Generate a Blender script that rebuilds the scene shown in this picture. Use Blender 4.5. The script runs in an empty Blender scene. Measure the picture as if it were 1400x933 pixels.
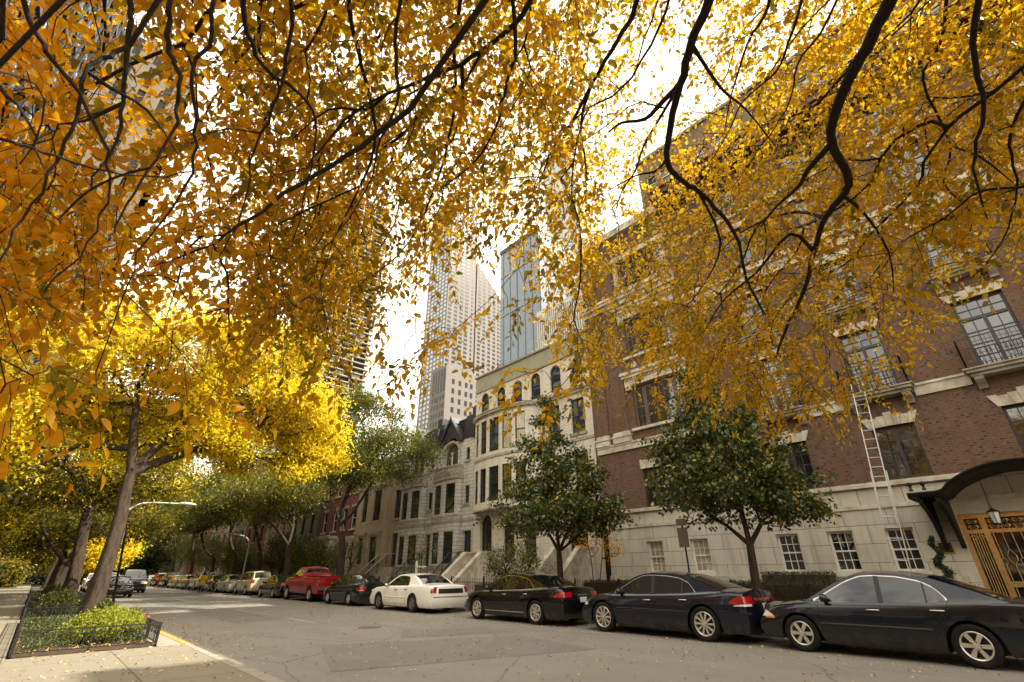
import bpy, math, random
import numpy as np
from mathutils import Vector, Matrix
PI = math.pi
R = math.radians
rnd = random.Random(7)
npr = np.random.default_rng(11)
S = bpy.context.scene
COL = S.collection

# ---------------------------------------------------------------- camera: solved from the photograph
CF, CP, CR, CA, CH = 640.0, R(26.21), R(0.488), R(42.57), 1.515
def _cam():
    fw = np.array([math.sin(CA)*math.cos(CP), math.cos(CA)*math.cos(CP), math.sin(CP)])
    rt = np.array([math.cos(CA), -math.sin(CA), 0.0]); up = np.cross(rt, fw)
    r2 = math.cos(CR)*rt - math.sin(CR)*up; u2 = math.sin(CR)*rt + math.cos(CR)*up
    return r2, u2, fw
CRT, CUP, CFW = _cam()
CAMPOS = np.array([0.0, 0.0, CH])
def ray(px, py):
    d = (px-700)/CF*CRT - (py-466.5)/CF*CUP + CFW
    return d/np.linalg.norm(d)
def at(px, py, dist):
    return CAMPOS + ray(px, py)*dist
def onX(px, py, X):
    d = ray(px, py); return CAMPOS + d*(X/d[0])
def onY(px, py, Y):
    d = ray(px, py); return CAMPOS + d*(Y/d[1])

# ---------------------------------------------------------------- object helpers
ORI = {}
def link(o, parent=None):
    COL.objects.link(o)
    if parent is not None: o.parent = parent
    return o
def tag(o, label=None, cat=None, group=None, kind=None):
    if label: o['label'] = label
    if cat: o['category'] = cat
    if group: o['group'] = group
    if kind: o['kind'] = kind
    return o
def empty(name, loc=(0, 0, 0), rz=0, label=None, cat=None, group=None):
    o = bpy.data.objects.new(name, None); link(o)
    o.location = loc; o.rotation_euler = (0, 0, rz); o.empty_display_size = .2
    ORI[o.name] = Vector(loc)
    return tag(o, label, cat, group)
def copy_tree(o, parent=None):
    c = o.copy(); COL.objects.link(c); c.parent = parent
    for ch in KIDS.get(o.name, []): copy_tree(ch, c)
    return c
KIDS = {}

class MB:
    """collects faces; build() links them as one mesh object"""
    def __init__(s): s.v = []; s.f = []; s.m = []; s.k = 0
    def add(s, vs, fs, mi=None):
        b = len(s.v); s.v.extend([tuple(p) for p in vs]); mi = s.k if mi is None else mi
        for f in fs: s.f.append([b+i for i in f]); s.m.append(mi)
        return s
    def quad(s, *p): return s.add(p, [list(range(len(p)))])
    def box(s, a, b):
        x0, x1 = sorted((a[0], b[0])); y0, y1 = sorted((a[1], b[1])); z0, z1 = sorted((a[2], b[2]))
        return s.add([(x0,y0,z0),(x1,y0,z0),(x1,y1,z0),(x0,y1,z0),(x0,y0,z1),(x1,y0,z1),(x1,y1,z1),(x0,y1,z1)],
                     [[0,3,2,1],[4,5,6,7],[0,1,5,4],[1,2,6,5],[2,3,7,6],[3,0,4,7]])
    def obox(s, c, ax, h):
        c = Vector(c); A = [Vector(a).normalized()*hh for a, hh in zip(ax, h)]
        vs = [c + A[0]*i + A[1]*j + A[2]*k for k in (-1,1) for (i,j) in ((-1,-1),(1,-1),(1,1),(-1,1))]
        return s.add(vs, [[0,3,2,1],[4,5,6,7],[0,1,5,4],[1,2,6,5],[2,3,7,6],[3,0,4,7]])
    def bar(s, p, q, w, h=None, up=(0,0,1)):
        p = Vector(p); q = Vector(q); d = q-p; u = Vector(up)
        if abs(d.normalized().dot(u)) > .98: u = Vector((1,0,0))
        x = d.cross(u).normalized(); z = x.cross(d).normalized()
        return s.obox((p+q)/2, (x, d, z), (w/2, d.length/2, (h or w)/2))
    def tube(s, pts, rad, n=6, cap=True):
        P = [Vector(p) for p in pts]; m = len(P)
        rr = rad if hasattr(rad, '__len__') else [rad]*m
        t0 = (P[1]-P[0]).normalized(); u = Vector((0,0,1)) if abs(t0.z) < .9 else Vector((1,0,0))
        a = t0.cross(u).normalized(); vs = []
        for i in range(m):
            t = (P[min(i+1,m-1)]-P[max(i-1,0)]).normalized()
            a = (a - t*a.dot(t)).normalized(); b = t.cross(a)
            for k in range(n):
                w = 2*PI*k/n; vs.append(P[i]+(a*math.cos(w)+b*math.sin(w))*rr[i])
        fs = [[i*n+k, i*n+(k+1)%n, (i+1)*n+(k+1)%n, (i+1)*n+k] for i in range(m-1) for k in range(n)]
        if cap: fs += [list(range(n))[::-1], [(m-1)*n+k for k in range(n)]]
        return s.add(vs, fs)
    def lathe(s, prof, c=(0,0,0), axis='z', n=16, a0=0, a1=2*PI, cap=False):
        """prof: (radius, height) pairs"""
        full = abs(a1-a0-2*PI) < 1e-6; kk = n if full else n+1; vs = []
        for r, h in prof:
            for k in range(kk):
                w = a0+(a1-a0)*k/n; x, y = r*math.cos(w), r*math.sin(w)
                p = (x, y, h) if axis == 'z' else (h, x, y) if axis == 'x' else (x, h, y)
                vs.append((p[0]+c[0], p[1]+c[1], p[2]+c[2]))
        fs = [[i*kk+k, i*kk+(k+1)%kk, (i+1)*kk+(k+1)%kk, (i+1)*kk+k] for i in range(len(prof)-1) for k in range(n)]
        if cap: fs += [list(range(kk))[::-1], [(len(prof)-1)*kk+k for k in range(kk)]]
        return s.add(vs, fs)
    def prism(s, poly, h0, h1, axis='x'):
        """poly 2-D outline extruded along axis: x -> (h, p0, p1), y -> (p0, h, p1), z -> (p0, p1, h)"""
        n = len(poly)
        def P(p, h): return (h, p[0], p[1]) if axis == 'x' else (p[0], h, p[1]) if axis == 'y' else (p[0], p[1], h)
        vs = [P(p, h0) for p in poly]+[P(p, h1) for p in poly]
        return s.add(vs, [list(range(n))[::-1], [n+i for i in range(n)]]+[[i, (i+1)%n, n+(i+1)%n, n+i] for i in range(n)])
    def grid(s, rows, closed=False):
        n = len(rows[0]); vs = [p for r in rows for p in r]
        k = n if closed else n-1
        return s.add(vs, [[i*n+j, i*n+(j+1)%n, (i+1)*n+(j+1)%n, (i+1)*n+j] for i in range(len(rows)-1) for j in range(k)])
    def build(s, name, mats, parent=None, root=None, smooth=False, label=None, cat=None, group=None, kind=None, loc=None, angle=None):
        """vertices are in world space unless parent has no stored origin; root gives the thing whose base is the origin"""
        me = bpy.data.meshes.new(name)
        o = bpy.data.objects.new(name, me)
        org = ORI[root.name] if root is not None else ORI[parent.name] if parent is not None and parent.name in ORI else Vector(loc or (0,0,0))
        vs = np.array([tuple(p) for p in s.v], dtype=np.float32).reshape(-1, 3) - np.array(org, dtype=np.float32)
        me.from_pydata(vs.tolist(), [], s.f)
        for m in (mats if isinstance(mats, (list, tuple)) else [mats]): me.materials.append(m)
        if isinstance(mats, (list, tuple)) and len(mats) > 1: me.polygons.foreach_set('material_index', s.m)
        if smooth: me.polygons.foreach_set('use_smooth', [True]*len(me.polygons))
        me.update()
        if angle is not None and smooth: me.set_sharp_from_angle(angle=R(angle))
        link(o, parent)
        if parent is None: o.location = org
        ORI[o.name] = org
        if parent is not None: KIDS.setdefault(parent.name, []).append(o)
        return tag(o, label, cat, group, kind)

def fast_mesh(name, V, F, mats, parent=None, org=(0,0,0), nper=4, smooth=False, midx=None, **kw):
    """numpy mesh: V (n,3), F (m,nper)"""
    me = bpy.data.meshes.new(name); o = bpy.data.objects.new(name, me)
    V = np.asarray(V, np.float32)-np.array(org, np.float32); F = np.asarray(F, np.int32)
    me.vertices.add(len(V)); me.vertices.foreach_set('co', V.ravel())
    me.loops.add(F.size); me.loops.foreach_set('vertex_index', F.ravel())
    me.polygons.add(len(F)); me.polygons.foreach_set('loop_start', np.arange(0, F.size, nper, dtype=np.int32))
    for m in (mats if isinstance(mats, (list, tuple)) else [mats]): me.materials.append(m)
    if midx is not None: me.polygons.foreach_set('material_index', np.asarray(midx, np.int32))
    if smooth: me.polygons.foreach_set('use_smooth', np.ones(len(F), bool))
    me.update(calc_edges=True); me.validate()
    link(o, parent)
    if parent is None: o.location = org
    ORI[o.name] = Vector([float(a) for a in org])
    if parent is not None: KIDS.setdefault(parent.name, []).append(o)
    return tag(o, **kw)

# ---------------------------------------------------------------- materials
def nt(name):
    m = bpy.data.materials.new(name); m.use_nodes = True
    t = m.node_tree; b = t.nodes['Principled BSDF']; return m, t, b
def nd(t, typ, **kw):
    n = t.nodes.new(typ)
    for k, v in kw.items():
        if k in n.inputs: n.inputs[k].default_value = v
        else: setattr(n, k, v)
    return n
def c4(c): return (c[0], c[1], c[2], 1)
def pos(t, swz=False):
    g = t.nodes.new('ShaderNodeNewGeometry')
    if not swz: return g.outputs['Position']
    sp = t.nodes.new('ShaderNodeSeparateXYZ'); t.links.new(g.outputs['Position'], sp.inputs[0])
    ad = nd(t, 'ShaderNodeMath', operation='ADD'); t.links.new(sp.outputs[0], ad.inputs[0]); t.links.new(sp.outputs[1], ad.inputs[1])
    cb = t.nodes.new('ShaderNodeCombineXYZ'); t.links.new(ad.outputs[0], cb.inputs[0]); t.links.new(sp.outputs[2], cb.inputs[1])
    return cb.outputs[0]
def mixc(t, a, b, fac, typ='MIX'):
    m = nd(t, 'ShaderNodeMix', data_type='RGBA', blend_type=typ)
    for i, v in ((6, a), (7, b), (0, fac)):
        if hasattr(v, 'links'): t.links.new(v, m.inputs[i])
        else: m.inputs[i].default_value = c4(v) if i and len(v) == 3 else v
    return m.outputs[2]
def noise(t, vec, scale, detail=4, rough=.6, lo=.35, hi=.65):
    n = nd(t, 'ShaderNodeTexNoise', Scale=scale, Detail=detail, Roughness=rough); t.links.new(vec, n.inputs['Vector'])
    r = nd(t, 'ShaderNodeMapRange'); r.inputs[1].default_value = lo; r.inputs[2].default_value = hi
    t.links.new(n.outputs['Fac'], r.inputs[0]); return r.outputs[0]
def bump(t, b, h, strength=.3, dist=.02):
    n = nd(t, 'ShaderNodeBump', Strength=strength, Distance=dist); t.links.new(h, n.inputs['Height']); t.links.new(n.outputs[0], b.inputs['Normal'])
def simple(name, c, rough=.6, metal=0, spec=.5, c2=None, scale=3, bumps=0, bscale=40, coat=0, ior=None, obj=False):
    m, t, b = nt(name)
    b.inputs['Base Color'].default_value = c4(c); b.inputs['Roughness'].default_value = rough
    b.inputs['Metallic'].default_value = metal; b.inputs['Specular IOR Level'].default_value = spec
    if coat: b.inputs['Coat Weight'].default_value = coat; b.inputs['Coat Roughness'].default_value = .03
    if ior: b.inputs['IOR'].default_value = ior
    v = pos(t) if not obj else t.nodes.new('ShaderNodeTexCoord').outputs['Object']
    if c2: t.links.new(mixc(t, c, c2, noise(t, v, scale)), b.inputs['Base Color'])
    if bumps: bump(t, b, noise(t, v, bscale, 3, .6, 0, 1), bumps, .02)
    return m
def masonry(name, c1, c2, mortar, bw, bh, ms=.01, rough=.85, off=.5, var=.25, dirt=(.6, .6), stain=None, bstr=.5, rock=0):
    """brick / ashlar pattern in metres; bw x bh are block sizes"""
    m, t, b = nt(name); v = pos(t, True)
    bk = nd(t, 'ShaderNodeTexBrick', offset=off, Scale=1.0); bk.inputs['Color1'].default_value = c4(c1); bk.inputs['Color2'].default_value = c4(c2)
    bk.inputs['Mortar'].default_value = c4(mortar); bk.inputs['Mortar Size'].default_value = ms; bk.inputs['Brick Width'].default_value = bw; bk.inputs['Row Height'].default_value = bh
    bk.inputs['Mortar Smooth'].default_value = .2; bk.inputs['Bias'].default_value = 0
    t.links.new(v, bk.inputs['Vector'])
    g = pos(t)
    big = noise(t, g, .5, 5, .65, .3, .7); fine = noise(t, g, 9, 4, .7, .25, .75)
    c = mixc(t, bk.outputs['Color'], tuple(x*dirt[0] for x in c2), noise(t, g, .8, 6, .7, .5, .85))
    f = nd(t, 'ShaderNodeMath', operation='MULTIPLY'); t.links.new(fine, f.inputs[0]); f.inputs[1].default_value = var
    c = mixc(t, c, tuple(x*dirt[1] for x in c1), f.outputs[0])
    if stain:   # streaks running down the wall
        mp = nd(t, 'ShaderNodeMapping'); mp.inputs['Scale'].default_value = (2.2, 2.2, .16); t.links.new(g, mp.inputs[0])
        st = noise(t, mp.outputs[0], 1.5, 4, .6, .5, .8); k = nd(t, 'ShaderNodeMath', operation='MULTIPLY'); t.links.new(st, k.inputs[0]); k.inputs[1].default_value = .6
        c = mixc(t, c, stain, k.outputs[0])
    t.links.new(c, b.inputs['Base Color']); b.inputs['Roughness'].default_value = rough; b.inputs['Specular IOR Level'].default_value = .3
    h = nd(t, 'ShaderNodeMath', operation='SUBTRACT'); h.inputs[0].default_value = 1; t.links.new(bk.outputs['Fac'], h.inputs[1])
    hh = nd(t, 'ShaderNodeMath', operation='ADD'); t.links.new(h.outputs[0], hh.inputs[0])
    k2 = nd(t, 'ShaderNodeMath', operation='MULTIPLY'); t.links.new(noise(t, g, 5 if rock else 30, 5, .65, 0, 1), k2.inputs[0]); k2.inputs[1].default_value = rock or .25
    t.links.new(k2.outputs[0], hh.inputs[1]); bump(t, b, hh.outputs[0], bstr, .012 if not rock else .06)
    return m
def _spot(t):
    n = noise(t, pos(t), 55, 3, .7, .56, .80); k = nd(t, 'ShaderNodeMath', operation='MULTIPLY'); t.links.new(n, k.inputs[0]); k.inputs[1].default_value = .55; return k.outputs[0]
def leafmat(name, cols, trans=.45, rough=.5, tcol=None, spec=.35):
    """leaf: a colour per leaf (random per island), light passes through it"""
    m, t, b = nt(name)
    g = t.nodes.new('ShaderNodeNewGeometry'); cr = t.nodes.new('ShaderNodeValToRGB')
    t.links.new(g.outputs['Random Per Island'], cr.inputs[0]); e = cr.color_ramp.elements
    while len(e) < len(cols): e.new(.5)
    for i, c in enumerate(cols): e[i].position = c[0]; e[i].color = c4(c[1])
    cc = mixc(t, cr.outputs[0], (.10,.055,.012), spot) if (spot := _spot(t)) is not None else cr.outputs[0]
    t.links.new(cc, b.inputs['Base Color']); b.inputs['Roughness'].default_value = rough; b.inputs['Specular IOR Level'].default_value = spec
    tr = t.nodes.new('ShaderNodeBsdfTranslucent')
    if tcol: t.links.new(mixc(t, cc, tcol, .62), tr.inputs[0])
    else: t.links.new(cc, tr.inputs[0])
    mx = nd(t, 'ShaderNodeMixShader'); mx.inputs[0].default_value = trans
    t.links.new(b.outputs[0], mx.inputs[1]); t.links.new(tr.outputs[0], mx.inputs[2])
    t.links.new(mx.outputs[0], t.nodes['Material Output'].inputs[0]); return m
M = {}
def mk():
    M['brick'] = masonry('brick_wall_material', (.20,.088,.056), (.135,.064,.044), (.135,.105,.072), .205, .072, .011, .9, dirt=(.6,.75), var=.3, stain=(.075,.045,.032))
    t = M['brick'].node_tree; bk = [n for n in t.nodes if n.type == 'TEX_BRICK'][0]   # single dark-burnt and pale headers
    sp = t.nodes.new('ShaderNodeSeparateXYZ'); t.links.new(pos(t, True), sp.inputs[0]); cb = t.nodes.new('ShaderNodeCombineXYZ')
    for i, q in ((0, .1025), (1, .072)):
        d = nd(t, 'ShaderNodeMath', operation='DIVIDE'); t.links.new(sp.outputs[i], d.inputs[0]); d.inputs[1].default_value = q
        f = nd(t, 'ShaderNodeMath', operation='FLOOR'); t.links.new(d.outputs[0], f.inputs[0]); t.links.new(f.outputs[0], cb.inputs[i])
    wn = nd(t, 'ShaderNodeTexWhiteNoise', noise_dimensions='2D'); t.links.new(cb.outputs[0], wn.inputs['Vector'])
    cr = t.nodes.new('ShaderNodeValToRGB'); t.links.new(wn.outputs['Value'], cr.inputs[0]); cr.color_ramp.interpolation = 'CONSTANT'; e = cr.color_ramp.elements
    while len(e) < 6: e.new(.5)
    for i, (p_, c_) in enumerate([(0,(.045,.03,.026)),(.13,(.122,.063,.039)),(.42,(.098,.050,.033)),(.62,(.138,.073,.045)),(.80,(.148,.063,.037)),(.92,(.135,.09,.056))]): e[i].position = p_; e[i].color = c4(c_)
    t.links.new(cr.outputs[0], bk.inputs['Color1']); t.links.new(cr.outputs[0], bk.inputs['Color2'])
    M['redbrick'] = masonry('red_brick_material', (.21,.075,.052), (.16,.055,.042), (.16,.11,.085), .21, .072, .008, .9)
    M['ashlar'] = masonry('limestone_ashlar_material', (.56,.51,.42), (.49,.44,.36), (.11,.09,.07), 1.25, .56, .010, .8, var=.25, stain=(.20,.165,.12), dirt=(.72,.8))
    M['cream'] = masonry('cream_stone_material', (.55,.51,.43), (.52,.48,.40), (.22,.19,.14), .95, .36, .006, .85, var=.2, stain=(.25,.21,.15), dirt=(.75,.85))
    M['greenstone'] = masonry('green_grey_frieze_material', (.29,.28,.20), (.27,.26,.19), (.2,.19,.14), 1.2, .6, .004, .85, var=.2)
    M['rustic'] = masonry('rock_faced_stone_material', (.55,.53,.48), (.47,.45,.405), (.16,.14,.11), .75, .235, .016, .9, var=.4, stain=(.2,.175,.14), dirt=(.65,.7), bstr=.9, rock=.9)
    M['tan'] = masonry('tan_sandstone_material', (.36,.28,.19), (.33,.26,.175), (.17,.13,.09), 1.3, .5, .005, .85, var=.25, stain=(.2,.15,.1))
    M['greyhouse'] = masonry('grey_green_stone_material', (.24,.22,.17), (.2,.185,.14), (.12,.1,.08), .8, .4, .008, .85)
    M['pinkhouse'] = masonry('pink_stone_material', (.40,.27,.20), (.36,.24,.17), (.25,.16,.12), .8, .4, .008, .85)
    M['stone'] = simple('carved_limestone', (.57,.52,.42), .85, c2=(.33,.285,.21), scale=2.5, bumps=.25)
    M['sill'] = simple('weathered_sill_stone', (.36,.31,.235), .85, c2=(.22,.185,.14), scale=3, bumps=.25)
    M['darkledge'] = simple('weathered_dark_ledge', (.17,.145,.11), .9, c2=(.25,.21,.16), scale=3, bumps=.3)
    M['slate'] = masonry('black_slate_material', (.018,.018,.020), (.028,.027,.028), (.006,.006,.006), .28, .2, .02, .6, var=.3)
    M['blacktrim'] = simple('black_painted_trim', (.014,.013,.013), .5, c2=(.03,.028,.026), scale=6)
    M['iron'] = simple('black_iron', (.012,.012,.012), .45, spec=.5)
    M['frame'] = simple('dark_window_frame', (.022,.018,.016), .45)
    M['maroon'] = simple('maroon_window_frame', (.12,.065,.058), .55, c2=(.09,.05,.045))
    M['white'] = simple('white_painted_wood', (.72,.69,.62), .5, c2=(.6,.57,.5), scale=5)
    M['copper'] = simple('dark_red_cornice_metal', (.10,.032,.022), .5, c2=(.06,.022,.016))
    M['brass'] = simple('gilded_bronze', (.74,.50,.21), .28, metal=.8, c2=(.58,.36,.13), scale=8)
    M['bronze'] = simple('dark_bronze', (.06,.04,.02), .4, metal=.6)
    M['canopy'] = simple('black_green_canopy_metal', (.0055,.0055,.005), .55, spec=.25, c2=(.010,.0095,.008), scale=5)
    M['alum'] = simple('ladder_aluminium', (.44,.42,.38), .35, metal=.35)
    M['galv'] = simple('galvanised_steel', (.50,.49,.46), .5, metal=.2)
    g, t, b = nt('window_glass'); b.inputs['Base Color'].default_value = (.012,.013,.014,1); b.inputs['Roughness'].default_value = .03; b.inputs['IOR'].default_value = 2.05
    v = pos(t); bump(t, b, noise(t, v, 1.3, 2, .5, 0, 1), .25, .012); M['glass'] = g
    g, t, b = nt('blind_behind_glass'); b.inputs['Base Color'].default_value = (.36,.31,.2,1); b.inputs['Roughness'].default_value = .55; b.inputs['Coat Weight'].default_value = .9; b.inputs['Coat Roughness'].default_value = .03
    t.links.new(mixc(t, (.42,.36,.23), (.26,.22,.14), noise(t, pos(t), 4)), b.inputs['Base Color']); M['blind'] = g
    M['towerstone'] = masonry('tower_pink_granite', (.185,.16,.14), (.17,.148,.13), (.12,.105,.09), 3.2, 2.1, .03, .7, var=.1, dirt=(.9,.9))
    M['towerglass'] = simple('tower_dark_glass', (.010,.012,.016), .3, ior=1.35)
    M['towerblue'] = simple('tower_blue_glass', (.30,.37,.42), .15, ior=1.7)
    M['steelblue'] = masonry('blue_grey_curtain_wall', (.20,.24,.27), (.18,.22,.25), (.13,.155,.175), 1.5, 3.4, .05, .25, off=0, var=.15, bstr=.05)
    M['slab'] = simple('balcony_slab_concrete', (.36,.33,.26), .8)
    M['palepanel'] = simple('pale_tower_panel', (.5,.49,.43), .7)
    M['tanpanel'] = masonry('tan_concrete_panel', (.15,.12,.08), (.14,.11,.073), (.06,.047,.033), 3.5, 3.2, .03, .8, off=0, var=.1)
    M['darkwall'] = simple('dark_masonry_base', (.07,.058,.045), .9, c2=(.04,.034,.028), scale=2)
    # ground
    m, t, b = nt('asphalt'); v = pos(t)
    c = mixc(t, (.19,.172,.147), (.15,.137,.117), noise(t, v, .35, 6, .7, .35, .65))
    c = mixc(t, c, (.25,.228,.195), noise(t, v, 60, 3, .7, .5, .8))
    mp = nd(t, 'ShaderNodeMapping'); mp.inputs['Scale'].default_value = (1.0, .06, 1); t.links.new(v, mp.inputs[0])
    wear = noise(t, mp.outputs[0], .9, 3, .5, .48, .68); k = nd(t, 'ShaderNodeMath', operation='MULTIPLY'); t.links.new(wear, k.inputs[0]); k.inputs[1].default_value = .45
    c = mixc(t, c, (.215,.195,.166), k.outputs[0])
    wv = nd(t, 'ShaderNodeTexVoronoi', feature='DISTANCE_TO_EDGE', Scale=.22); 
    dn = nd(t, 'ShaderNodeTexNoise', Scale=1.3, Detail=4); t.links.new(v, dn.inputs['Vector'])
    t.links.new(mixc(t, v, dn.outputs['Color'], .22, 'ADD'), wv.inputs['Vector'])
    ck = nd(t, 'ShaderNodeMapRange'); ck.inputs[1].default_value = .0; ck.inputs[2].default_value = .006; ck.inputs[3].default_value = .8; ck.inputs[4].default_value = 0
    t.links.new(wv.outputs[0], ck.inputs[0]); c = mixc(t, c, (.09,.081,.07), ck.outputs[0])
    t.links.new(c, b.inputs['Base Color']); b.inputs['Roughness'].default_value = .72; b.inputs['Specular IOR Level'].default_value = .45
    bump(t, b, noise(t, v, 120, 3, .7, 0, 1), .35, .01); M['asphalt'] = m
    m, t, b = nt('asphalt_patch'); v = pos(t)
    c = mixc(t, (.150,.136,.116), (.12,.109,.094), noise(t, v, .8, 5, .7)); c = mixc(t, c, (.20,.183,.157), noise(t, v, 70, 3, .7, .5, .8))
    t.links.new(c, b.inputs['Base Color']); b.inputs['Roughness'].default_value = .75; bump(t, b, noise(t, v, 110, 3, .7, 0, 1), .4, .01); M['patch'] = m
    M['concrete'] = masonry('pavement_concrete', (.215,.187,.14), (.195,.168,.125), (.075,.062,.046), 1.6, 1.6, .012, .88, off=0, var=.25, dirt=(.7,.8))
    t = M['concrete'].node_tree   # paving joints lie in the ground plane
    for n in t.nodes:
        if n.type == 'TEX_BRICK': t.links.new(pos(t), n.inputs['Vector'])
    M['kerb'] = simple('kerb_concrete', (.30,.265,.21), .85, c2=(.2,.175,.14), scale=4, bumps=.3)
    M['yellowpaint'] = simple('worn_yellow_paint', (.52,.27,.03), .7, c2=(.36,.21,.06), scale=9)
    M['whitepaint'] = simple('worn_white_paint', (.45,.43,.39), .8, c2=(.16,.15,.14), scale=7)
    M['soil'] = simple('leaf_littered_soil', (.10,.06,.028), .95, c2=(.045,.03,.018), scale=9, bumps=.6, bscale=25)
    M['earth'] = simple('earth', (.09,.07,.045), .95, c2=(.06,.05,.03), scale=1)
    M['bark'] = simple('furrowed_bark', (.062,.038,.020), .95, c2=(.018,.011,.006), scale=11, bumps=1, bscale=18)
    t = M['bark'].node_tree
    mp = nd(t, 'ShaderNodeMapping'); mp.inputs['Scale'].default_value = (1, 1, .22); t.links.new(pos(t), mp.inputs[0])
    for n in list(t.nodes):
        if n.type == 'TEX_NOISE': t.links.new(mp.outputs[0], n.inputs['Vector'])
    M['darkbark'] = simple('dark_bark', (.018,.012,.008), .9, c2=(.009,.006,.004), scale=12, bumps=.6, bscale=30)
    # foliage
    M['gold'] = leafmat('golden_leaves', [(0,(.16,.07,.006)),(.12,(.30,.145,.008)),(.34,(.45,.25,.010)),(.62,(.54,.33,.014)),(.82,(.38,.26,.016)),(.90,(.20,.18,.02)),(1,(.07,.10,.018))], .66, .42, (.98,.60,.011))
    M['shade_gold'] = leafmat('shade_gold_leaves', [(0,(.06,.045,.006)),(.3,(.14,.10,.010)),(.6,(.24,.17,.012)),(.85,(.12,.13,.016)),(1,(.05,.075,.012))], .55, .4, (.55,.42,.012))  # darker olive version of the golden leaves, standing in for clusters in shade
    M['orange'] = leafmat('orange_leaves', [(0,(.30,.12,.006)),(.14,(.58,.25,.008)),(.40,(.72,.37,.010)),(.7,(.76,.42,.016)),(.9,(.52,.33,.018)),(1,(.22,.19,.02))], .70, .45, (1,.52,.009))
    M['lemon'] = leafmat('lemon_yellow_leaves', [(0,(.60,.42,.010)),(.4,(.74,.58,.014)),(.75,(.80,.67,.025)),(1,(.46,.48,.03))], .52, .5, (1,.78,.022))
    M['olive'] = leafmat('olive_yellow_leaves', [(0,(.028,.036,.006)),(.45,(.075,.072,.008)),(.8,(.17,.135,.010)),(1,(.48,.32,.02))], .40, .5, (.34,.29,.012))
    M['midgreen'] = leafmat('mid_green_leaves', [(0,(.022,.038,.008)),(.5,(.038,.056,.011)),(.85,(.08,.085,.014)),(1,(.28,.22,.03))], .35, .5, (.22,.26,.03))
    M['darkgreen'] = leafmat('dark_green_leaves', [(0,(.034,.052,.010)),(.55,(.062,.084,.015)),(.93,(.12,.135,.022)),(.97,(.45,.28,.02)),(1,(.5,.3,.02))], .2, .36, None, .45)
    M['shrub'] = leafmat('lime_shrub_leaves', [(0,(.12,.16,.018)),(.5,(.26,.28,.025)),(1,(.45,.42,.035))], .4, .5, (.5,.55,.04))
    M['groundcover'] = leafmat('ground_cover_leaves', [(0,(.03,.055,.015)),(.6,(.06,.085,.02)),(1,(.13,.13,.03))], .25, .5)
    M['hedgeleaf'] = leafmat('hedge_leaves', [(0,(.016,.026,.010)),(.6,(.03,.045,.015)),(1,(.06,.075,.02))], .15, .5)
    M['rust'] = leafmat('rust_red_leaves', [(0,(.12,.05,.04)),(1,(.2,.09,.06))], .3, .5)
    M['litter'] = leafmat('fallen_leaves', [(0,(.24,.12,.03)),(.4,(.50,.29,.06)),(.8,(.62,.42,.13)),(1,(.45,.33,.18))], .1, .7)
    M['pink'] = simple('pink_petals', (.55,.12,.3), .6); M['whitepetal'] = simple('white_petals', (.7,.65,.5), .6)
    M['pumpkin'] = simple('pumpkin_skin', (.62,.17,.02), .5)
    # vehicles
    def paint(n, c, metal=.0, rough=.25):
        m, t, b = nt(n); b.inputs['Base Color'].default_value = c4(c); b.inputs['Roughness'].default_value = rough; b.inputs['Metallic'].default_value = metal
        b.inputs['Coat Weight'].default_value = .8; b.inputs['Coat Roughness'].default_value = .02; b.inputs['Specular IOR Level'].default_value = .15
        v = t.nodes.new('ShaderNodeTexCoord').outputs['Object']   # road film low on the body
        sp = t.nodes.new('ShaderNodeSeparateXYZ'); t.links.new(v, sp.inputs[0])
        r = nd(t, 'ShaderNodeMapRange'); r.inputs[1].default_value = .2; r.inputs[2].default_value = .5; r.inputs[3].default_value = .35; r.inputs[4].default_value = 0; t.links.new(sp.outputs[2], r.inputs[0])
        nz = noise(t, v, 6, 4, .6, .3, .7); k = nd(t, 'ShaderNodeMath', operation='MULTIPLY'); t.links.new(r.outputs[0], k.inputs[0]); t.links.new(nz, k.inputs[1])
        t.links.new(mixc(t, c, (.11,.09,.07), k.outputs[0]), b.inputs['Base Color']); return m
    M['paint_navy'] = paint('dark_navy_paint', (.006,.008,.014)); M['paint_blackblue'] = paint('blue_black_paint', (.005,.007,.015))
    M['paint_black'] = paint('black_paint', (.004,.004,.005)); M['paint_white'] = paint('white_paint', (.80,.77,.70), 0, .35)
    M['paint_green'] = paint('dark_green_paint', (.006,.010,.008)); M['paint_red'] = paint('red_paint', (.27,.006,.012), 0, .3)
    M['paint_beige'] = paint('beige_paint', (.46,.40,.27)); M['paint_silver'] = paint('silver_paint', (.42,.42,.42), .5, .35)
    M['paint_grey'] = paint('grey_paint', (.14,.14,.14), .4, .35); M['paint_gold'] = paint('champagne_paint', (.34,.28,.19), .4, .35)
    M['paint_blue'] = paint('dark_blue_paint', (.015,.022,.05)); M['paint_maroon'] = paint('maroon_paint', (.09,.012,.014))
    g, t, b = nt('car_glass'); b.inputs['Base Color'].default_value = (.006,.007,.007,1); b.inputs['Roughness'].default_value = .015; b.inputs['IOR'].default_value = 1.75; M['carglass'] = g
    M['tyre'] = simple('tyre_rubber', (.009,.0085,.008), .9, spec=.2, c2=(.018,.016,.014), scale=12, obj=True)
    M['alloy'] = simple('alloy_wheel', (.62,.58,.5), .3, metal=.6); M['wheelcover'] = simple('plastic_wheel_cover', (.5,.48,.43), .4, metal=.3)
    M['steelwheel'] = simple('dusty_steel_wheel', (.16,.14,.12), .5, metal=.3); M['disc'] = simple('brake_shadow_black', (.012,.012,.012), .6)
    M['chrome'] = simple('chrome_trim', (.50,.48,.44), .22, metal=.9); M['black'] = simple('black_plastic', (.010,.010,.010), .5)
    M['tail'] = simple('red_lamp_lens', (.30,.006,.008), .12, coat=.6); M['amber'] = simple('amber_lamp_lens', (.75,.20,.012), .15, coat=.6)
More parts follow.
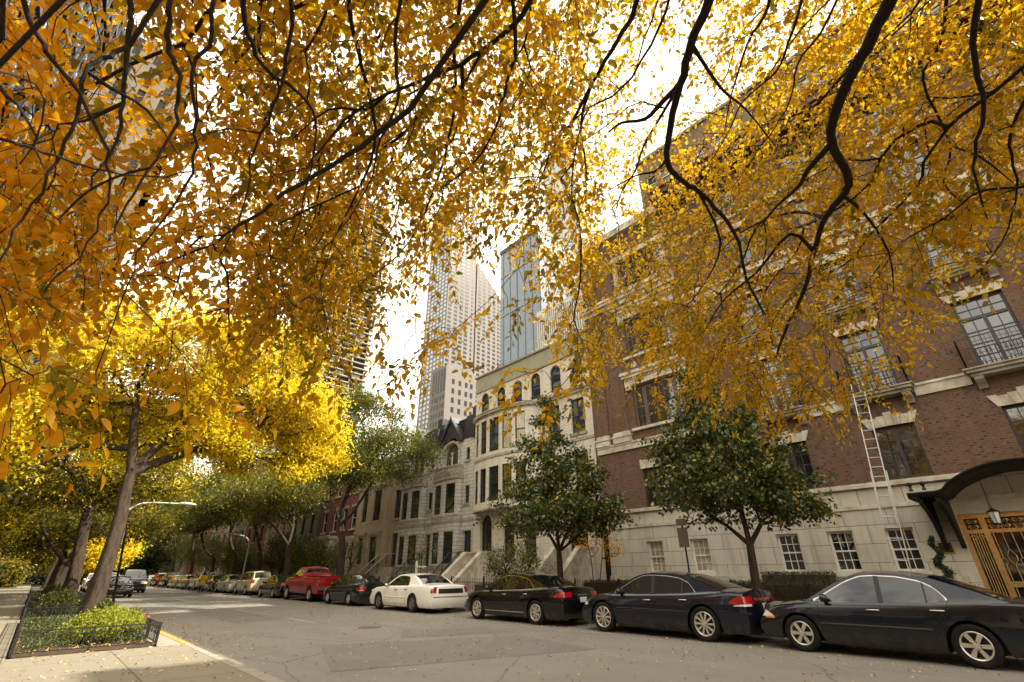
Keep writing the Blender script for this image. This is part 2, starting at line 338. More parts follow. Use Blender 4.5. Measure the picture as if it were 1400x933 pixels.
    M['clear'] = simple('clear_lamp_lens', (.62,.60,.55), .1, coat=.8); M['plate'] = simple('licence_plate', (.55,.55,.55), .5)
    M['gap'] = simple('panel_gap', (.002,.002,.002), .8)
    M['yellowcoat'] = simple('yellow_coat_cloth', (.62,.36,.02), .85); M['hair'] = simple('dark_hair', (.012,.009,.007), .7); M['skin'] = simple('skin', (.42,.25,.17), .6)
    M['darkcloth'] = simple('dark_cloth', (.02,.02,.025), .9); M['whitesign'] = simple('white_sign_face', (.62,.58,.53), .5); M['redsign'] = simple('red_sign_face', (.55,.03,.03), .5)
    M['hydrant'] = simple('red_hydrant_paint', (.16,.018,.016), .55, c2=(.09,.012,.012), scale=10); M['signback'] = simple('sign_back_metal', (.14,.10,.08), .5, metal=.3)
    M['terracotta'] = simple('terracotta_brick', (.33,.12,.06), .9)
mk()
def lamp_emit(name, c, s):
    m, t, b = nt(name); b.inputs['Base Color'].default_value = c4(c); b.inputs['Emission Color'].default_value = c4(c); b.inputs['Emission Strength'].default_value = s; return m
M['blinker'] = lamp_emit('lit_amber_blinker', (1,.35,.02), 6); M['headlit'] = lamp_emit('lit_headlight', (1,.9,.7), 3); M['warmlamp'] = lamp_emit('lit_warm_lamp', (1,.5,.15), 3)
# ================================================================ vehicles
TOPF = [.93, .78, .52, .26, 0.0]
GHV = [.05, .13, .36, .62, .86, .95, 1.0]
LOT = [0, .08, .2, .36, .54, .72, .86, .95, 1.0]
class Body:
    def __init__(s, sp):
        s.sp = sp; s.wb = sp['wb']; s.yf = s.wb/2+sp['fo']; s.yr = -s.wb/2-sp['ro']; s.W = sp['W']/2; s.H = sp['H']
        s.z0 = sp.get('sill', .2); s.wr = sp['wr']; s.Ra = s.wr+sp.get('gap', .05)
        s.B = np.array(sp['belt']); s.Rl = np.array(sp['rail']); s.crown = sp.get('crown', .05)
        def sm(P, ys):   # light smoothing of a polyline
            z = np.interp(ys, P[:,0], P[:,1]); k = np.array([1,2,3,2,1.]); k /= k.sum()
            return np.convolve(np.pad(z, 2, 'edge'), k, 'valid')
        s.ys = np.linspace(s.yr-.01, s.yf+.01, 160)
        s.bz = sm(s.B, s.ys); s.rz = sm(s.Rl, s.ys) if sp.get('smooth', 1) else np.interp(s.ys, s.Rl[:,0], s.Rl[:,1])
    def belt(s, y): return float(np.interp(y, s.ys, s.bz))
    def rail(s, y): return max(float(np.interp(y, s.ys, s.rz)), s.belt(y)+.025)
    def w(s, y):
        df = max(0, 1-(s.yf-y)/.95); dr = max(0, 1-(y-s.yr)/.8)
        return s.W*(1-s.sp.get('kf', .17)*df**2.6-s.sp.get('kr', .10)*dr**2.6)
    def zb(s, y):
        z = s.z0
        for yw in (s.wb/2, -s.wb/2):
            d = abs(y-yw)
            if d < s.Ra: z = max(z, s.wr+math.sqrt(s.Ra**2-d*d))
        return z
    def lat(s, h): return float(np.interp(h, [0,.1,.3,.55,.78,.92,1], s.sp.get('lat', [.925,.972,.995,1,.99,.97,.945])))
    def shift(s, y, t):
        o = 0
        d = (s.yf-y)
        if d < .4: o += (1-d/.4)**1.5*float(np.interp(t, *zip(*s.sp.get('nose', [(0,-.07),(.25,.0),(.45,.02),(.75,-.02),(1,-.12)]))))
        d = (y-s.yr)
        if d < .35: o -= (1-d/.35)**1.5*float(np.interp(t, *zip(*s.sp.get('stern', [(0,-.06),(.2,.0),(.45,.015),(.7,-.01),(1,-.05)]))))
        return o
    def section(s, y):
        zb, zs, zr, w = s.zb(y), s.belt(y), s.rail(y), s.w(y); ws = w*s.lat(1); out = []
        for t in LOT:
            z = zb+t*(zs-zb); h = (z-s.z0)/(zs-s.z0); out.append((w*s.lat(h), y+s.shift(y, h), z))
        tum = s.sp.get('tumble', .20); ins = s.sp.get('inset', .045)
        def gx(z): return ws-ins*min(1, (z-zs)/.03)-tum*max(0, (z-zs-.02))/(s.H-zs)
        for v in GHV:
            z = zs+v*(zr-zs); out.append((gx(z), y+s.shift(y, 1), z))
        xr = gx(zr); cr = s.crown
        for f in TOPF: out.append((xr*f, y+s.shift(y, 1), zr+cr*(1-f*f)))
        return out
    def pt(s, y, z):
        """point on the flank (x > 0)"""
        sec = s.section(y); zz = [p[2] for p in sec[:16]]; return (float(np.interp(z, zz, [p[0] for p in sec[:16]])), y+s.shift(y, min(1, (z-s.z0)/(s.belt(y)-s.z0))), z)
    def top(s, y, f):
        sec = s.section(y); x = sec[15][0]; return (x*f, y+s.shift(y, 1), sec[15][2]+s.crown*(1-f*f))
    def cap(s, end, f, z):
        y = s.yf if end > 0 else s.yr; x, yy, _ = s.pt(y, z)
        return (x*f, yy+end*s.sp.get('bulge', .10)*(1-f*f), z)
def sgnrow(row, sg): return [(p[0]*sg, p[1], p[2]) for p in row]
def ring_wheel(root, x, y, r, wd, sp, near=True, side=-1, lod=0):
    rr = r*sp.get('rimk', .70); n = 28 if not lod else 14
    b = MB(); h = wd/2
    b.lathe([(rr-.012, -h*.72), (rr+.012, -h*.86), (r*.90, -h), (r*.975, -h*.78), (r, -h*.5), (r, h*.5), (r*.975, h*.78), (r*.9, h), (rr, h*.8)], axis='x', n=n)
    wh = b.build('wheel', M['tyre'], root, smooth=True); wh.location = (x, y, r); ORI[wh.name] = Vector((0,0,0))
    if side > 0: wh.rotation_euler = (0, 0, PI)
    if lod and not near: return wh
    q = MB()   # rim: bright dish ring, spokes, hub; the drum behind is dark
    q.k = 0; q.lathe([(rr-.005, -h*.70), (rr-.02, -h*.80), (rr-.035, -h*.70), (rr-.045, -h*.1)], axis='x', n=n)
    q.k = 1; q.lathe([(rr-.03, -h*.18), (.0, -h*.16)], axis='x', n=n)
    q.k = 0; st = sp['spokes']
    if st[0] == 'cover':
        q.lathe([(rr-.012, -h*.78), (rr*.82, -h*.95), (rr*.45, -h*.9), (rr*.3, -h*1.0), (0, -h*1.0)], axis='x', n=n)
        q.k = 1
        for k in range(st[1]):
            a = 2*PI*k/st[1]; c, s_ = math.cos(a), math.sin(a)
            q.obox((-h*.965, rr*.66*c, rr*.66*s_), ((1,0,0), (0,c,s_), (0,-s_,c)), (.006, rr*.13, .016))
    else:
        nsp, w0, w1, twin = st[1], st[2], st[3], st[4] if len(st) > 4 else 0
        for k in range(nsp):
            for tw in ((-twin, twin) if twin else (0,)):
                a = 2*PI*k/nsp; a0 = a+tw*.4; a1 = a+tw
                p0 = np.array((-h*.80, .035*math.cos(a0), .035*math.sin(a0))); p1 = np.array((-h*.74, (rr-.02)*math.cos(a1), (rr-.02)*math.sin(a1)))
                t0 = np.array((0, -math.sin(a0), math.cos(a0))); t1 = np.array((0, -math.sin(a1), math.cos(a1))); dx = np.array((.03, 0, 0))
                vs = [p0-t0*w0, p0+t0*w0, p1+t1*w1, p1-t1*w1]; vs += [v+dx for v in vs]
                mid = [(p0+p1)/2+np.array((-.010,0,0))]
                q.add(vs, [[0,1,2,3], [0,3,7,4], [1,5,6,2], [3,2,6,7], [0,4,5,1]])
        q.lathe([(.052, -h*.70), (.05, -h*.86), (.03, -h*.9), (0, -h*.9)], axis='x', n=12)
        q.k = 1
        for k in range(5):
            a = 2*PI*(k+.5)/5; q.obox((-h*.875, .062*math.cos(a), .062*math.sin(a)), ((1,0,0),(0,1,0),(0,0,1)), (.004, .008, .008))
    rim = q.build('rim', [M[sp.get('rimmat', 'alloy')], M['disc']], wh, smooth=False)
    return wh

def patch(b, rows):
    b.grid(rows)
def make_car(sp, loc, rz=0, label='', cat='car', group=None, lod=0, lit=False):
    bd = Body(sp); root = empty(sp.get('name', 'parked_car'), (0,0,0), 0, label, cat, group)
    W = bd.W
    # ---- shell
    step = .075 if not lod else .15
    ys = list(np.arange(bd.yr, bd.yf, step))+[bd.yf]
    for yw in (bd.wb/2, -bd.wb/2):
        for k in range(13 if not lod else 9):
            ys.append(yw+bd.Ra*math.cos(PI*k/(12 if not lod else 8))*.9995)
    for e in (bd.yf-.03, bd.yf-.1, bd.yr+.03, bd.yr+.1): ys.append(e)
    for p in sp.get('cuts', []): ys += [p-.002, p+.002]
    ys = sorted(ys); ys = [y for i, y in enumerate(ys) if i == 0 or y-ys[i-1] > .0035]
    secs = [bd.section(y) for y in ys]; b = MB()
    for sg in (1, -1):
        rows = [sgnrow(r, sg) for r in secs]; b.grid(rows if sg < 0 else rows)
        for end, sec in ((1, secs[-1]), (-1, secs[0])):
            low = sec[:9]; yend = low[0][1]; rows = [sgnrow(low, sg)]
            # the lip between shoulder and rail height of the end station
            cap_rows = []
            for f, tp in zip([1]+TOPF, [sec[15]]+list(sec[16:])):
                z0, z1 = low[0][2], low[-1][2]
                cap_rows.append([(p[0]*f*sg, p[1]+end*sp.get('bulge', .10)*(1-f*f), p[2]) for p in low[:-1]]+[(tp[0]*sg, tp[1]+end*sp.get('bulge', .10)*(1-f*f)*.75, tp[2])])
            b.grid([sgnrow(low, sg)]+cap_rows)
    body = b.build('body', M[sp['paint']], root, smooth=True, angle=38)
    body.data.validate()
    # ---- underside and wheel houses
    u = MB(); hw = W*.60
    u.box((-hw, bd.yr+.18, .19), (hw, bd.yf-.22, .62)); u.box((-W*.9, -bd.wb/2+bd.Ra+.02, .17), (W*.9, bd.wb/2-bd.Ra-.02, .3))
    u.build('underbody', M['black'], root)
    # ---- glass
    def topatch(name, y0, y1, f=.9, off=.006, ny=9, nf=10, parent=root, mat='carglass'):
        g = MB(); rows = []
        for i in range(ny+1):
            y = y0+(y1-y0)*i/ny; k = i/ny; ff = f(k) if callable(f) else f
            rows.append([(p[0], p[1], p[2]+off) for p in (bd.top(y, -ff+2*ff*j/nf) for j in range(nf+1))])
        g.grid(rows); return g.build(name, M[mat], parent, smooth=True)
    ws, rw = sp['ws'], sp['rw']
    topatch('windshield', ws[0], ws[1], lambda k: .96-.03*k)
    if rw[2:] == ('cap',):
        pass
    else: topatch('rear_window', rw[0], rw[1], lambda k: .84+.06*k)
    # side glass: outline in the side view, cut in panes at the pillars
    dl = np.array(sp['dlo_top']); db = np.array(sp['dlo_bot']); ya, yb = dl[0,0], dl[-1,0]
    tp = lambda y: float(np.interp(y, dl[:,0], dl[:,1])); bt = lambda y: float(np.interp(y, db[:,0], db[:,1]))
    def sidepane(b_, y0, y1, sg, off, m0=0., m1=0., n=10, nz=4):
        rows = []
        for i in range(n+1):
            y = y0+(y1-y0)*i/n; lo, hi = bt(y)+.018-m0, tp(y)+m1
            if hi < lo: lo = hi = (lo+hi)/2
            row = []
            for j in range(nz+1):
                p = bd.pt(y, lo+(hi-lo)*j/nz); row.append(((p[0]+off)*sg, p[1], p[2]))
            rows.append(row)
        b_.grid(rows)
    edges = [ya]+sp['pillars']+[yb]
    for sg in (-1, 1):
        if lod and sg*(-1 if rz == 0 else 1) < 0 and lod > 1: continue
        t = MB(); sidepane(t, ya-.022, yb+.03, sg, .003, .004, .018, n=24)
        t.build('window_trim', M[sp.get('trim', 'chrome')], root, smooth=True)
        for i in range(len(edges)-1):
            w0 = .035 if i else .006; w1 = .035 if i < len(edges)-2 else .006
            if i == 0 and len(edges) == 4 and not sp.get('suv'): w1 = .012
            if i == 1 and len(edges) == 4 and not sp.get('suv'): w0 = .012
            g = MB(); sidepane(g, edges[i]+w0, edges[i+1]-w1, sg, .007); g.build('side_window', M['carglass'], root, smooth=True)
        if not lod:
            k = MB()
            for p in sp['pillars']:
                wd = .042 if not (p == sp['pillars'][0] and len(sp['pillars']) == 2) else .014
                sidepane(k, p-wd, p+wd, sg, .0085, .004, .004, n=2)
            k.build('pillar_cover', M['black'], root, smooth=True)
    # ---- lamps wrapping round the corners
    def lamp(name, end, sg, zlo, zhi, ylen, f0, mat, off=.006, slant=0, parent=root, kid=None):
        g = MB(); ye = bd.yf if end > 0 else bd.yr; rows = []; n = 5
        cols = [('s', ye-end*ylen*(1-i/n)) for i in range(n+1)]+[('c', 1-(1-f0)*i/4) for i in range(1, 5)]
        for c, (kind, q) in enumerate(cols):
            row = []
            k = c/(len(cols)-1)
            lo = zlo+slant*(1-k) ; hi = zhi-(.0 if kind == 'c' else .10*(1-c/n)**2*(zhi-zlo)/.15)
            if hi < lo: hi = lo = (lo+hi)/2
            for j in range(4):
                z = lo+(hi-lo)*j/3
                if kind == 's': p = bd.pt(q, z); row.append(((p[0]+off)*sg, p[1]+end*off*(c/n), p[2]))
                else: p = bd.cap(end, q, z); row.append((p[0]*sg, p[1]+end*off, p[2]))
            rows.append(row)
        g.grid(rows); return g.build(name, M[mat], parent, smooth=True)
    for sg in (-1, 1):
        tl = sp['tail']; a = lamp('taillight', -1, sg, tl[0], tl[1], tl[2], tl[3], 'tail', slant=tl[4] if len(tl) > 4 else 0)
        if sp.get('tail_low'): lamp('reversing_lens', -1, sg, tl[0]-.045, tl[0]-.004, tl[2]*.75, tl[3]+.1, sp['tail_low'], parent=a)
        hl = sp['head']; lamp('headlight', 1, sg, hl[0], hl[1], hl[2], hl[3], 'headlit' if lit == 'both' else 'clear', slant=hl[4] if len(hl) > 4 else 0)
        if not lod:   # side marker
            g = MB(); rows = []
            for y in np.linspace(bd.wb/2+bd.Ra+.10, bd.wb/2+bd.Ra+.10+.22, 4) if sp.get('marker', 1) else []:
                rows.append([((bd.pt(min(y, bd.yf-.1), z)[0]+.006)*sg, bd.pt(min(y, bd.yf-.1), z)[1], z) for z in (sp.get('mz', .57), sp.get('mz', .57)+.05)])
            if rows: g.grid(rows); g.build('side_marker', M['amber'], root)
    def cappatch(name, end, z0, z1, f, mat, off=.008, parent=root):
        g = MB(); g.grid([[(p[0], p[1]+end*off, p[2]) for p in ((lambda q, sg: (q[0]*sg, q[1], q[2]))(bd.cap(end, abs(ff), z), 1 if ff >= 0 else -1) for ff in np.linspace(-f, f, 9))] for z in np.linspace(z0, z1, 4)])
        return g.build(name, M[mat], parent, smooth=True)
    cappatch('grille', 1, sp.get('gz', (.45, .62))[0], sp.get('gz', (.45, .62))[1], sp.get('gf', .55), 'black')
    cappatch('lower_intake', 1, .26, .36, .7, 'black')
    if not sp.get('noplate'): cappatch('licence_plate', -1, sp.get('pz', .62), sp.get('pz', .62)+.14, .2, 'plate', .014)
    for d in sp.get('capx', []): cappatch(*d)
    if rw[2:] == ('cap',): cappatch('rear_window', -1, rw[0], rw[1], .80, 'carglass')
    # ---- doors: handles, shut lines, mouldings
    if lod < 2:
        for sg in (-1, 1):
            k = MB()
            def line(P, wd=.009, off=.0015):
                r0, r1 = [], []
                for y, z in P:
                    p = bd.pt(y, z); r0.append(((p[0]+off)*sg, p[1]-wd/2, z)); r1.append(((p[0]+off)*sg, p[1]+wd/2, z))
                k.grid([r0, r1])
            for L in sp['seams']:
                P = []
                for (y0, z0), (y1, z1) in zip(L[:-1], L[1:]):
                    P += [(y0+(y1-y0)*i/6, z0+(z1-z0)*i/6) for i in range(7)]
                line(P)
            def hline(y0, y1, z, wd=.006, off=.0015, n=20):
                k.grid([[((bd.pt(y, zz)[0]+off)*sg, y, zz) for y in np.linspace(y0, y1, n)] for zz in (z, z+wd)])
            for h in sp.get('hseams', []): hline(*h)
            k.build('panel_seam', M['gap'], root)
            for (y, z) in sp.get('handles', []):
                h = MB(); p = bd.pt(y, z)
                h.tube([((p[0]+o)*sg, y+d, z) for d, o in ((-.11, .004), (-.09, .026), (.0, .032), (.09, .026), (.11, .004))], .013, 6)
                h.build('door_handle', M[sp.get('handlemat', 'chrome')], root, smooth=True)
            if sp.get('mould') and not lod:
                y0, y1, z, hh, mm = sp['mould']; g = MB()
                g.grid([[((bd.pt(y, zz)[0]+o)*sg, y, zz) for y in np.linspace(y0, y1, 24)] for zz, o in ((z, .001), (z+.004, .010), (z+hh-.004, .010), (z+hh, .001))])
                g.build('side_moulding', M[mm], root, smooth=True)
    for sg in (-1, 1):
        my, mz = sp['mirror']; p = bd.pt(my, mz); g = MB()
        c = Vector(((p[0]+.12)*sg, my-.02, mz+.05))
        g.lathe([(.0, -.085), (.05, -.08), (.078, -.03), (.08, .03), (.06, .06), (0, .07)], axis='y', n=10)
        g.v = [(c[0]+v[0]*1.35, c[1]+v[1]*.8, c[2]+v[2]*.95) for v in g.v]
        g.bar((p[0]*sg*.97, my, mz+.0), (c[0], c[1], c[2]-.03), .05, .035)
        g.build('mirror', M[sp.get('mirrormat', sp['paint'])], root, smooth=True)
    wx = W-.105
    for y in (bd.wb/2, -bd.wb/2):
        for sg in (-1, 1): ring_wheel(root, wx*sg, y, bd.wr, .215, sp, near=True, side=sg, lod=lod)
    root.location = loc; root.rotation_euler = (0, 0, rz)
    return root, bd

def sedan(**k):
    s = dict(L=4.85, W=1.81, H=1.42, wb=2.72, fo=.95, ro=1.16, wr=.325, rimk=.70, paint='paint_navy', crown=.05,
      belt=[(-2.55,.88),(-2.35,.955),(-1.9,.97),(-1.0,.925),(.5,.88),(1.15,.865),(1.7,.80),(2.05,.72),(2.32,.60)],
      rail=[(-2.6,.8),(-1.95,.99),(-1.5,1.17),(-1.0,1.345),(-.5,1.415),(-.1,1.43),(.2,1.40),(.55,1.265),(1.22,.89),(1.4,.8)],
      ws=(1.16,.30), rw=(-1.86,-.98),
      dlo_top=[(-1.16,1.0),(-1.12,1.08),(-1.02,1.19),(-.85,1.285),(-.5,1.36),(-.1,1.38),(.12,1.365),(.4,1.26),(.98,.935)],
      dlo_bot=[(-1.16,.98),(-.9,.945),(.3,.905),(.98,.905)], pillars=[-.88,-.17],
      tail=(.76,.90,.26,.66), head=(.60,.72,.34,.62,.0), seams=[[(.93,.92),(.95,.7),(.90,.36),(.85,.3)],[(-.17,.95),(-.17,.3)],[(-1.17,.98),(-1.15,.85),(-1.02,.62),(-.86,.4),(-.8,.3)]],
      hseams=[(-.84,.88,.29)], handles=[(-.02,.80),(-1.0,.83)], mould=(-.85,.95,.50,.045,'black'), mirror=(.80,.93), spokes=('sp',6,.026,.035))
    s.update(k); return s
def wagon(**k):   # sport utility
    s = sedan(W=1.84, H=1.70, wb=2.7, fo=.85, ro=1.0, wr=.36, suv=1, crown=.05, tumble=.17, sill=.3,
      belt=[(-2.4,.98),(-2.2,1.05),(.6,1.03),(1.1,1.03),(1.7,.98),(2.05,.88),(2.25,.74)],
      rail=[(-2.42,.95),(-2.34,1.1),(-2.05,1.60),(-1.8,1.655),(-.2,1.66),(.2,1.62),(1.12,1.05),(1.2,1.0)],
      ws=(1.05,.26), rw=(-2.30,-2.06), dlo_top=[(-2.0,1.15),(-1.9,1.5),(-1.7,1.57),(-.1,1.58),(.2,1.53),(.9,1.10)], dlo_bot=[(-2.0,1.1),(.9,1.07)],
      pillars=[-1.05,-.2], tail=(.85,1.08,.2,.75), head=(.72,.88,.25,.6), gz=(.55,.78), seams=[[(.9,1.03),(.9,.4)],[(-.2,1.03),(-.2,.4)],[(-1.1,1.03),(-.95,.6),(-.9,.45)]],
      handles=[(-.05,.92),(-.95,.94)], mould=(-.85,.9,.58,.07,'black'), mirror=(.72,1.08), hseams=[(-.84,.85,.4)])
    s.update(k); return s
CARX = 12.05
def park(sp, y, label, lod=0, cat='car', group='cars parked along the right kerb', x=None):
    return make_car(sp, ((CARX if x is None else x)+sp['W']/2, y, 0), 0, label, cat, group, lod)
# nearest: long dark saloon with six-spoke wheels
park(sedan(paint='paint_navy', handlemat='chrome', trim='chrome', fo=.85), 3.0, 'nearest dark navy saloon with six spoke alloy wheels, before the gilded door')
park(sedan(W=1.90, H=1.46, wb=2.99, fo=.87, ro=1.04, wr=.365, rimk=.735, paint='paint_blackblue', mz=.60,
  belt=[(-2.66,.93),(-2.5,1.0),(-2.1,1.02),(-1.0,.95),(.5,.905),(1.2,.89),(1.8,.85),(2.2,.74),(2.40,.62)],
  rail=[(-2.7,.8),(-2.0,1.03),(-1.55,1.20),(-1.0,1.375),(-.5,1.435),(0,1.45),(.3,1.41),(.65,1.28),(1.32,.93),(1.5,.8)],
  ws=(1.26,.38), rw=(-1.92,-.98), dlo_top=[(-1.32,1.02),(-1.27,1.10),(-1.15,1.22),(-.9,1.32),(-.5,1.375),(0,1.39),(.2,1.375),(.5,1.27),(1.05,.975)],
  dlo_bot=[(-1.32,1.0),(-.9,.97),(.4,.93),(1.05,.93)], pillars=[-.98,-.13], tail=(.80,.955,.34,.62), tail_low='clear', head=(.64,.77,.32,.6),
  seams=[[(1.0,.94),(1.02,.7),(.96,.36)],[(-.13,.97),(-.13,.3)],[(-1.3,1.0),(-1.28,.88),(-1.12,.66),(-.95,.42),(-.9,.3)]], hseams=[(-.95,.95,.29)],
  handles=[(.02,.82),(-1.02,.85)], mould=(-.9,1.0,.60,.02,'paint_blackblue'), mirror=(.88,.95), spokes=('sp',10,.016,.024), pz=.66, marker=0,
  capx=[('trunk_lamp', -1, .86, .91, .55, 'tail', .006)]), 7.98, 'blue black saloon with ten spoke wheels and red white tail lights')
park(sedan(W=1.875, H=1.45, wb=2.97, fo=.90, ro=1.16, wr=.345, rimk=.72, paint='paint_black', marker=0, mirrormat='paint_black',
  belt=[(-2.66,.93),(-2.5,.99),(-2.1,1.01),(-1.0,.95),(.5,.90),(1.2,.88),(1.8,.83),(2.15,.73),(2.40,.62)],
  rail=[(-2.7,.8),(-2.05,1.03),(-1.6,1.18),(-1.05,1.36),(-.5,1.425),(0,1.44),(.3,1.40),(.65,1.265),(1.3,.92),(1.5,.8)],
  ws=(1.24,.38), rw=(-1.98,-1.02), dlo_top=[(-1.34,1.03),(-1.27,1.11),(-1.12,1.22),(-.9,1.30),(-.5,1.365),(0,1.38),(.2,1.365),(.5,1.26),(1.05,.97)],
  dlo_bot=[(-1.34,1.01),(-.9,.97),(.4,.925),(1.05,.925)], pillars=[-1.0,-.12], tail=(.78,.93,.34,.58), head=(.62,.75,.34,.6),
  seams=[[(1.0,.94),(1.02,.7),(.96,.36)],[(-.12,.97),(-.12,.3)],[(-1.3,1.0),(-1.28,.88),(-1.12,.66),(-.95,.42),(-.9,.3)]], hseams=[(-.95,.95,.27)],
  handles=[(.02,.82),(-1.02,.85)], mould=(-.95,1.0,.30,.03,'chrome'), mirror=(.88,.95), spokes=('sp',7,.012,.016,.16), pz=.64,
  capx=[('trunk_trim', -1, .83, .855, .30, 'chrome', .012)]), 13.65, 'black saloon with split seven spoke wheels behind the white sedan')
park(sedan(W=1.95, H=1.46, wb=2.91, fo=1.05, ro=1.42, wr=.345, rimk=.66, rimmat='steelwheel', paint='paint_white', trim='white', handlemat='black', mirrormat='chrome', kf=.12, kr=.09,
  belt=[(-2.9,.90),(-2.7,.975),(-2.1,1.0),(-1.0,.975),(.6,.94),(1.1,.93),(1.9,.87),(2.3,.78),(2.5,.66)],
  rail=[(-2.95,.8),(-1.95,1.0),(-1.55,1.22),(-1.15,1.37),(-.7,1.425),(-.2,1.435),(.12,1.41),(.45,1.27),(1.05,.94),(1.2,.85)],
  ws=(1.0,.22), rw=(-1.88,-1.14), dlo_top=[(-.98,1.0),(-.95,1.2),(-.85,1.34),(-.5,1.375),(-.2,1.38),(.05,1.36),(.3,1.265),(.85,.975)],
  dlo_bot=[(-.98,.985),(.85,.955)], pillars=[-.22], tail=(.74,.965,.13,.83), tail_low='clear', head=(.64,.78,.25,.6), gz=(.5,.64),
  seams=[[(.9,.95),(.9,.32)],[(-.2,.96),(-.2,.32)],[(-1.0,.98),(-1.0,.8),(-.9,.5),(-.85,.32)]], hseams=[(-.92,.85,.30)], handles=[(-.05,.84),(-.85,.86)],
  mould=(-.92,.95,.52,.05,'paint_white'), mirror=(.72,.95), spokes=('sp',5,.05,.05), pz=.80, noplate=1, marker=0,
  capx=[('trunk_panel', -1, .72, .90, .72, 'black', .006), ('bumper_strip', -1, .585, .61, .98, 'black', .010)]), 20.97, 'white sedan with black trunk panel between its red tail lights', 0)
park(sedan(W=1.72, H=1.40, wb=2.6, fo=.90, ro=1.05, wr=.315, rimk=.66, rimmat='wheelcover', paint='paint_green', trim='black', handlemat='paint_green', marker=0,
  tail=(.74,.88,.30,.6), tail_low='amber', spokes=('cover',10), mould=(-.85,.95,.48,.04,'black')), 27.2, 'small dark green sedan parked between red pickup and white sedan', 0, x=12.2)
# red pickup with an open box
tr, tb = park(sedan(name='pickup_truck', W=1.98, H=1.88, wb=3.75, fo=.98, ro=1.15, wr=.40, rimk=.64, rimmat='alloy', paint='paint_red', sill=.42, smooth=1, crown=.05, trim='paint_red', handlemat='paint_red', kr=.02, suv=1,
  tumble=.26, belt=[(-3.05,1.28),(-1.0,1.30),(.0,1.30),(.9,1.28),(1.2,1.28),(2.0,1.24),(2.5,1.14),(2.9,.95)],
  rail=[(-3.1,1.0),(-.42,1.31),(-.40,1.33),(-.26,1.80),(-.05,1.85),(.6,1.86),(.8,1.82),(1.45,1.32),(1.6,1.2)], ws=(1.40,.86), rw=(-.385,-.275),
  dlo_top=[(-.2,1.42),(-.16,1.72),(0,1.77),(.6,1.78),(.8,1.73),(1.28,1.36)], dlo_bot=[(-.2,1.35),(1.28,1.32)], pillars=[], stern=[(0,-.02),(1,-.02)], bulge=.03,
  tail=(.92,1.16,.14,.90), tail_low='clear', head=(.95,1.1,.2,.6), gz=(.7,1.05), seams=[[(1.2,1.3),(1.2,.6)],[(-.2,1.3),(-.2,.6)],[(-.42,1.29),(-.42,.6)]], handles=[(.0,1.12)], hseams=[],
  mould=(-.9,1.2,.74,.03,'paint_red'), mirror=(1.08,1.40), mirrormat='black', spokes=('sp',5,.045,.05), noplate=1, marker=0,
  capx=[('tailgate_handle', -1, 1.12, 1.19, .16, 'black', .012)]), 33.3, 'red pickup truck with its tailgate shut', 0, 'pickup truck', x=12.3)
b = MB(); b.box((-.93,tb.yr-.13,.62),(-.42,tb.yr+.05,.80)); b.box((.42,tb.yr-.13,.62),(.93,tb.yr+.05,.80)); b.box((-.43,tb.yr-.15,.60),(.43,tb.yr+.05,.76))
o = b.build('rear_bumper', M['chrome'], None); o.parent = tr; KIDS.setdefault(tr.name, []).append(o)
b = MB(); b.box((-.80,tb.yr+.10,1.352),(.80,-.60,1.364)); o = b.build('cargo_bed', M['black'], None); o.parent = tr
park(sedan(W=1.85, paint='paint_black', trim='chrome', marker=0, handlemat='paint_black', spokes=('sp',10,.015,.02)), 39.3, 'black sedan parked in front of the red pickup', 1, x=12.35)
park(wagon(name='parked_utility_vehicle', paint='paint_beige', H=1.66, W=1.72, wr=.34, trim='black', rimmat='wheelcover', spokes=('cover',8), mirrormat='black'), 46.2, 'pale beige utility vehicle with a dark side moulding', 1, 'utility vehicle', x=12.5)
park(sedan(W=1.75, paint='paint_silver', trim='black', rimmat='wheelcover', spokes=('cover',8), marker=0), 52.4, 'silver sedan parked beyond the beige utility vehicle', 1, x=12.5)
far = [('paint_black', 's', 58.2, 'black sedan parked beyond the silver sedan, beside the yellow coat'), ('paint_silver', 'w', 64.5, 'silver utility vehicle just beyond the person in yellow'),
 ('paint_grey', 's', 70.5, 'grey sedan with golden reflections, fifth from the far end of the row'), ('paint_gold', 's', 76.5, 'champagne sedan fourth from the far end of the row'),
 ('paint_black', 'w', 83, 'black utility vehicle third from the far end of the row'), ('paint_maroon', 'w', 90, 'dark maroon utility vehicle with roof, second from the far end'), ('paint_silver', 's', 97, 'silver sedan at the far end of the right row')]
for p, k, y, lab in far:
    park((sedan if k == 's' else wagon)(paint=p, trim='black', marker=0, spokes=('cover',8), rimmat='wheelcover'), y, lab, 2, x=12.6)
# left side of the street
lg = 'cars along the left kerb'
make_car(sedan(paint='paint_black', trim='black', marker=0, head=(.58,.74,.3,.45)), (4.95, 50.6, 0), PI, 'dark sedan parked at left kerb facing the camera', 'car', lg, 0)
make_car(wagon(name='moving_van', H=1.95, W=1.95, paint='paint_grey', trim='black', marker=0, wr=.37, head=(.78,.96,.25,.5), gz=(.5,.9), gf=.8, belt=[(-2.4,1.1),(-2.2,1.15),(.6,1.13),(1.3,1.13),(1.9,1.10),(2.15,1.0),(2.27,.8)],
  rail=[(-2.42,1.1),(-2.36,1.2),(-2.2,1.85),(-1.9,1.9),(.2,1.91),(.5,1.86),(1.4,1.15),(1.5,1.1)], ws=(1.33,.56), dlo_top=[(-2.0,1.3),(-1.95,1.75),(-1.7,1.8),(.2,1.82),(.5,1.75),(1.15,1.22)], dlo_bot=[(-2.0,1.22),(1.15,1.18)], mirror=(1.0,1.22)),
  (7.0, 61, 0), PI, 'grey van driving towards the camera with one amber light lit', 'van', None, 0)
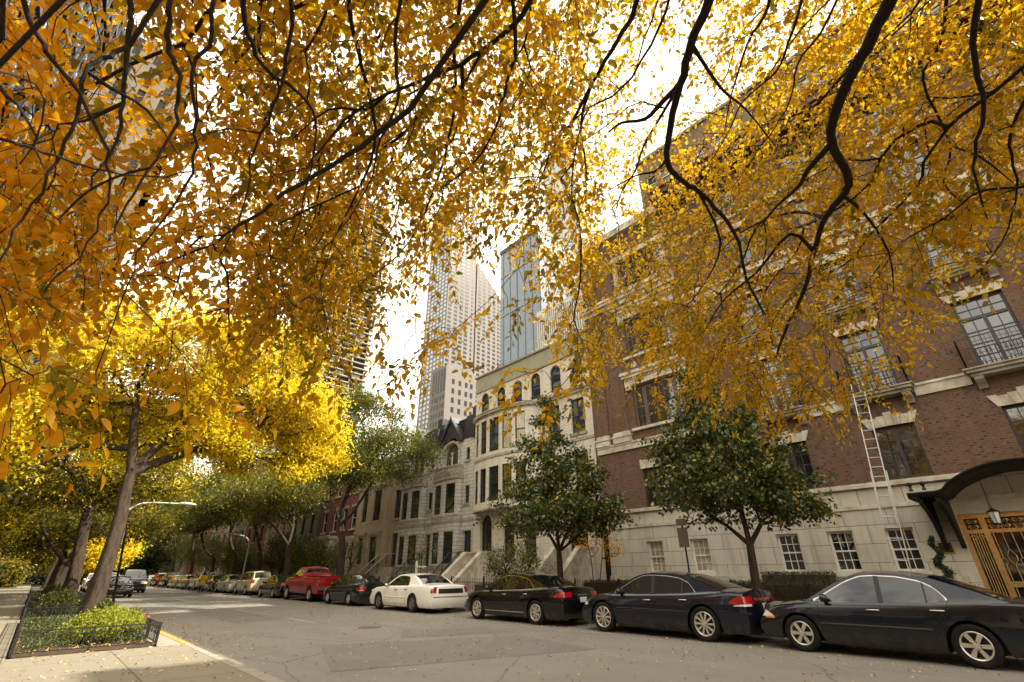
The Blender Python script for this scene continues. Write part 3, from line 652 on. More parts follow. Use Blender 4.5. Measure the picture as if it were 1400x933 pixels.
b = MB(); b.box((-.06,-.01,-.05),(.06,.01,.05)); o = b.build('turn_light', M['blinker'], None); o.location = (-.80, 2.21, .83)
van = bpy.data.objects['moving_van']; o.parent = van
make_car(wagon(paint='paint_silver', trim='black', marker=0), (4.9, 58.5, 0), PI, 'silver utility vehicle parked at left kerb, seen between the two nearest trunks', 'car', lg, 2)
make_car(sedan(paint='paint_maroon', trim='black', marker=0), (4.85, 64.5, 0), PI, 'dark red sedan at left kerb behind the silver one', 'car', lg, 2)
make_car(wagon(paint='paint_white', trim='black', marker=0), (4.9, 71, 0), PI, 'white utility vehicle farthest along the left kerb', 'car', lg, 2)
# ================================================================ walls, windows, houses
class Pl:
    """a vertical wall plane: s runs along u, d goes into the building"""
    def __init__(s, p0, u):
        s.p = p0; L = math.hypot(*u); s.u = (u[0]/L, u[1]/L); s.n = (s.u[1], -s.u[0])
    def __call__(s, a, z, d=0): return (s.p[0]+s.u[0]*a+s.n[0]*d, s.p[1]+s.u[1]*a+s.n[1]*d, z)
    def box(s, b, a0, a1, z0, z1, d0, d1):
        P = [s(a, z, d) for z in (z0, z1) for a, d in ((a0,d0),(a1,d0),(a1,d1),(a0,d1))]
        return b.add(P, [[0,3,2,1],[4,5,6,7],[0,1,5,4],[1,2,6,5],[2,3,7,6],[3,0,4,7]])
    def prism(s, b, poly, d0, d1):
        n = len(poly); vs = [s(a, z, d0) for a, z in poly]+[s(a, z, d1) for a, z in poly]
        return b.add(vs, [list(range(n))[::-1], [n+i for i in range(n)]]+[[i, (i+1)%n, n+(i+1)%n, n+i] for i in range(n)])
def seg(p, q): return Pl(p, (q[0]-p[0], q[1]-p[1])), math.hypot(q[0]-p[0], q[1]-p[1])
FX = Pl((20.0, 0.0), (0, 1))          # the street front on the right
def op(c, w, z0, z1, arch=False): return dict(a=c-w/2, b=c+w/2, z0=z0, z1=z1, arch=arch)
def wall(b, pl, s0, s1, z0, z1, ops=(), depth=.2):
    A = sorted({s0, s1, *[o[k] for o in ops for k in ('a', 'b')]}); Z = sorted({z0, z1, *[o[k] for o in ops for k in ('z0', 'z1')]})
    A = [a for a in A if s0 <= a <= s1]; Z = [z for z in Z if z0 <= z <= z1]
    for i in range(len(A)-1):
        for j in range(len(Z)-1):
            ca, cz = (A[i]+A[i+1])/2, (Z[j]+Z[j+1])/2
            if any(o['a'] < ca < o['b'] and o['z0'] < cz < o['z1'] for o in ops): continue
            b.quad(pl(A[i], Z[j]), pl(A[i+1], Z[j]), pl(A[i+1], Z[j+1]), pl(A[i], Z[j+1]))
    for o in ops:
        a, c, l, h = o['a'], o['b'], o['z0'], o['z1']
        if o['arch']:
            r = (c-a)/2; m = (a+c)/2; zs = h-r; n = 12
            arc = [(m-r*math.cos(PI*k/n), zs+r*math.sin(PI*k/n)) for k in range(n+1)]
            lf = [(a, h)]+arc[:n//2+1][::-1]; rt = [(c, h)]+arc[n//2:]
            b.quad(*[pl(*p) for p in lf]); b.quad(*[pl(*p) for p in rt])
            for p, q in zip(arc[:-1], arc[1:]): b.quad(pl(*p), pl(*q), pl(*q, depth), pl(*p, depth))
            e = [((a, l), (a, zs)), ((c, l), (c, zs)), ((a, l), (c, l))]
        else: e = [((a, l), (a, h)), ((c, l), (c, h)), ((a, l), (c, l)), ((a, h), (c, h))]
        for p, q in e: b.quad(pl(*p), pl(*q), pl(*q, depth), pl(*p, depth))
    return b
def window(root, pl, o, style='sash', fm='frame', d=.12, cols=1, rows=2, bar=.03, fr=.06, glass='glass', sill=None, transom=None, name='window', mid=.05):
    a, c, l, h = o['a'], o['b'], o['z0'], o['z1']; b = MB(); t = .07; r = (c-a)/2; m = (a+c)/2
    zs = h-r if o['arch'] else h
    e = .003   # the frame stays clear of the reveal
    pl.box(b, a+e, a+fr, l+e, zs-e, d, d+t); pl.box(b, c-fr, c-e, l+e, zs-e, d, d+t); pl.box(b, a+fr, c-fr, l+e, l+fr, d, d+t)
    if o['arch']:
        n = 12; out = [(m-(r-e)*math.cos(PI*k/n), zs+(r-e)*math.sin(PI*k/n)) for k in range(n+1)]; inn = [(m-(r-fr)*math.cos(PI*k/n), zs+(r-fr)*math.sin(PI*k/n)) for k in range(n+1)]
        for k in range(n): pl.prism(b, [out[k], out[k+1], inn[k+1], inn[k]], d, d+t)
    else: pl.box(b, a+fr, c-fr, h-fr, h-e, d, d+t)
    ia, ic, il, ih = a+fr, c-fr, l+fr, h-fr
    if style == 'french':
        if transom: pl.box(b, ia, ic, transom-mid, transom+mid, d-.012, d+t-.01)
        pl.box(b, m-mid, m+mid, il, (transom-mid) if transom else ih, d-.01, d+t-.008)
        top = (transom-mid) if transom else ih
        for s0, s1 in ((ia, m-mid), (m+mid, ic)):
            for k in range(1, cols): x = s0+(s1-s0)*k/cols; pl.box(b, x-bar/2, x+bar/2, il, top, d+.012, d+t-.02)
            for k in range(1, rows): z = il+(top-il)*k/rows; pl.box(b, s0, s1, z-bar/2, z+bar/2, d+.014, d+t-.022)
        if transom:
            for k in range(1, 4): x = ia+(ic-ia)*k/4; pl.box(b, x-bar/2, x+bar/2, transom+mid, ih, d+.012, d+t-.02)
            z = (transom+mid+ih)/2; pl.box(b, ia, ic, z-bar/2, z+bar/2, d+.014, d+t-.022)
    else:
        z = (il+ih)/2; pl.box(b, ia, ic, z-mid/2, z+mid/2, d-.01, d+t-.01)
        for k in range(1, cols): x = ia+(ic-ia)*k/cols; pl.box(b, x-bar/2, x+bar/2, il, ih-(.0), d+.012, d+t-.02)
        for k in range(1, rows):
            if abs(il+(ih-il)*k/rows-z) < .05: continue
            zz = il+(ih-il)*k/rows; pl.box(b, ia, ic, zz-bar/2, zz+bar/2, d+.014, d+t-.022)
    w = b.build(name, M[fm], root, root=root)
    g = MB(); q = d+t*.62; zt = zs if o['arch'] else ih+.02   # leaves of glass are never quite in one plane
    for s0, s1 in (((ia-.02, m), (m, ic+.02)) if style == 'french' else ((ia-.02, ic+.02),)):
        mz = (il+zt)/2
        for z0, z1 in (((il-.02, mz), (mz, zt)) if style != 'french' else ((il-.02, zt),)):
            e1, e2 = rnd.uniform(-.009, .009), rnd.uniform(-.012, .012)
            g.quad(pl(s0, z0, q-e1-e2), pl(s1, z0, q+e1-e2), pl(s1, z1, q+e1+e2), pl(s0, z1, q-e1+e2))
    if o['arch']:
        n = 12; g.quad(*[pl(m-(r-.03)*math.cos(PI*k/n), zs+(r-.03)*math.sin(PI*k/n), q) for k in range(n+1)])
    g.build('pane', M[glass], w, root=root)
    if sill:
        s = MB(); pl.box(s, a-.1, c+.1, l-.14, l-.003, -.10, d+.02); s.build('sill', M[sill], w, root=root)
    return w
def part(name, mat, root, fn, **k):
    b = MB(); fn(b); return b.build(name, M[mat] if isinstance(mat, str) else mat, root, root=root, **k)
def house_shell(root, y0, y1, z1, depth=9, roof='slate', mat='darkwall', x=20.0):
    """side and back walls and the roof, 5 mm behind the front"""
    b = MB(); b.box((x+.3, y0+.01, 0), (x+depth, y1-.01, z1-.05)); return b.build('rear_wall', M[mat], root, root=root)
def lintel(b, pl, m, w, z, h, nblk=7, flare=.16):
    """flat arch of splayed blocks with a taller keystone"""
    n = nblk
    for k in range(n):
        f0, f1 = k/n, (k+1)/n; key = k == n//2
        hh = h*(1.28 if key else 1.0 if k % 2 == 0 else .88)
        xb0, xb1 = m-w/2+w*f0, m-w/2+w*f1; s0 = (f0-.5)*2*flare; s1 = (f1-.5)*2*flare
        g = .004
        pl.prism(b, [(xb0+g, z), (xb1-g, z), (xb1+s1*hh/h-g, z+hh), (xb0+s0*hh/h+g, z+hh)], -.03-(.03 if key else .012*(k % 2 == 0)), .0)
def bracket(b, pl, s, z, w=.22, h=.34, out=.4):
    poly = [(0,0),(-out,0),(-out,-.10),(-out*.75,-.18),(-out*.42,-h*.75),(-.10,-h),(0,-h)]
    vs = [pl(s-w/2, z+q, d) for d, q in poly]+[pl(s+w/2, z+q, d) for d, q in poly]; n = len(poly)
    b.add(vs, [list(range(n))[::-1], [n+i for i in range(n)]]+[[i, (i+1)%n, n+(i+1)%n, n+i] for i in range(n)])
def balcony(root, pl, m, w, z, out=.52, rail=.95, brackets=True):
    b = MB(); pl.box(b, m-w/2, m+w/2, z-.16, z, -out, .0); pl.box(b, m-w/2-.06, m+w/2+.06, z-.06, z-.02, -out-.06, -.003); pl.box(b, m-w/2+.06, m+w/2-.06, z-.26, z-.163, -out+.10, -.002)
    o = b.build('balcony', M['sill'], root, root=root)
    if brackets:
        for s in (m-w/2+.22, m+w/2-.22):
            q = MB(); bracket(q, pl, s, z-.262, out=out-.12); q.build('bracket', M['sill'], o, root=root)
    r = MB(); y = .02; zt = z+rail
    def bars(a0, d0, a1, d1):
        L = math.hypot(a1-a0, d1-d0); n = max(2, int(L/.115))
        for zz, t in ((zt, .035), (z+.09, .02), (zt-.16, .016)): r.bar(pl(a0, zz, d0), pl(a1, zz, d1), t, t*.7)
        for k in range(n+1):
            f = k/n; a, d = a0+(a1-a0)*f, d0+(d1-d0)*f; t = .032 if k in (0, n) else .013
            r.bar(pl(a, z, d), pl(a, zt, d), t)
            if k < n and k % 2 == 0:   # scrolls
                aa, dd = a0+(a1-a0)*(f+.5/n), d0+(d1-d0)*(f+.5/n)
                c = [pl(aa+.045*math.cos(w)*(a1-a0)/L, z+.42+.13*math.sin(w), dd+.045*math.cos(w)*(d1-d0)/L) for w in np.linspace(0, 2*PI, 9)]
                r.tube(c, .008, 4, cap=False)
    i = .05
    bars(m-w/2+i, -out+i, m+w/2-i, -out+i); bars(m-w/2+i, -.02, m-w/2+i, -out+i); bars(m+w/2-i, -.02, m+w/2-i, -out+i)
    r.build('railing', M['iron'], o, root=root); return o

# ---------------------------------------------------------------- the big brick mansion
def brick_mansion():
    rt = empty('brick_mansion', (20, 0, 0), 0, 'large red brick mansion with limestone ground floor and gilded entrance door', 'building', 'buildings on the right side')
    Y0, Y1 = -8.0, 15.3
    gw = [op(3.58,.78,1.42,2.68), op(5.24,.78,1.42,2.68), op(6.95,.78,1.42,2.68), op(10.40,.80,1.42,2.68), op(12.5,.80,1.42,2.68)]
    door = op(.20, 3.72, .18, 2.95)
    part('stone_base', 'ashlar', rt, lambda b: wall(b, FX, Y0, 15.0, 0, 3.96, gw+[door], .26))
    def plinth(b):
        for a, c in ((2.3, 15.03), (Y0, -1.9)):
            FX.box(b, a, c, 0, 1.16, -.10, -.003); FX.box(b, a, c, 1.162, 1.30, -.07, -.003)
    part('plinth', 'stone', rt, plinth)
    for k, o in enumerate(gw): window(rt, FX, o, 'sash', 'white', .14, 3, 4, .022, .075, 'blind' if k > 2 else 'glass', 'white')
    def wt(b):
        FX.box(b, Y0, 15.05, 3.30, 3.42, -.05, -.003); FX.box(b, Y0, 15.1, 3.962, 4.07, -.13, .1); FX.box(b, Y0, 15.07, 4.072, 4.115, -.08, .1)
    part('water_table', 'stone', rt, wt)
    # the brick wall and its windows
    cols = [6.07, 2.78, -.55, -3.9, -7.0]
    ops = []; W1, W2, W3, W4, W5 = [], [], [], [], []
    for c in cols:
        W1.append(op(c, 1.2, 4.16, 5.86)); W2.append(op(c, 1.25, 7.06, 9.45)); W3.append(op(c, 1.25, 10.5, 12.62)); W4.append(op(c, 1.2, 14.25, 16.2)); W5.append(op(c, 1.1, 17.3, 18.9))
    pv = [op(11.2, 2.9, 7.86, 10.0), op(11.2, 2.9, 11.72, 13.8), op(11.2, 2.8, 15.85, 17.7)]; pg = op(11.2, 2.9, 4.16, 5.86)
    ops = W1+W2+W3+W4+W5+pv+[pg]
    part('brick_wall', 'brick', rt, lambda b: wall(b, FX, Y0, Y1, 4.118, 19.6, ops, .24))
    for o in W1: window(rt, FX, o, 'french', 'frame', .14, 2, 4, .028, .075)
    for o in W2: window(rt, FX, o, 'french', 'frame', .14, 2, 4, .028, .075, transom=8.8)
    for o in W3: window(rt, FX, o, 'french', 'frame', .14, 2, 4, .028, .075, transom=12.05)
    for o in W4+W5: window(rt, FX, o, 'french', 'frame', .14, 2, 3, .028, .075, sill='sill')
    for o in pv+[pg]:   # triple windows with heavy mullions
        a, c = o['a'], o['b']
        for s0, s1 in ((a, a+.62), (a+.62, c-.62), (c-.62, c)):
            window(rt, FX, dict(a=s0, b=s1, z0=o['z0'], z1=o['z1'], arch=False), 'sash', 'maroon' if o is not pg else 'frame', .13, 2 if s1-s0 < 1 else 3, 4, .024, .10)
    for o in W1+W2+W3+W4: part('keystone_lintel', 'stone', rt, lambda b: lintel(b, FX, (o['a']+o['b'])/2, 1.30, o['z1']+.003, .36 if o['z1'] < 6 else .30))
    def lint(b):
        for s in (12.55, 9.85): FX.box(b, s-.16, s+.16, 5.87, 6.3, -.04, .0)
        FX.box(b, 10.03, 12.37, 5.87, 6.25, -.03, 0)
    part('window_head', 'stone', rt, lint)

    def belt(b):
        edges = [9.0]+[x for c in cols for x in (c+.95, c-.95)]+[Y0]
        for a, c in zip(edges[::2], edges[1::2]):
            if a-c > .05: FX.box(b, c, a, 6.66, 6.98, -.07, -.002); FX.box(b, c, a, 6.982, 7.06, -.12, -.002)
        FX.box(b, Y0, 9.0, 13.15, 13.62, -.08, -.002); FX.box(b, Y0, 9.0, 13.622, 13.8, -.24, -.002); FX.box(b, Y0, 9.0, 13.802, 13.9, -.16, -.002)
        FX.box(b, Y0, 9.0, 16.9, 17.1, -.08, -.002)
        # mouldings under the pilasters of the left bay
        FX.box(b, 9.0, 15.12, 6.90, 7.18, -.10, -.002); FX.box(b, 9.0, 15.12, 7.182, 7.27, -.14, -.002)
        for s0, s1 in ((12.95, 14.0), (14.25, 15.1), (9.05, 9.5)):
            FX.box(b, s0, s1, 7.272, 7.55, -.20, -.002); FX.box(b, s0-.03, s1+.03, 7.552, 7.64, -.24, -.002); FX.box(b, s0+.04, s1-.04, 7.642, 7.82, -.17, -.002)
        for z in (10.08, 13.95): # entablatures over the triple windows
            FX.box(b, 9.55, 12.98, z, z+.40, -.12, -.002); FX.box(b, 9.48, 13.05, z+.402, z+.56, -.26, -.002); FX.box(b, 9.42, 13.11, z+.562, z+.72, -.34, -.002)
            FX.box(b, 12.62, 12.92, z-.22, z-.003, -.16, -.002); FX.box(b, 9.62, 9.80, z-.22, z-.003, -.16, -.002)
            for k in range(22): FX.box(b, 9.6+k*.152, 9.68+k*.152, z+.30, z+.40, -.19, -.121)
        for z in (7.72, 11.56, 15.66): FX.box(b, 9.6, 12.85, z, z+.13, -.16, .12)
        FX.box(b, 9.3, Y1, 15.0, 15.25, -.10, -.002); FX.box(b, 9.3, Y1, 15.252, 15.42, -.28, -.002); FX.box(b, 9.3, Y1, 15.422, 15.55, -.36, -.002)
        for o in (pv[2],):
            for s in (o['a']-.14, o['b']+.14): FX.box(b, s-.12, s+.12, o['z0']-.05, o['z1']+.1, -.10, -.002)
            FX.box(b, o['a']-.35, o['b']+.35, o['z1']+.102, o['z1']+.40, -.16, -.002)
        FX.box(b, 9.3, Y1, 19.6, 20.05, -.30, .3); FX.box(b, 14.9, 15.3, 20.052, 21.0, -.05, .4)
    part('belt_course', 'stone', rt, belt)
    def pil(b):
        for s0, s1 in ((13.05, 13.9), (14.3, 15.0)):
            for z0, z1 in ((7.825, 14.98), (15.56, 19.5)): FX.box(b, s0, s1, z0, z1, -.09, -.002)
    part('pilaster', 'brick', rt, pil)
    part('rosette', 'stone', rt, lambda b: [b.lathe([(.0, -.05), (.13, -.045), (.17, -.02), (.17, 0)], (20, s, z), 'x', 16) for s, z in ((12.35, 11.2), (10.0, 11.2))])
    for c in cols[:4]:
        balcony(rt, FX, c, 1.95, 7.06); 
    for c in cols[:4]:
        balcony(rt, FX, c, 1.75, 10.48, .42, .62)
    # cornice of dark red metal, attic above
    def corn(b):
        FX.box(b, Y0, 9.4, 19.3, 19.62, -.35, -.002); FX.box(b, Y0, 9.4, 19.622, 19.85, -.85, -.002); FX.box(b, Y0, 9.4, 19.852, 20.2, -1.0, .1); FX.box(b, Y0, 9.4, 20.202, 20.36, -1.12, .1)
        for k in range(22): FX.box(b, 9.1-k*.78-.16, 9.1-k*.78+.16, 19.35, 19.62, -.8, -.351)
    part('cornice', 'copper', rt, corn)
    aw = []
    for k in range(9):
        c = 9.6-k*2.05
        aw += [op(c, .62, 21.3, 22.6), op(c-.82, .62, 21.3, 22.6)]
    part('attic_wall', 'tanattic', rt, lambda b: (wall(b, Pl((20.12, 0), (0, 1)), Y0, 10.4, 19.9, 23.9, aw, .15), b.quad((20.12,10.4,19.9),(29,10.4,19.9),(29,10.4,23.9),(20.12,10.4,23.9))))
    for o in aw: window(rt, Pl((20.12, 0), (0, 1)), o, 'sash', 'white', .08, 1, 2, .02, .05)
    part('parapet', 'darkledge', rt, lambda b: FX.box(b, Y0, 10.42, 23.902, 24.1, .0, .6))
    b = MB(); b.box((20.5, Y0+.02, 0), (30, Y1-.02, 19.55)); b.box((20.5, Y0+.02, 19.56), (29, 10.38, 23.8)); b.build('rear_wall', M['darkwall'], rt, root=rt)
    # ---- gilded entrance
    dp = FX; b = MB(); a, c, l, h = door['a'], door['b'], .18, 2.95; d = .16
    for s0, s1 in ((a+.003, a+.11), (c-.11, c-.003)): FX.box(b, s0, s1, l, h-.003, d, d+.12)
    FX.box(b, a+.11, c-.11, h-.12, h-.003, d, d+.12); FX.box(b, a+.11, c-.11, 2.42, 2.52, d-.01, d+.11)
    for s in (c-.52, a+.52): FX.box(b, s-.07, s+.07, l, h-.12, d-.012, d+.108)
    FX.box(b, .14, .26, l, 2.42, d+.01, d+.1)
    for s0, s1 in ((c-.45, .26), (.14, a+.45)):
        FX.box(b, min(s0,s1), max(s0,s1), 1.02, 1.16, d+.02, d+.09); FX.box(b, min(s0,s1), max(s0,s1), l, .42, d+.02, d+.09)
    dr = b.build('entrance_door', M['brass'], rt, root=rt)
    g = MB(); g.quad(FX(a+.02, l, d+.10), FX(c-.02, l, d+.10), FX(c-.02, h-.02, d+.10), FX(a+.02, h-.02, d+.10)); g.build('pane', M['glass'], dr, root=rt)
    q = MB()
    def rod(p, z0, z1, r=.009): q.tube([FX(p, z0, d+.04), FX(p, z1, d+.04)], r, 5)
    def scroll(p, z, r, turns=1.4, fl=1):
        q.tube([FX(p+fl*r*(1-k/18*.75)*math.cos(2*PI*turns*k/18), z+r*(1-k/18*.75)*math.sin(2*PI*turns*k/18), d+.045) for k in range(19)], .009, 5, cap=False)
    for s0, s1 in ((c-.11, c-.45), (a+.11, a+.45)):     # side lights
        for k in range(1, 6): rod(s0+(s1-s0)*k/6, .32, 2.42, .010)
        for fl in (-1, 1): scroll((s0+s1)/2+fl*.07, .42, .075, 1.3, fl)
        for fl in (-1, 1): scroll((s0+s1)/2+fl*.08, 2.30, .08, 1.3, fl)
    for s0, s1 in ((c-.45, .26), (.14, a+.45)):
        n = 7
        for k in range(1, n):
            p = s0+(s1-s0)*k/n; rod(p, .42, 1.02); rod(p, 1.16, 1.58)
            if k % 2: 
                q.tube([FX(p+.055*math.cos(w), 1.66+.09*math.sin(w), d+.045) for w in np.linspace(-PI/2, 1.5*PI, 11)], .010, 5, cap=False)
                rod(p, 1.75, 2.42)
            else:
                sd = .16
                for fl in (-1, 1): q.tube([FX(p, 1.58, d+.045), FX(p+fl*sd*.55, 1.70, d+.045), FX(p+fl*sd*.55, 1.82, d+.045), FX(p, 1.98, d+.045)], .010, 5)
                rod(p, 1.98, 2.42)
            for z in (.62, .8, 2.15): q.lathe([(0, -.03), (.018, 0), (0, .03)], FX(p, z, d+.04), 'z', 6)
    for s0, s1 in ((c-.14, c-.42), (c-.62, .98), (.92, .20), (.2, -.52), (-.58, a+.62), (a+.42, a+.14)):   # scrollwork over the door
        n = max(1, round(abs(s1-s0)/.26))
        for k in range(n):
            p = s0+(s1-s0)*(k+.5)/n
            for z in (2.585, 2.73):
                for fl in (-1, 1): scroll(p+fl*.055, z, .062, 1.5, fl)
    q.build('grille', M['brass'], dr, root=rt)
    # ---- arched metal canopy over the door
    X0, X1 = 18.15, 19.998; k = MB(); yc, wd = .35, 2.40; zb = 3.36
    def arch(t, off=0): # profile across the door: flat ends, raised segment between
        y = yc+wd*(1-2*t); r = abs(y-yc); rr = 1.62
        return y, zb+off+(.62*(1-(r/rr)**2)**.8 if r < rr else 0)
    N = 36; top = [arch(i/N, .125) for i in range(N+1)]; bot = [arch(i/N, 0) for i in range(N+1)]
    for i in range(N):
        (ya, za), (yb_, zb_) = top[i], top[i+1]; (y2, z2), (y3, z3) = bot[i], bot[i+1]
        k.quad((X0, ya, za), (X0, yb_, zb_), (X1, yb_, zb_), (X1, ya, za)); k.quad((X0+.10, y2, z2), (X0+.10, y3, z3), (X1, y3, z3), (X1, y2, z2))
        k.quad((X0, ya, za), (X0, yb_, zb_), (X0-.06, yb_, zb_-.04), (X0-.06, ya, za-.04)); k.quad((X0-.06, ya, za-.04), (X0-.06, yb_, zb_-.04), (X0, y3, z3+.05), (X0, y2, z2+.05)); k.quad((X0, y2, z2+.05), (X0, y3, z3+.05), (X0+.10, y3, z3), (X0+.10, y2, z2))
    for (y, z) in (top[0], top[-1]): k.quad((X0-.02, y, z-.17), (X0-.02, y, z), (X1, y, z), (X1, y, z-.17))
    cn = k.build('entrance_canopy', M['canopy'], rt, root=rt)
    for y in (yc+wd-.12, yc+wd-.42, yc-wd+.12, yc-wd+.42):
        f = MB(); f.lathe([(.05,0),(.05,.04),(.03,.06),(.03,.12),(.06,.16),(.065,.20),(.03,.24),(0,.25)], (X0+.10, y, zb+.172), 'z', 10); f.build('finial', M['canopy'], cn, root=rt, smooth=True)
    for y in (yc+wd-.22, yc+wd-.62, yc-wd+.22, yc-wd+.62):
        f = MB(); poly = [(19.997, 3.34), (18.35, 3.34), (18.35, 3.20), (18.6, 3.10), (18.95, 2.98), (19.35, 2.7), (19.6, 2.4), (19.72, 2.12), (19.80, 2.02), (19.997, 2.02)]
        hole = [(19.90, 3.2), (18.85, 3.22), (19.25, 3.02), (19.6, 2.72), (19.82, 2.3)]
        f.prism([(p[0], p[1]) for p in poly], y-.05, y+.05, 'y'); f.v = [(v[0], v[1], v[2]) for v in f.v]
        f.build('console', M['canopy'], cn, root=rt)
    f = MB(); FX.box(f, 2.38, 2.75, 1.90, 2.22, -.04, -.003); pq = f.build('wall_plaque', M['bronze'], rt, root=rt)
    f = MB()
    for z in (1.90, 2.195): FX.box(f, 2.38, 2.75, z, z+.025, -.05, -.0401)
    for s in (2.38, 2.725): FX.box(f, s, s+.025, 1.926, 2.194, -.05, -.0401)
    f.build('plaque_rim', M['brass'], pq, root=rt)
    return rt
M['tanattic'] = masonry('tan_attic_brick', (.24,.165,.095), (.20,.135,.08), (.16,.12,.08), .22, .075, .008, .9)
brick_mansion()
# hanging lantern under the canopy
ln = empty('hanging_lantern', (19.0, 1.15, 0), 0, 'black iron lantern hanging from the arched door canopy', 'lantern')
b = MB(); b.tube([(19,1.15,2.98),(19,1.15,3.84)], .012, 5); b.build('hanging_rod', M['iron'], ln, root=ln)
b = MB(); b.lathe([(.012,3.0),(.03,2.97),(.15,2.90),(.16,2.885),(0,2.885)], (19,1.15,0), 'z', 6)
for k in range(6): a = PI/3*k; b.bar((19+.14*math.cos(a),1.15+.14*math.sin(a),2.885), (19+.09*math.cos(a),1.15+.09*math.sin(a),2.60), .015)
b.lathe([(0,2.60),(.10,2.60),(.10,2.575),(.03,2.55),(0,2.53)], (19,1.15,0), 'z', 6); b.build('lantern_frame', M['iron'], ln, root=ln)
b = MB(); b.lathe([(.125,2.88),(.08,2.605)], (19,1.15,0), 'z', 6); b.build('lantern_glass', M['clear'], ln, root=ln)

# ladder against the balcony
ld = empty('extension_ladder', (18.7, 3.55, .12), 0, 'long aluminium extension ladder leaning on the balcony beside the door', 'ladder')
A, Bp = Vector((18.55, 3.66, .12)), Vector((19.42, 3.20, 7.35)); dx = (Bp-A).normalized(); sd = Vector((0, 1, 0)); sd = (sd-dx*sd.dot(dx)).normalized(); nn = dx.cross(sd)
for nm, t0, t1, w, off in (('lower_section', 0, .58, .205, 0), ('upper_section', .36, 1, .17, .045)):
    for sg in (-1, 1):
        b = MB(); b.bar(A.lerp(Bp, t0)+sd*w*sg+nn*off, A.lerp(Bp, t1)+sd*w*sg+nn*off, .028, .055, up=nn); b.build('ladder_rail', M['alum'], ld, root=ld)
    L = (Bp-A).length; n0, n1 = int(t0*L/.305)+1, int(t1*L/.305)
    for k in range(n0, n1):
        b = MB(); c = A.lerp(Bp, (k+.3)*.305/L)+nn*off; b.tube([c-sd*w, c+sd*w], .013, 6); b.build('rung', M['alum'], ld, root=ld)
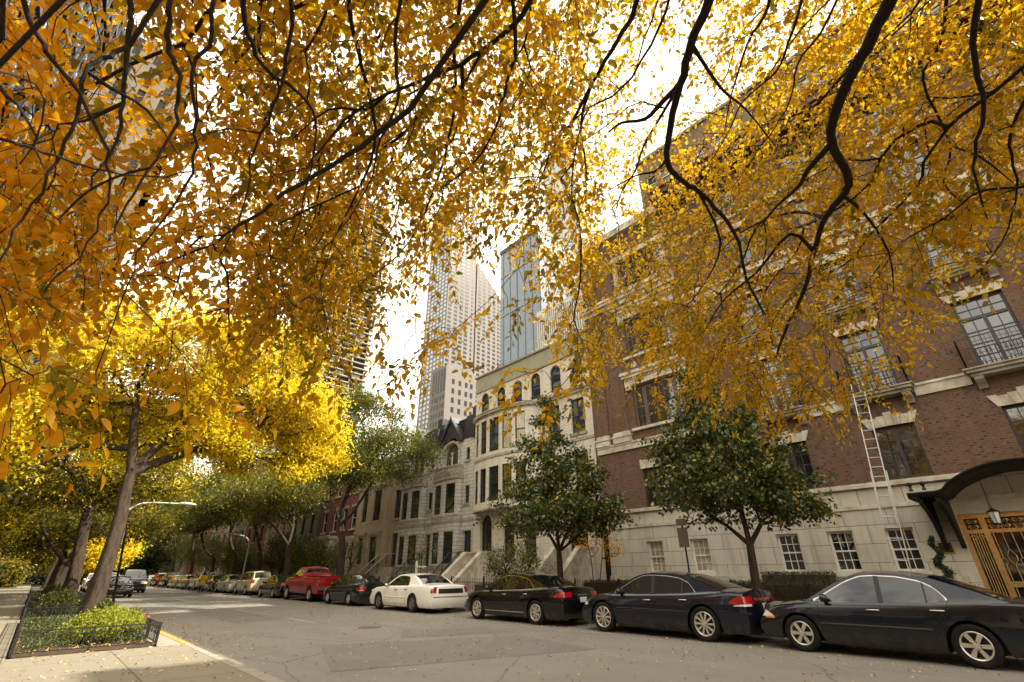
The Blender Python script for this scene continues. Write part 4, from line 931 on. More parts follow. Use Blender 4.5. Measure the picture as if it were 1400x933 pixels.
# ---------------------------------------------------------------- cream town house with a bow
def rows_windows(rt, pl, ops, **k):
    for o in ops: window(rt, pl, o, **k)
def cream_house():
    rt = empty('cream_town_house', (20, 20.5, 0), 0, 'cream stone town house with round arched top windows and a curved bow', 'building', 'buildings on the right side')
    y0, y1 = 15.305, 25.65
    ar = [op(c, .86, 11.25, 12.95, True) for c in (24.66, 22.95, 21.3, 19.62, 17.9, 16.2)]
    dr = op(24.35, 1.15, 1.95, 4.75, True); dr2 = op(16.9, 1.3, 1.95, 4.9, True)
    up = [op(16.35, 1.0, 8.4, 10.4), op(18.2, 1.0, 8.4, 10.4), op(16.35, 1.0, 5.4, 7.4), op(18.2, 1.0, 5.4, 7.4)]
    low = [op(22.2, .95, 2.2, 4.2), op(20.4, .95, 2.2, 4.2)]
    part('front_wall', 'cream', rt, lambda b: wall(b, FX, y0, y1, 0, 13.2, ar+up+low+[dr, dr2], .22))
    for o in ar: window(rt, FX, o, 'sash', 'frame', .10, 1, 2, .02, .06)
    for o in up+low: window(rt, FX, o, 'sash', 'frame', .12, 1, 2, .02, .06, sill='sill')
    for o, nm in ((dr, 'frame'), (dr2, 'frame')): window(rt, FX, o, 'french', nm, .2, 1, 2, .03, .10, name='entrance_door')
    part('frieze', 'greenstone', rt, lambda b: FX.box(b, y0, y1+.003, 13.202, 14.28, -.04, .3))
    part('coping', 'darkledge', rt, lambda b: (FX.box(b, y0, y1+.05, 14.282, 14.40, -.16, .4), FX.box(b, y0, y1+.02, 13.14, 13.20, -.07, -.002)))
    # bow
    pts = [(20.0, 25.45), (19.52, 25.05), (19.22, 24.2), (19.08, 23.2), (19.08, 21.95), (19.22, 20.9), (19.55, 20.0), (20.0, 19.55)]
    bw = MB(); wins = []
    for p, q in zip(pts[1:], pts[:-1]):
        pl, L = seg(p, q); o = []
        if L > .85: o = [op(L/2, min(.95, L-.28), 8.34, 10.5), op(L/2, min(.95, L-.28), 5.35, 7.4)]
        wall(bw, pl, 0, L, 4.95, 10.72, o, .18); wins += [(pl, x) for x in o]
    bow = bw.build('bow', M['cream'], rt, root=rt)
    for pl, o in wins: window(rt, pl, o, 'sash', 'frame', .07, 1, 2, .02, .055, 'blind' if o['z0'] > 8 and rnd.random() < .5 else 'glass')
    def trim(b):
        for z0, z1, k in ((10.722, 10.82, .05), (10.822, 11.0, .14), (11.002, 11.08, .22), (7.95, 8.12, .06), (4.86, 4.948, .10)):
            P = [(20+(x-20)*(1+k*.9)-k*.1*(x < 20), 22.5+(y-22.5)*(1+k*.06)) for x, y in pts]; P[0] = (20.0, P[0][1]); P[-1] = (20.0, P[-1][1])
            n = len(P); b.add([(x, y, z0) for x, y in P]+[(x, y, z1) for x, y in P], [list(range(n))[::-1], [n+i for i in range(n)]]+[[i, (i+1)%n, n+(i+1)%n, n+i] for i in range(n-1)])
        for p, q in zip(pts[1:], pts[:-1]):
            pl, L = seg(p, q); n = int(L/.13)
            for k in range(n): pl.box(b, (k+.25)*L/n, (k+.75)*L/n, 10.825, 10.96, -.20, -.02)
        FX.box(b, y0, 19.5, 10.722, 10.9, -.12, -.002); FX.box(b, y0, 19.5, 10.902, 11.08, -.2, -.002); FX.box(b, y0, y1, 7.95, 8.1, -.05, -.002)
    part('dentil_cornice', 'sill', rt, trim)
    house_shell(rt, y0, y1, 14.2)
    # carved band round the door arch
    def da(b, oo):
        for o in (oo,):
            r = (o['b']-o['a'])/2; m = (o['a']+o['b'])/2; zs = o['z1']-r
            for k in range(13):
                w0, w1 = PI*k/13, PI*(k+1)/13-.02
                FX.prism(b, [(m-(r+.03)*math.cos(w0), zs+(r+.03)*math.sin(w0)), (m-(r+.03)*math.cos(w1), zs+(r+.03)*math.sin(w1)), (m-(r+.3)*math.cos(w1), zs+(r+.3)*math.sin(w1)), (m-(r+.3)*math.cos(w0), zs+(r+.3)*math.sin(w0))], -.05, -.002)
    for q in (dr, dr2): part('door_surround', 'cream', rt, lambda b: da(b, q))
    return rt
def stoop(root, y, w, zt, x0, cheek='stone', treads=True, rail=None, n=11):
    """steps up to a door, child of the house"""
    b = MB(); run = (19.98-.9-x0)
    for k in range(n):
        x = x0+run*k/n; z = .12+(zt-.12)*(k+1)/n; b.box((x, y-w/2, .0), (x+run/n+.003 if k < n-1 else 19.98, y+w/2, z-.001*k))
    s = b.build('stoop', M['sill'], root, root=root)
    if cheek:
        for sg in (-1, 1):
            c = MB(); yy = y+sg*(w/2+.14); poly = [(x0-.25, .1), (x0-.25, .55), (19.05, zt+.55), (19.97, zt+.55), (19.97, .1)]
            c.prism(poly, yy-.12, yy+.12, 'y'); ck = c.build('cheek_wall', M[cheek], s, root=root)
            d = MB(); d.prism([(x0-.30, .552), (19.05, zt+.552), (19.97, zt+.552), (19.97, zt+.66), (19.0, zt+.66), (x0-.30, .67)], yy-.16, yy+.16, 'y'); d.build('cheek_coping', M['stone'], s, root=root)
    if rail:
        for sg in (-1, 1):
            r = MB(); yy = y+sg*(w/2-.03); P = lambda t, h: (x0+run*t, yy, .12+(zt-.12)*t+h)
            r.bar(P(0, .9), P(1, .9), .05, .04); r.bar(P(1, .9), (19.9, yy, zt+.9), .05, .04); r.bar(P(0, .15), P(1, .15), .02)
            o = r.build('handrail', M[rail], s, root=root); r = MB()
            for k in range(22): r.bar(P(k/21, 0), P(k/21, .9), .016 if k % 7 else .04)
            r.build('baluster', M['iron'], s, root=root)
    return s
ch = cream_house()
stoop(ch, 24.35, 1.25, 1.95, 16.9, 'stone', rail=None); stoop(ch, 16.9, 1.4, 1.95, 17.0, 'stone')
pk = empty('pumpkin', (18.75, 24.0, 1.62), 0, 'orange pumpkin sitting on the steps of the cream house', 'pumpkin')
b = MB(); rows = []
for i in range(9):
    a = PI*i/8; rows.append([(18.75+(.17+.012*math.cos(8*w))*math.sin(a)*math.cos(w), 24.0+(.17+.012*math.cos(8*w))*math.sin(a)*math.sin(w), 1.76-.13*math.cos(a)) for w in np.linspace(0, 2*PI, 32, endpoint=False)])
b.grid(rows, closed=True); b.build('fruit', M['pumpkin'], pk, root=pk, smooth=True)
b = MB(); b.tube([(18.75,24,1.88),(18.76,24,1.95),(18.79,24.01,1.99)], [.02,.016,.014], 6); b.build('stalk', M['bark'], pk, root=pk)

# ---------------------------------------------------------------- the pair of rock-faced houses under a black mansard
def rock_house():
    rt = empty('rock_faced_house', (20, 25.66, 0), 0, 'pale rock faced stone house with a black gable, next to the cream house', 'building', 'buildings on the right side')
    y0, y1 = 25.66, 30.12; H = 10.1
    door = op(26.3, .92, 1.75, 3.95); w2 = op(26.42, .52, 5.65, 6.8); w3 = op(26.45, .46, 8.55, 9.45, True)
    lg = op(28.45, 2.0, 8.2, 10.05, True)
    part('front_wall', 'rustic', rt, lambda b: wall(b, FX, y0, y1, 0, H, [door, w2, w3, lg], .30))
    window(rt, FX, w2, 'sash', 'blacktrim', .12, 1, 2, .02, .05, sill='sill'); window(rt, FX, w3, 'sash', 'blacktrim', .12, 1, 2, .02, .05, sill='sill')
    window(rt, FX, door, 'french', 'blacktrim', .2, 1, 2, .03, .10, name='entrance_door', transom=3.5)
    # two arched windows behind the loggia arch, with a column between
    pl = Pl((20.31, 0), (0, 1)); oo = [op(28.92, .72, 8.3, 9.72, True), op(27.98, .72, 8.3, 9.72, True)]
    part('loggia_wall', 'rustic', rt, lambda b: wall(b, pl, 27.4, 29.5, 8.2, 10.08, oo, .1))
    for o in oo: window(rt, pl, o, 'sash', 'blacktrim', .03, 1, 2, .02, .05)
    for s in (28.45, 27.42, 29.48):
        part('column', 'stone', rt, lambda b: b.lathe([(.10,8.2),(.10,8.28),(.065,8.32),(.06,9.2),(.10,9.26),(.11,9.38),(0,9.38)], (20.1 if s == 28.45 else 19.95, s, 0), 'z', 10))
    # bow with two windows to a floor and the carved parapet on top
    pts = [(20.0, 30.05), (19.60, 29.95), (19.42, 28.45), (19.60, 26.95), (20.0, 26.92)]
    b = MB(); wins = []
    for p, q in zip(pts[1:], pts[:-1]):
        pl2, L = seg(p, q); o = [op(L/2, .98, 2.0, 3.95), op(L/2, .98, 5.1, 7.05)] if L > 1 else []
        wall(b, pl2, 0, L, 0, 7.35, o, .16); wins += [(pl2, x) for x in o]
    b.build('bay', M['rustic'], rt, root=rt)
    for pl2, o in wins: window(rt, pl2, o, 'sash', 'blacktrim', .07, 1, 2, .02, .055)
    for z0, z1, k in ((7.352, 7.50, .14), (8.16, 8.30, .10), (4.55, 4.68, .07), (4.85, 5.0, .07), (1.7, 1.86, .08)):
        def band(b):
            P = [(20+(x-20)*(1+k*1.2), 28.48+(y-28.48)*(1+k*.25)) for x, y in pts]; n = len(P)
            b.add([(x, y, z0) for x, y in P]+[(x, y, z1) for x, y in P], [list(range(n))[::-1], [n+i for i in range(n)]]+[[i, (i+1)%n, n+(i+1)%n, n+i] for i in range(n-1)])
        part('band_course', 'sill', rt, band)
    part('string_course', 'sill', rt, lambda b: FX.box(b, y0, 26.9, 4.55, 4.68, -.04, -.002))
    def ring(b):
        for k in range(15):
            w0, w1 = PI*k/15, PI*(k+1)/15-.015; r = 1.0; m, zs = 28.45, 9.05
            FX.prism(b, [(m-(r+.02)*math.cos(w0), zs+(r+.02)*math.sin(w0)), (m-(r+.02)*math.cos(w1), zs+(r+.02)*math.sin(w1)), (m-(r+.2)*math.cos(w1), zs+(r+.2)*math.sin(w1)), (m-(r+.2)*math.cos(w0), zs+(r+.2)*math.sin(w0))], -.06, -.002)
    part('arch_surround', 'sill', rt, ring)
    def par(b):
        for p, q in zip(pts[1:], pts[:-1]):
            pl2, L = seg(p, q); pl2.box(b, 0, L, 7.502, 8.158, -.02, .10)
            if L > 1:
                for k in range(5):
                    for w in range(3): b.lathe([(.0,-.05),(.09,-.03),(.11,0)], pl2(L*(k+.5)/5+.1*math.cos(w*2.1), 7.83+.14*math.sin(w*2.1), -.02), 'x', 7)
    part('balcony_parapet', 'sill', rt, par)
    # black mansard with a pointed gable
    def man(b):
        b.prism([(19.93, H), (19.93, H+.16), (20.0, H+.2), (20.22, H+1.75), (20.5, H+1.75), (20.5, H)], y0, 27.05, 'y'); b.prism([(19.93, H), (19.93, H+.16), (20.0, H+.2), (20.22, H+1.75), (20.5, H+1.75), (20.5, H)], 29.85, y1, 'y')
        b.prism([(20.6, H-.02), (20.5, H+1.75), (24, H+1.9), (24, H-.02)], y0+.01, y1-.01, 'y')
    part('mansard_roof', 'slate', rt, man)
    def gab(b):
        FX.prism(b, [(27.0, H-.12), (28.45, H+1.75), (29.9, H-.12), (29.45, H-.12), (28.95, H+.25), (27.95, H+.25), (27.45, H-.12)], -.12, .5)
        b.bar((19.86, 27.0, H-.10), (19.86, 28.45, H+1.8), .22, .14); b.bar((19.86, 29.9, H-.10), (19.86, 28.45, H+1.8), .22, .14)
        FX.prism(b, [(28.15, H+1.45), (28.45, H+2.0), (28.75, H+1.45)], -.2, 1.0)
        FX.box(b, 25.7, 26.3, H+1.4, H+2.3, .2, 2.2)
    part('gable', 'blacktrim', rt, gab)
    FX_ = MB(); FX.box(FX_, y0-.02, y0+.12, H-.15, H+1.4, -.16, .6); FX_.build('roof_kerb', M['blacktrim'], rt, root=rt)
    house_shell(rt, y0, y1, H+.2)
    stoop(rt, 26.3, 1.0, 1.75, 17.4, None, rail='iron')
    return rt
r1 = rock_house()
r2 = copy_tree(r1); r2.location.y += 4.47; r2['label'] = 'pale rock faced stone house with black gable, half hidden by the green tree'

def plain_house(name, label, y0, y1, H, mat, wins, fm='frame', stone='sill', bay=None, door=None, base=None, cornice='sill', glass='glass', lint=True, X=20.0, stp=True):
    rt = empty(name, (X, (y0+y1)/2, 0), 0, label, 'building', 'buildings on the right side'); pl = Pl((X, 0), (0, 1))
    ops = [op(*w) for w in wins]; inb = [o for o in ops if bay and bay[0] <= o['a'] and o['b'] <= bay[1] and o['z1'] < bay[2]]
    flat = [o for o in ops if o not in inb]; d = [op(*door)] if door else []
    part('front_wall', mat, rt, lambda b: wall(b, pl, y0, y1, base or 0, H, [o for o in flat if o['z0'] >= (base or 0)]+[o for o in d if not base], .2))
    if base: part('stone_base', stone, rt, lambda b: wall(b, pl, y0, y1, 0, base-.003, [o for o in flat if o['z0'] < base]+d, .2))
    for o in flat: window(rt, pl, o, 'sash', fm, .1, 1, 2, .02, .06, glass, stone)
    if d: window(rt, pl, d[0], 'french', 'maroon', .15, 1, 2, .03, .1, name='entrance_door')
    if bay:
        a, c, h, out = bay; p2 = Pl((X-out, 0), (0, 1)); b = MB(); wall(b, p2, a, c, 0, h, inb, .2)
        for s in (a, c): b.quad(p2(s, 0), pl(s, 0), pl(s, h), p2(s, h))
        b.build('bay', M[mat if not base else stone], rt, root=rt)
        for o in inb: window(rt, p2, o, 'sash', fm, .1, 1, 2, .02, .06, glass)
        def bt(q):
            p2.box(q, a-.1, c+.1, h+.002, h+.25, -.14, out); p2.box(q, a-.04, c+.04, 4.5, 4.72, -.08, -.002)
            for o in inb:
                for s in (o['a']-.13, o['b']+.13): p2.box(q, s-.08, s+.08, o['z0']-.2, o['z1']+.18, -.05, -.002)
                p2.box(q, o['a']-.25, o['b']+.25, o['z1']+.182, o['z1']+.34, -.10, -.002)
        part('bay_trim', stone if base or mat == 'tan' else 'sill', rt, bt)
    def cn(q):
        pl.box(q, y0, y1, H+.002, H+.28, -.12, .3); pl.box(q, y0-.0, y1, H+.282, H+.5, -.4, .3)
        n = int((y1-y0)/.6)
        for k in range(n): pl.box(q, y0+(k+.35)*(y1-y0)/n, y0+(k+.65)*(y1-y0)/n, H+.05, H+.28, -.34, -.121)
        if lint:
            for o in flat: pl.box(q, o['a']-.12, o['b']+.12, o['z1']+.004, o['z1']+.24, -.04, -.002)
    part('cornice', cornice, rt, cn); house_shell(rt, y0, y1, H+.2, x=X)
    if d and stp: stoop(rt, (d[0]['a']+d[0]['b'])/2, 1.3, d[0]['z0'], 17.0, None, rail='alum' if mat == 'tan' else 'iron')
    return rt
plain_house('sandstone_house', 'tan sandstone house with pilastered bay and pale stair handrails', 34.6, 42.3, 10.0, 'tan',
  [(38.2,1.25,2.15,4.15),(40.4,.9,2.15,4.15),(38.2,1.3,5.4,7.8),(40.4,.95,5.4,7.8),(35.6,.9,5.4,7.6),(35.6,.85,8.4,9.6),(38.2,1.1,8.4,9.6),(40.4,.9,8.4,9.6)], bay=(36.7,41.8,8.1,.45), door=(35.45,1.1,1.9,4.3), stone='tan')
plain_house('red_brick_house', 'red brick row house with pale lintels behind the red pickup', 42.31, 51.6, 11.2, 'redbrick',
  [(43.4,.9,5.1,7.0),(45.3,.9,5.1,7.0),(47.4,.9,5.1,7.0),(49.8,.9,5.1,7.0),(43.4,.9,8.3,10.1),(45.3,.9,8.3,10.1),(47.4,.9,8.3,10.1),(49.8,.9,8.3,10.1),(44.4,.95,1.9,3.8),(47.6,1.0,1.9,3.8),(49.2,.8,1.9,3.8)], fm='white', stone='stone', bay=(46.4,50.4,4.4,.7), door=(45.9,.1,1.8,4.0) and (42.95,.9,1.8,4.0), base=4.5)
plain_house('grey_stone_house', 'grey green stone house between the red brick and the pink houses', 51.61, 60, 10.6, 'greyhouse',
  [(c,.95,z,z+1.9) for c in (53.2,55.6,58) for z in (5.2,8.2)]+[(53.2,.9,2,3.9),(58,.9,2,3.9)], door=(55.6,1.1,1.9,4.2))
plain_house('pink_stone_house', 'pink stone house with red door far down the street', 60.01, 68, 10.2, 'pinkhouse',
  [(c,1.0,z,z+2) for c in (61.8,64.2,66.6) for z in (5.0,7.9)]+[(61.8,.9,2,3.9),(66.6,.9,2,3.9)], door=(64.2,1.1,1.9,4.4), fm='white', stone='stone')
for i, (y0, y1, H, mt, lb) in enumerate([(68.01,77,11,'redbrick','brown red row house just beyond the pink house'), (77.01,86,10,'greyhouse','dim grey row house behind the far parked cars'), (86.01,97,12,'tan','tan row house near the end of the parked cars'), (97.01,112,11,'redbrick','brick row house at the far end of the street'), (112.01,135,12,'greyhouse','last grey house closing the far right side')]):
    plain_house('row_house', lb, y0, y1, H, mt, [(y0+(y1-y0)*f, 1.0, z, z+1.9) for f in (.2,.5,.8) for z in (2.0, 5.2, 8.2)], stp=False)
# ================================================================ ground, kerbs, beds
def sheet(name, mat, x0, x1, y0, y1, z, kind='structure'):
    b = MB(); b.quad((x0,y0,z),(x1,y0,z),(x1,y1,z),(x0,y1,z)); return b.build(name, M[mat], kind=kind)
sheet('ground', 'earth', -900, 1200, -900, 1500, -.06)
sheet('road', 'asphalt', 3.0, 14.05, -60, 420, 0)
def slab(name, mat, x0, x1, y0, y1, z0, z1):
    b = MB(); b.box((x0,y0,z0),(x1,y1,z1)); return b.build(name, M[mat], kind='structure')
KX = 3.05
slab('left_pavement', 'concrete', -3.4, .05, -40, 200, -.05, .12)
slab('carriage_walk', 'concrete', .051, KX-.16, -40, 14.05, -.05, .118)
slab('right_pavement', 'concrete', 14.2, 20.3, -40, 200, -.05, .12)
def kerb(name, mat, x0, x1, y0, y1, z=.122):
    b = MB(); b.prism([(x0,-.05),(x1,-.05),(x1,z-.03),(x1-.03 if x1 < 8 else x1,z),(x0 if x1 < 8 else x0+.03,z),(x0,z-.03 if x1 > 8 else z)], y0, y1, 'y'); return b.build(name, M[mat], kind='structure')
kerb('left_kerb', 'kerb', KX-.16, KX, -40, 14.0); kerb('left_kerb', 'kerb', KX-.16, KX, 17.6, 200)
kerb('yellow_kerb', 'yellowpaint', KX-.16, KX+.002, 14.0, 17.6, .124)
kerb('right_kerb', 'kerb', 14.05, 14.2, -40, 200)
# pale gutter pan beside the left kerb, and repair patches in the asphalt
sheet('gutter', 'kerb', KX, KX+.32, -20, 12.9, .004)
b = MB(); b.quad((4.2,9.2,.004),(9.4,7.6,.004),(9.9,10.6,.004),(5.4,12.6,.004)); b.build('asphalt_patch', M['patch'], kind='structure')
b = MB(); b.quad((7.4,12.4,.004),(10.3,11.2,.004),(10.5,12.8,.004),(8.3,13.8,.004)); b.build('asphalt_patch', M['patch'], kind='structure')
b = MB(); b.quad((5.5,20,.004),(7.3,20.5,.004),(7.5,46,.004),(5.9,46,.004)); b.build('asphalt_patch', M['patch'], kind='structure')
for y0, y1 in ((17.8,20.6),(25.5,27.6),(37,41),(50,55)):
    b = MB(); b.quad((7.42,y0,.008),(7.53,y0,.008),(7.53,y1,.008),(7.42,y1,.008)); b.build('lane_line', M['whitepaint'], kind='structure')
b = MB(); b.lathe([(0,.0),(.34,.0),(.36,-.006)], (8.1,15.4,.011), 'z', 24); b.v = [(x,y,z) for x,y,z in b.v]
mh = b.build('manhole_cover', M['signback'], label='round iron manhole cover set in the asphalt beyond the patch', cat='manhole', loc=(8.1,15.4,0))
# planting beds
beds = [(14.25, 24.0), (26.0, 36.5), (38.5, 49), (51, 62), (64, 76)]
for y0, y1 in beds: slab('planting_soil', 'soil', .08, 2.42, y0, y1, -.05, .126)
slab('parkway_strip', 'kerb', 2.43, KX-.162, 14.06, 200, -.05, .115)
for (a, c) in zip([x[1] for x in beds], [x[0] for x in beds[1:]]): slab('carriage_walk', 'concrete', .051, 2.428, a, c, -.05, .118)

def low_fence(y0, y1, label, detail=True):
    rt = empty('bed_fence', (1.25, y0, .12), 0, label, 'fence', 'low iron fences round the planting beds')
    H = .42; sp = .115 if detail else .17
    def side(p, q):
        L = math.hypot(q[0]-p[0], q[1]-p[1]); n = max(3, int(L/sp)); b = MB()
        P = lambda t, z: (p[0]+(q[0]-p[0])*t, p[1]+(q[1]-p[1])*t, .12+z)
        b.bar(P(0, H), P(1, H), .035, .022); b.bar(P(0, .06), P(1, .06), .022, .018); b.bar(P(0, H-.09), P(1, H-.09), .014)
        b.build('rail', M['iron'], rt, root=rt); b = MB(); tx, ty = (q[0]-p[0])/L, (q[1]-p[1])/L
        for k in range(n):
            b.bar(P((k+.5)/n, .06), P((k+.5)/n, H-.02), .011)
            if detail and k % 3 == 1:   # arch loops between the pickets
                c = P((k+.5)/n, H-.09); b.tube([(c[0]+sp*math.cos(w)*tx, c[1]+sp*math.cos(w)*ty, c[2]-.005-.13*math.sin(w)) for w in np.linspace(0, PI, 9)], .007, 4)
        b.build('picket', M['iron'], rt, root=rt)
        m = max(1, round(L/1.3))
        for k in range(m+1):
            b = MB(); c = P(k/m, 0); b.box((c[0]-.02, c[1]-.02, .1), (c[0]+.02, c[1]+.02, .12+H+.02)); b.build('post', M['iron'], rt, root=rt)
    x0, x1 = .10, 2.40
    side((x0, y0), (x1, y0)); side((x0, y0+.03), (x0, y1)); side((x1, y0+.03), (x1, y1)); side((x0+.03, y1), (x1-.03, y1))
low_fence(14.27, 23.98, 'nearest low black iron fence around the bed with the lime shrub')
low_fence(26.02, 36.48, 'low iron fence around the second planting bed behind the front trunk')
low_fence(38.52, 48.98, 'low iron fence around the third planting bed', False)
low_fence(51.02, 61.98, 'low iron fence around the fourth, farthest visible planting bed', False)

# ================================================================ leaves as real little blades
def quads_leaves(C, N, A, Ln, Wd, fold=.25):
    """C centres (base), A axis unit, N normal unit; returns V, F of two-quad folded diamonds (6 verts, 2 quads)"""
    n = len(C); Sd = np.cross(A, N); Ln = Ln[:, None]; Wd = Wd[:, None]
    base = C; tip = C+A*Ln; m1 = C+A*Ln*.45-N*Ln*.03
    l = m1+Sd*Wd*.5+N*Wd*fold; r = m1-Sd*Wd*.5+N*Wd*fold
    V = np.stack([base, l, tip, r], 1).reshape(-1, 3)
    i = np.arange(n)[:, None]*4; F = i+np.array([0, 1, 2, 3])
    return V, F.reshape(-1, 4)
def full_leaves(C, N, A, Ln, Wd, curl=.16):
    """an ovate, pointed, folded and curled leaf of 8 quads"""
    n = len(C); Sd = np.cross(A, N); L = Ln[:, None]; W = Wd[:, None]
    ts = [0, .16, .42, .70, 1.0]; ws = [.05, .36, .5, .34, .02]; cols = []
    cv = npr.normal(0, 1, (n, 1))*curl*.6+curl
    for t, w in zip(ts, ws):
        mid = C+A*L*t-N*L*cv*(t*t)
        cols += [mid+Sd*W*w+N*W*w*.45, mid, mid-Sd*W*w+N*W*w*.45]
    V = np.stack(cols, 1).reshape(-1, 3); f = []
    for k in range(4): b = k*3; f += [[b, b+1, b+4, b+3], [b+1, b+2, b+5, b+4]]
    F = (np.arange(n)[:, None, None]*15+np.array(f)[None]).reshape(-1, 4)
    return V, F
def unit(v): return v/np.maximum(np.linalg.norm(v, axis=-1, keepdims=True), 1e-9)
def rnd_dirs(n): return unit(npr.normal(size=(n, 3)))

# ---------------------------------------------------------------- branching: every target is linked to the nearest node of the tree grown so far
def grow(nodes, targets, start, step=.5, sag=.0, jit=.12, bias=None):
    """nodes: list of (pos, parent). returns extended list and index of each target's end node"""
    P = np.zeros((len(nodes)+len(targets)*8+10, 3)); par = np.full(len(P), -1); dist = np.zeros(len(P)); n = 0
    for p, q in nodes:
        P[n] = p; par[n] = q; dist[n] = 0 if q < 0 else dist[q]+np.linalg.norm(P[n]-P[q]); n += 1
    T = np.asarray(targets); d0 = np.linalg.norm(T-np.asarray(start), axis=1); ends = np.zeros(len(T), int)
    for ti in np.argsort(d0):
        t = T[ti]; dv = np.linalg.norm(P[:n]-t, axis=1)
        k = int(np.argmin(dv+.22*dist[:n])); L = dv[k]; m = max(1, min(7, int(L/step))); a = P[k].copy(); prev = k
        off = npr.normal(0, jit*L, 3)*.6
        for j in range(1, m+1):
            f = j/m; q = a+(t-a)*f+off*math.sin(PI*f)+np.array([0, 0, -sag*L*math.sin(PI*f)]); 
            if j == m: q = t
            P[n] = q; par[n] = prev; dist[n] = dist[prev]+np.linalg.norm(q-P[prev]); prev = n; n += 1
        ends[ti] = prev
    return P[:n], par[:n], ends
def branch_mesh(P, par, rmin, power, rmax=None, fixed=None, sides=(5, 4, 3), minr=None):
    """pipe-model radii, one short frustum per link, as numpy arrays split thick / thin"""
    n = len(P); cnt = np.zeros(n); kids = np.zeros(n, int)
    for i in range(n):
        if par[i] >= 0: kids[par[i]] += 1
    cnt[kids == 0] = 1
    order = range(n-1, -1, -1)
    for i in order:
        if par[i] >= 0: cnt[par[i]] += cnt[i]
    r = rmin*cnt**power
    if rmax: r = np.minimum(r, rmax)
    if fixed is not None:
        for i, v in fixed.items(): r[i] = max(v, 0)
    return r
def frusta(P, par, r, sel, ns):
    I = np.array([i for i in range(len(P)) if par[i] >= 0 and sel[i]])
    if len(I) == 0: return np.zeros((0, 3)), np.zeros((0, 4), int)
    A = P[par[I]]; B = P[I]; d = unit(B-A); B = B+d*(r[I]*.4)[:, None]
    ra = np.minimum(r[par[I]], r[I]*1.35); rb = r[I]
    u = unit(np.cross(d, np.where(np.abs(d[:, 2:3]) < .9, np.array([[0, 0, 1.]]), np.array([[1., 0, 0]])))); v = np.cross(d, u)
    ring = []
    for C, rr in ((A, ra), (B, rb)):
        for k in range(ns):
            w = 2*PI*k/ns; ring.append(C+(u*math.cos(w)+v*math.sin(w))*rr[:, None])
    V = np.stack(ring, 1).reshape(-1, 3)
    f = [[k, (k+1) % ns, ns+(k+1) % ns, ns+k] for k in range(ns)]
    F = (np.arange(len(I))[:, None, None]*2*ns+np.array(f)[None]).reshape(-1, 4)
    return V, F
def trunk_mesh(path, r0, r1, name, mat, parent, root, n=12, flare=1.5, wob=.08):
    """tapered trunk with root flare, furrowed outline"""
    P = [Vector(p) for p in path]; m = 16; pts = []
    def cat(t):
        k = min(int(t*(len(P)-1)), len(P)-2); f = t*(len(P)-1)-k
        p0, p1, p2, p3 = P[max(k-1, 0)], P[k], P[k+1], P[min(k+2, len(P)-1)]
        return .5*((2*p1)+(p2-p0)*f+(2*p0-5*p1+4*p2-p3)*f*f+(3*p1-p0-3*p2+p3)*f**3)
    pts = [cat(i/m) for i in range(m+1)]; rows = []
    for i, p in enumerate(pts):
        t = i/m; r = r0+(r1-r0)*t; r *= 1+(flare-1)*math.exp(-t*14)
        row = []
        for k in range(n*2):
            w = PI*k/n; rr = r*(1+wob*math.sin(3*w+i*.25)+wob*.5*math.sin(7*w+i*.4)+(.12*math.exp(-t*9))*math.sin(5*w)); row.append((p[0]+rr*math.cos(w), p[1]+rr*math.sin(w), p[2]))
        rows.append(row)
    b = MB(); b.grid(rows, closed=True); return b.build(name, M[mat], parent, root=root, smooth=True)

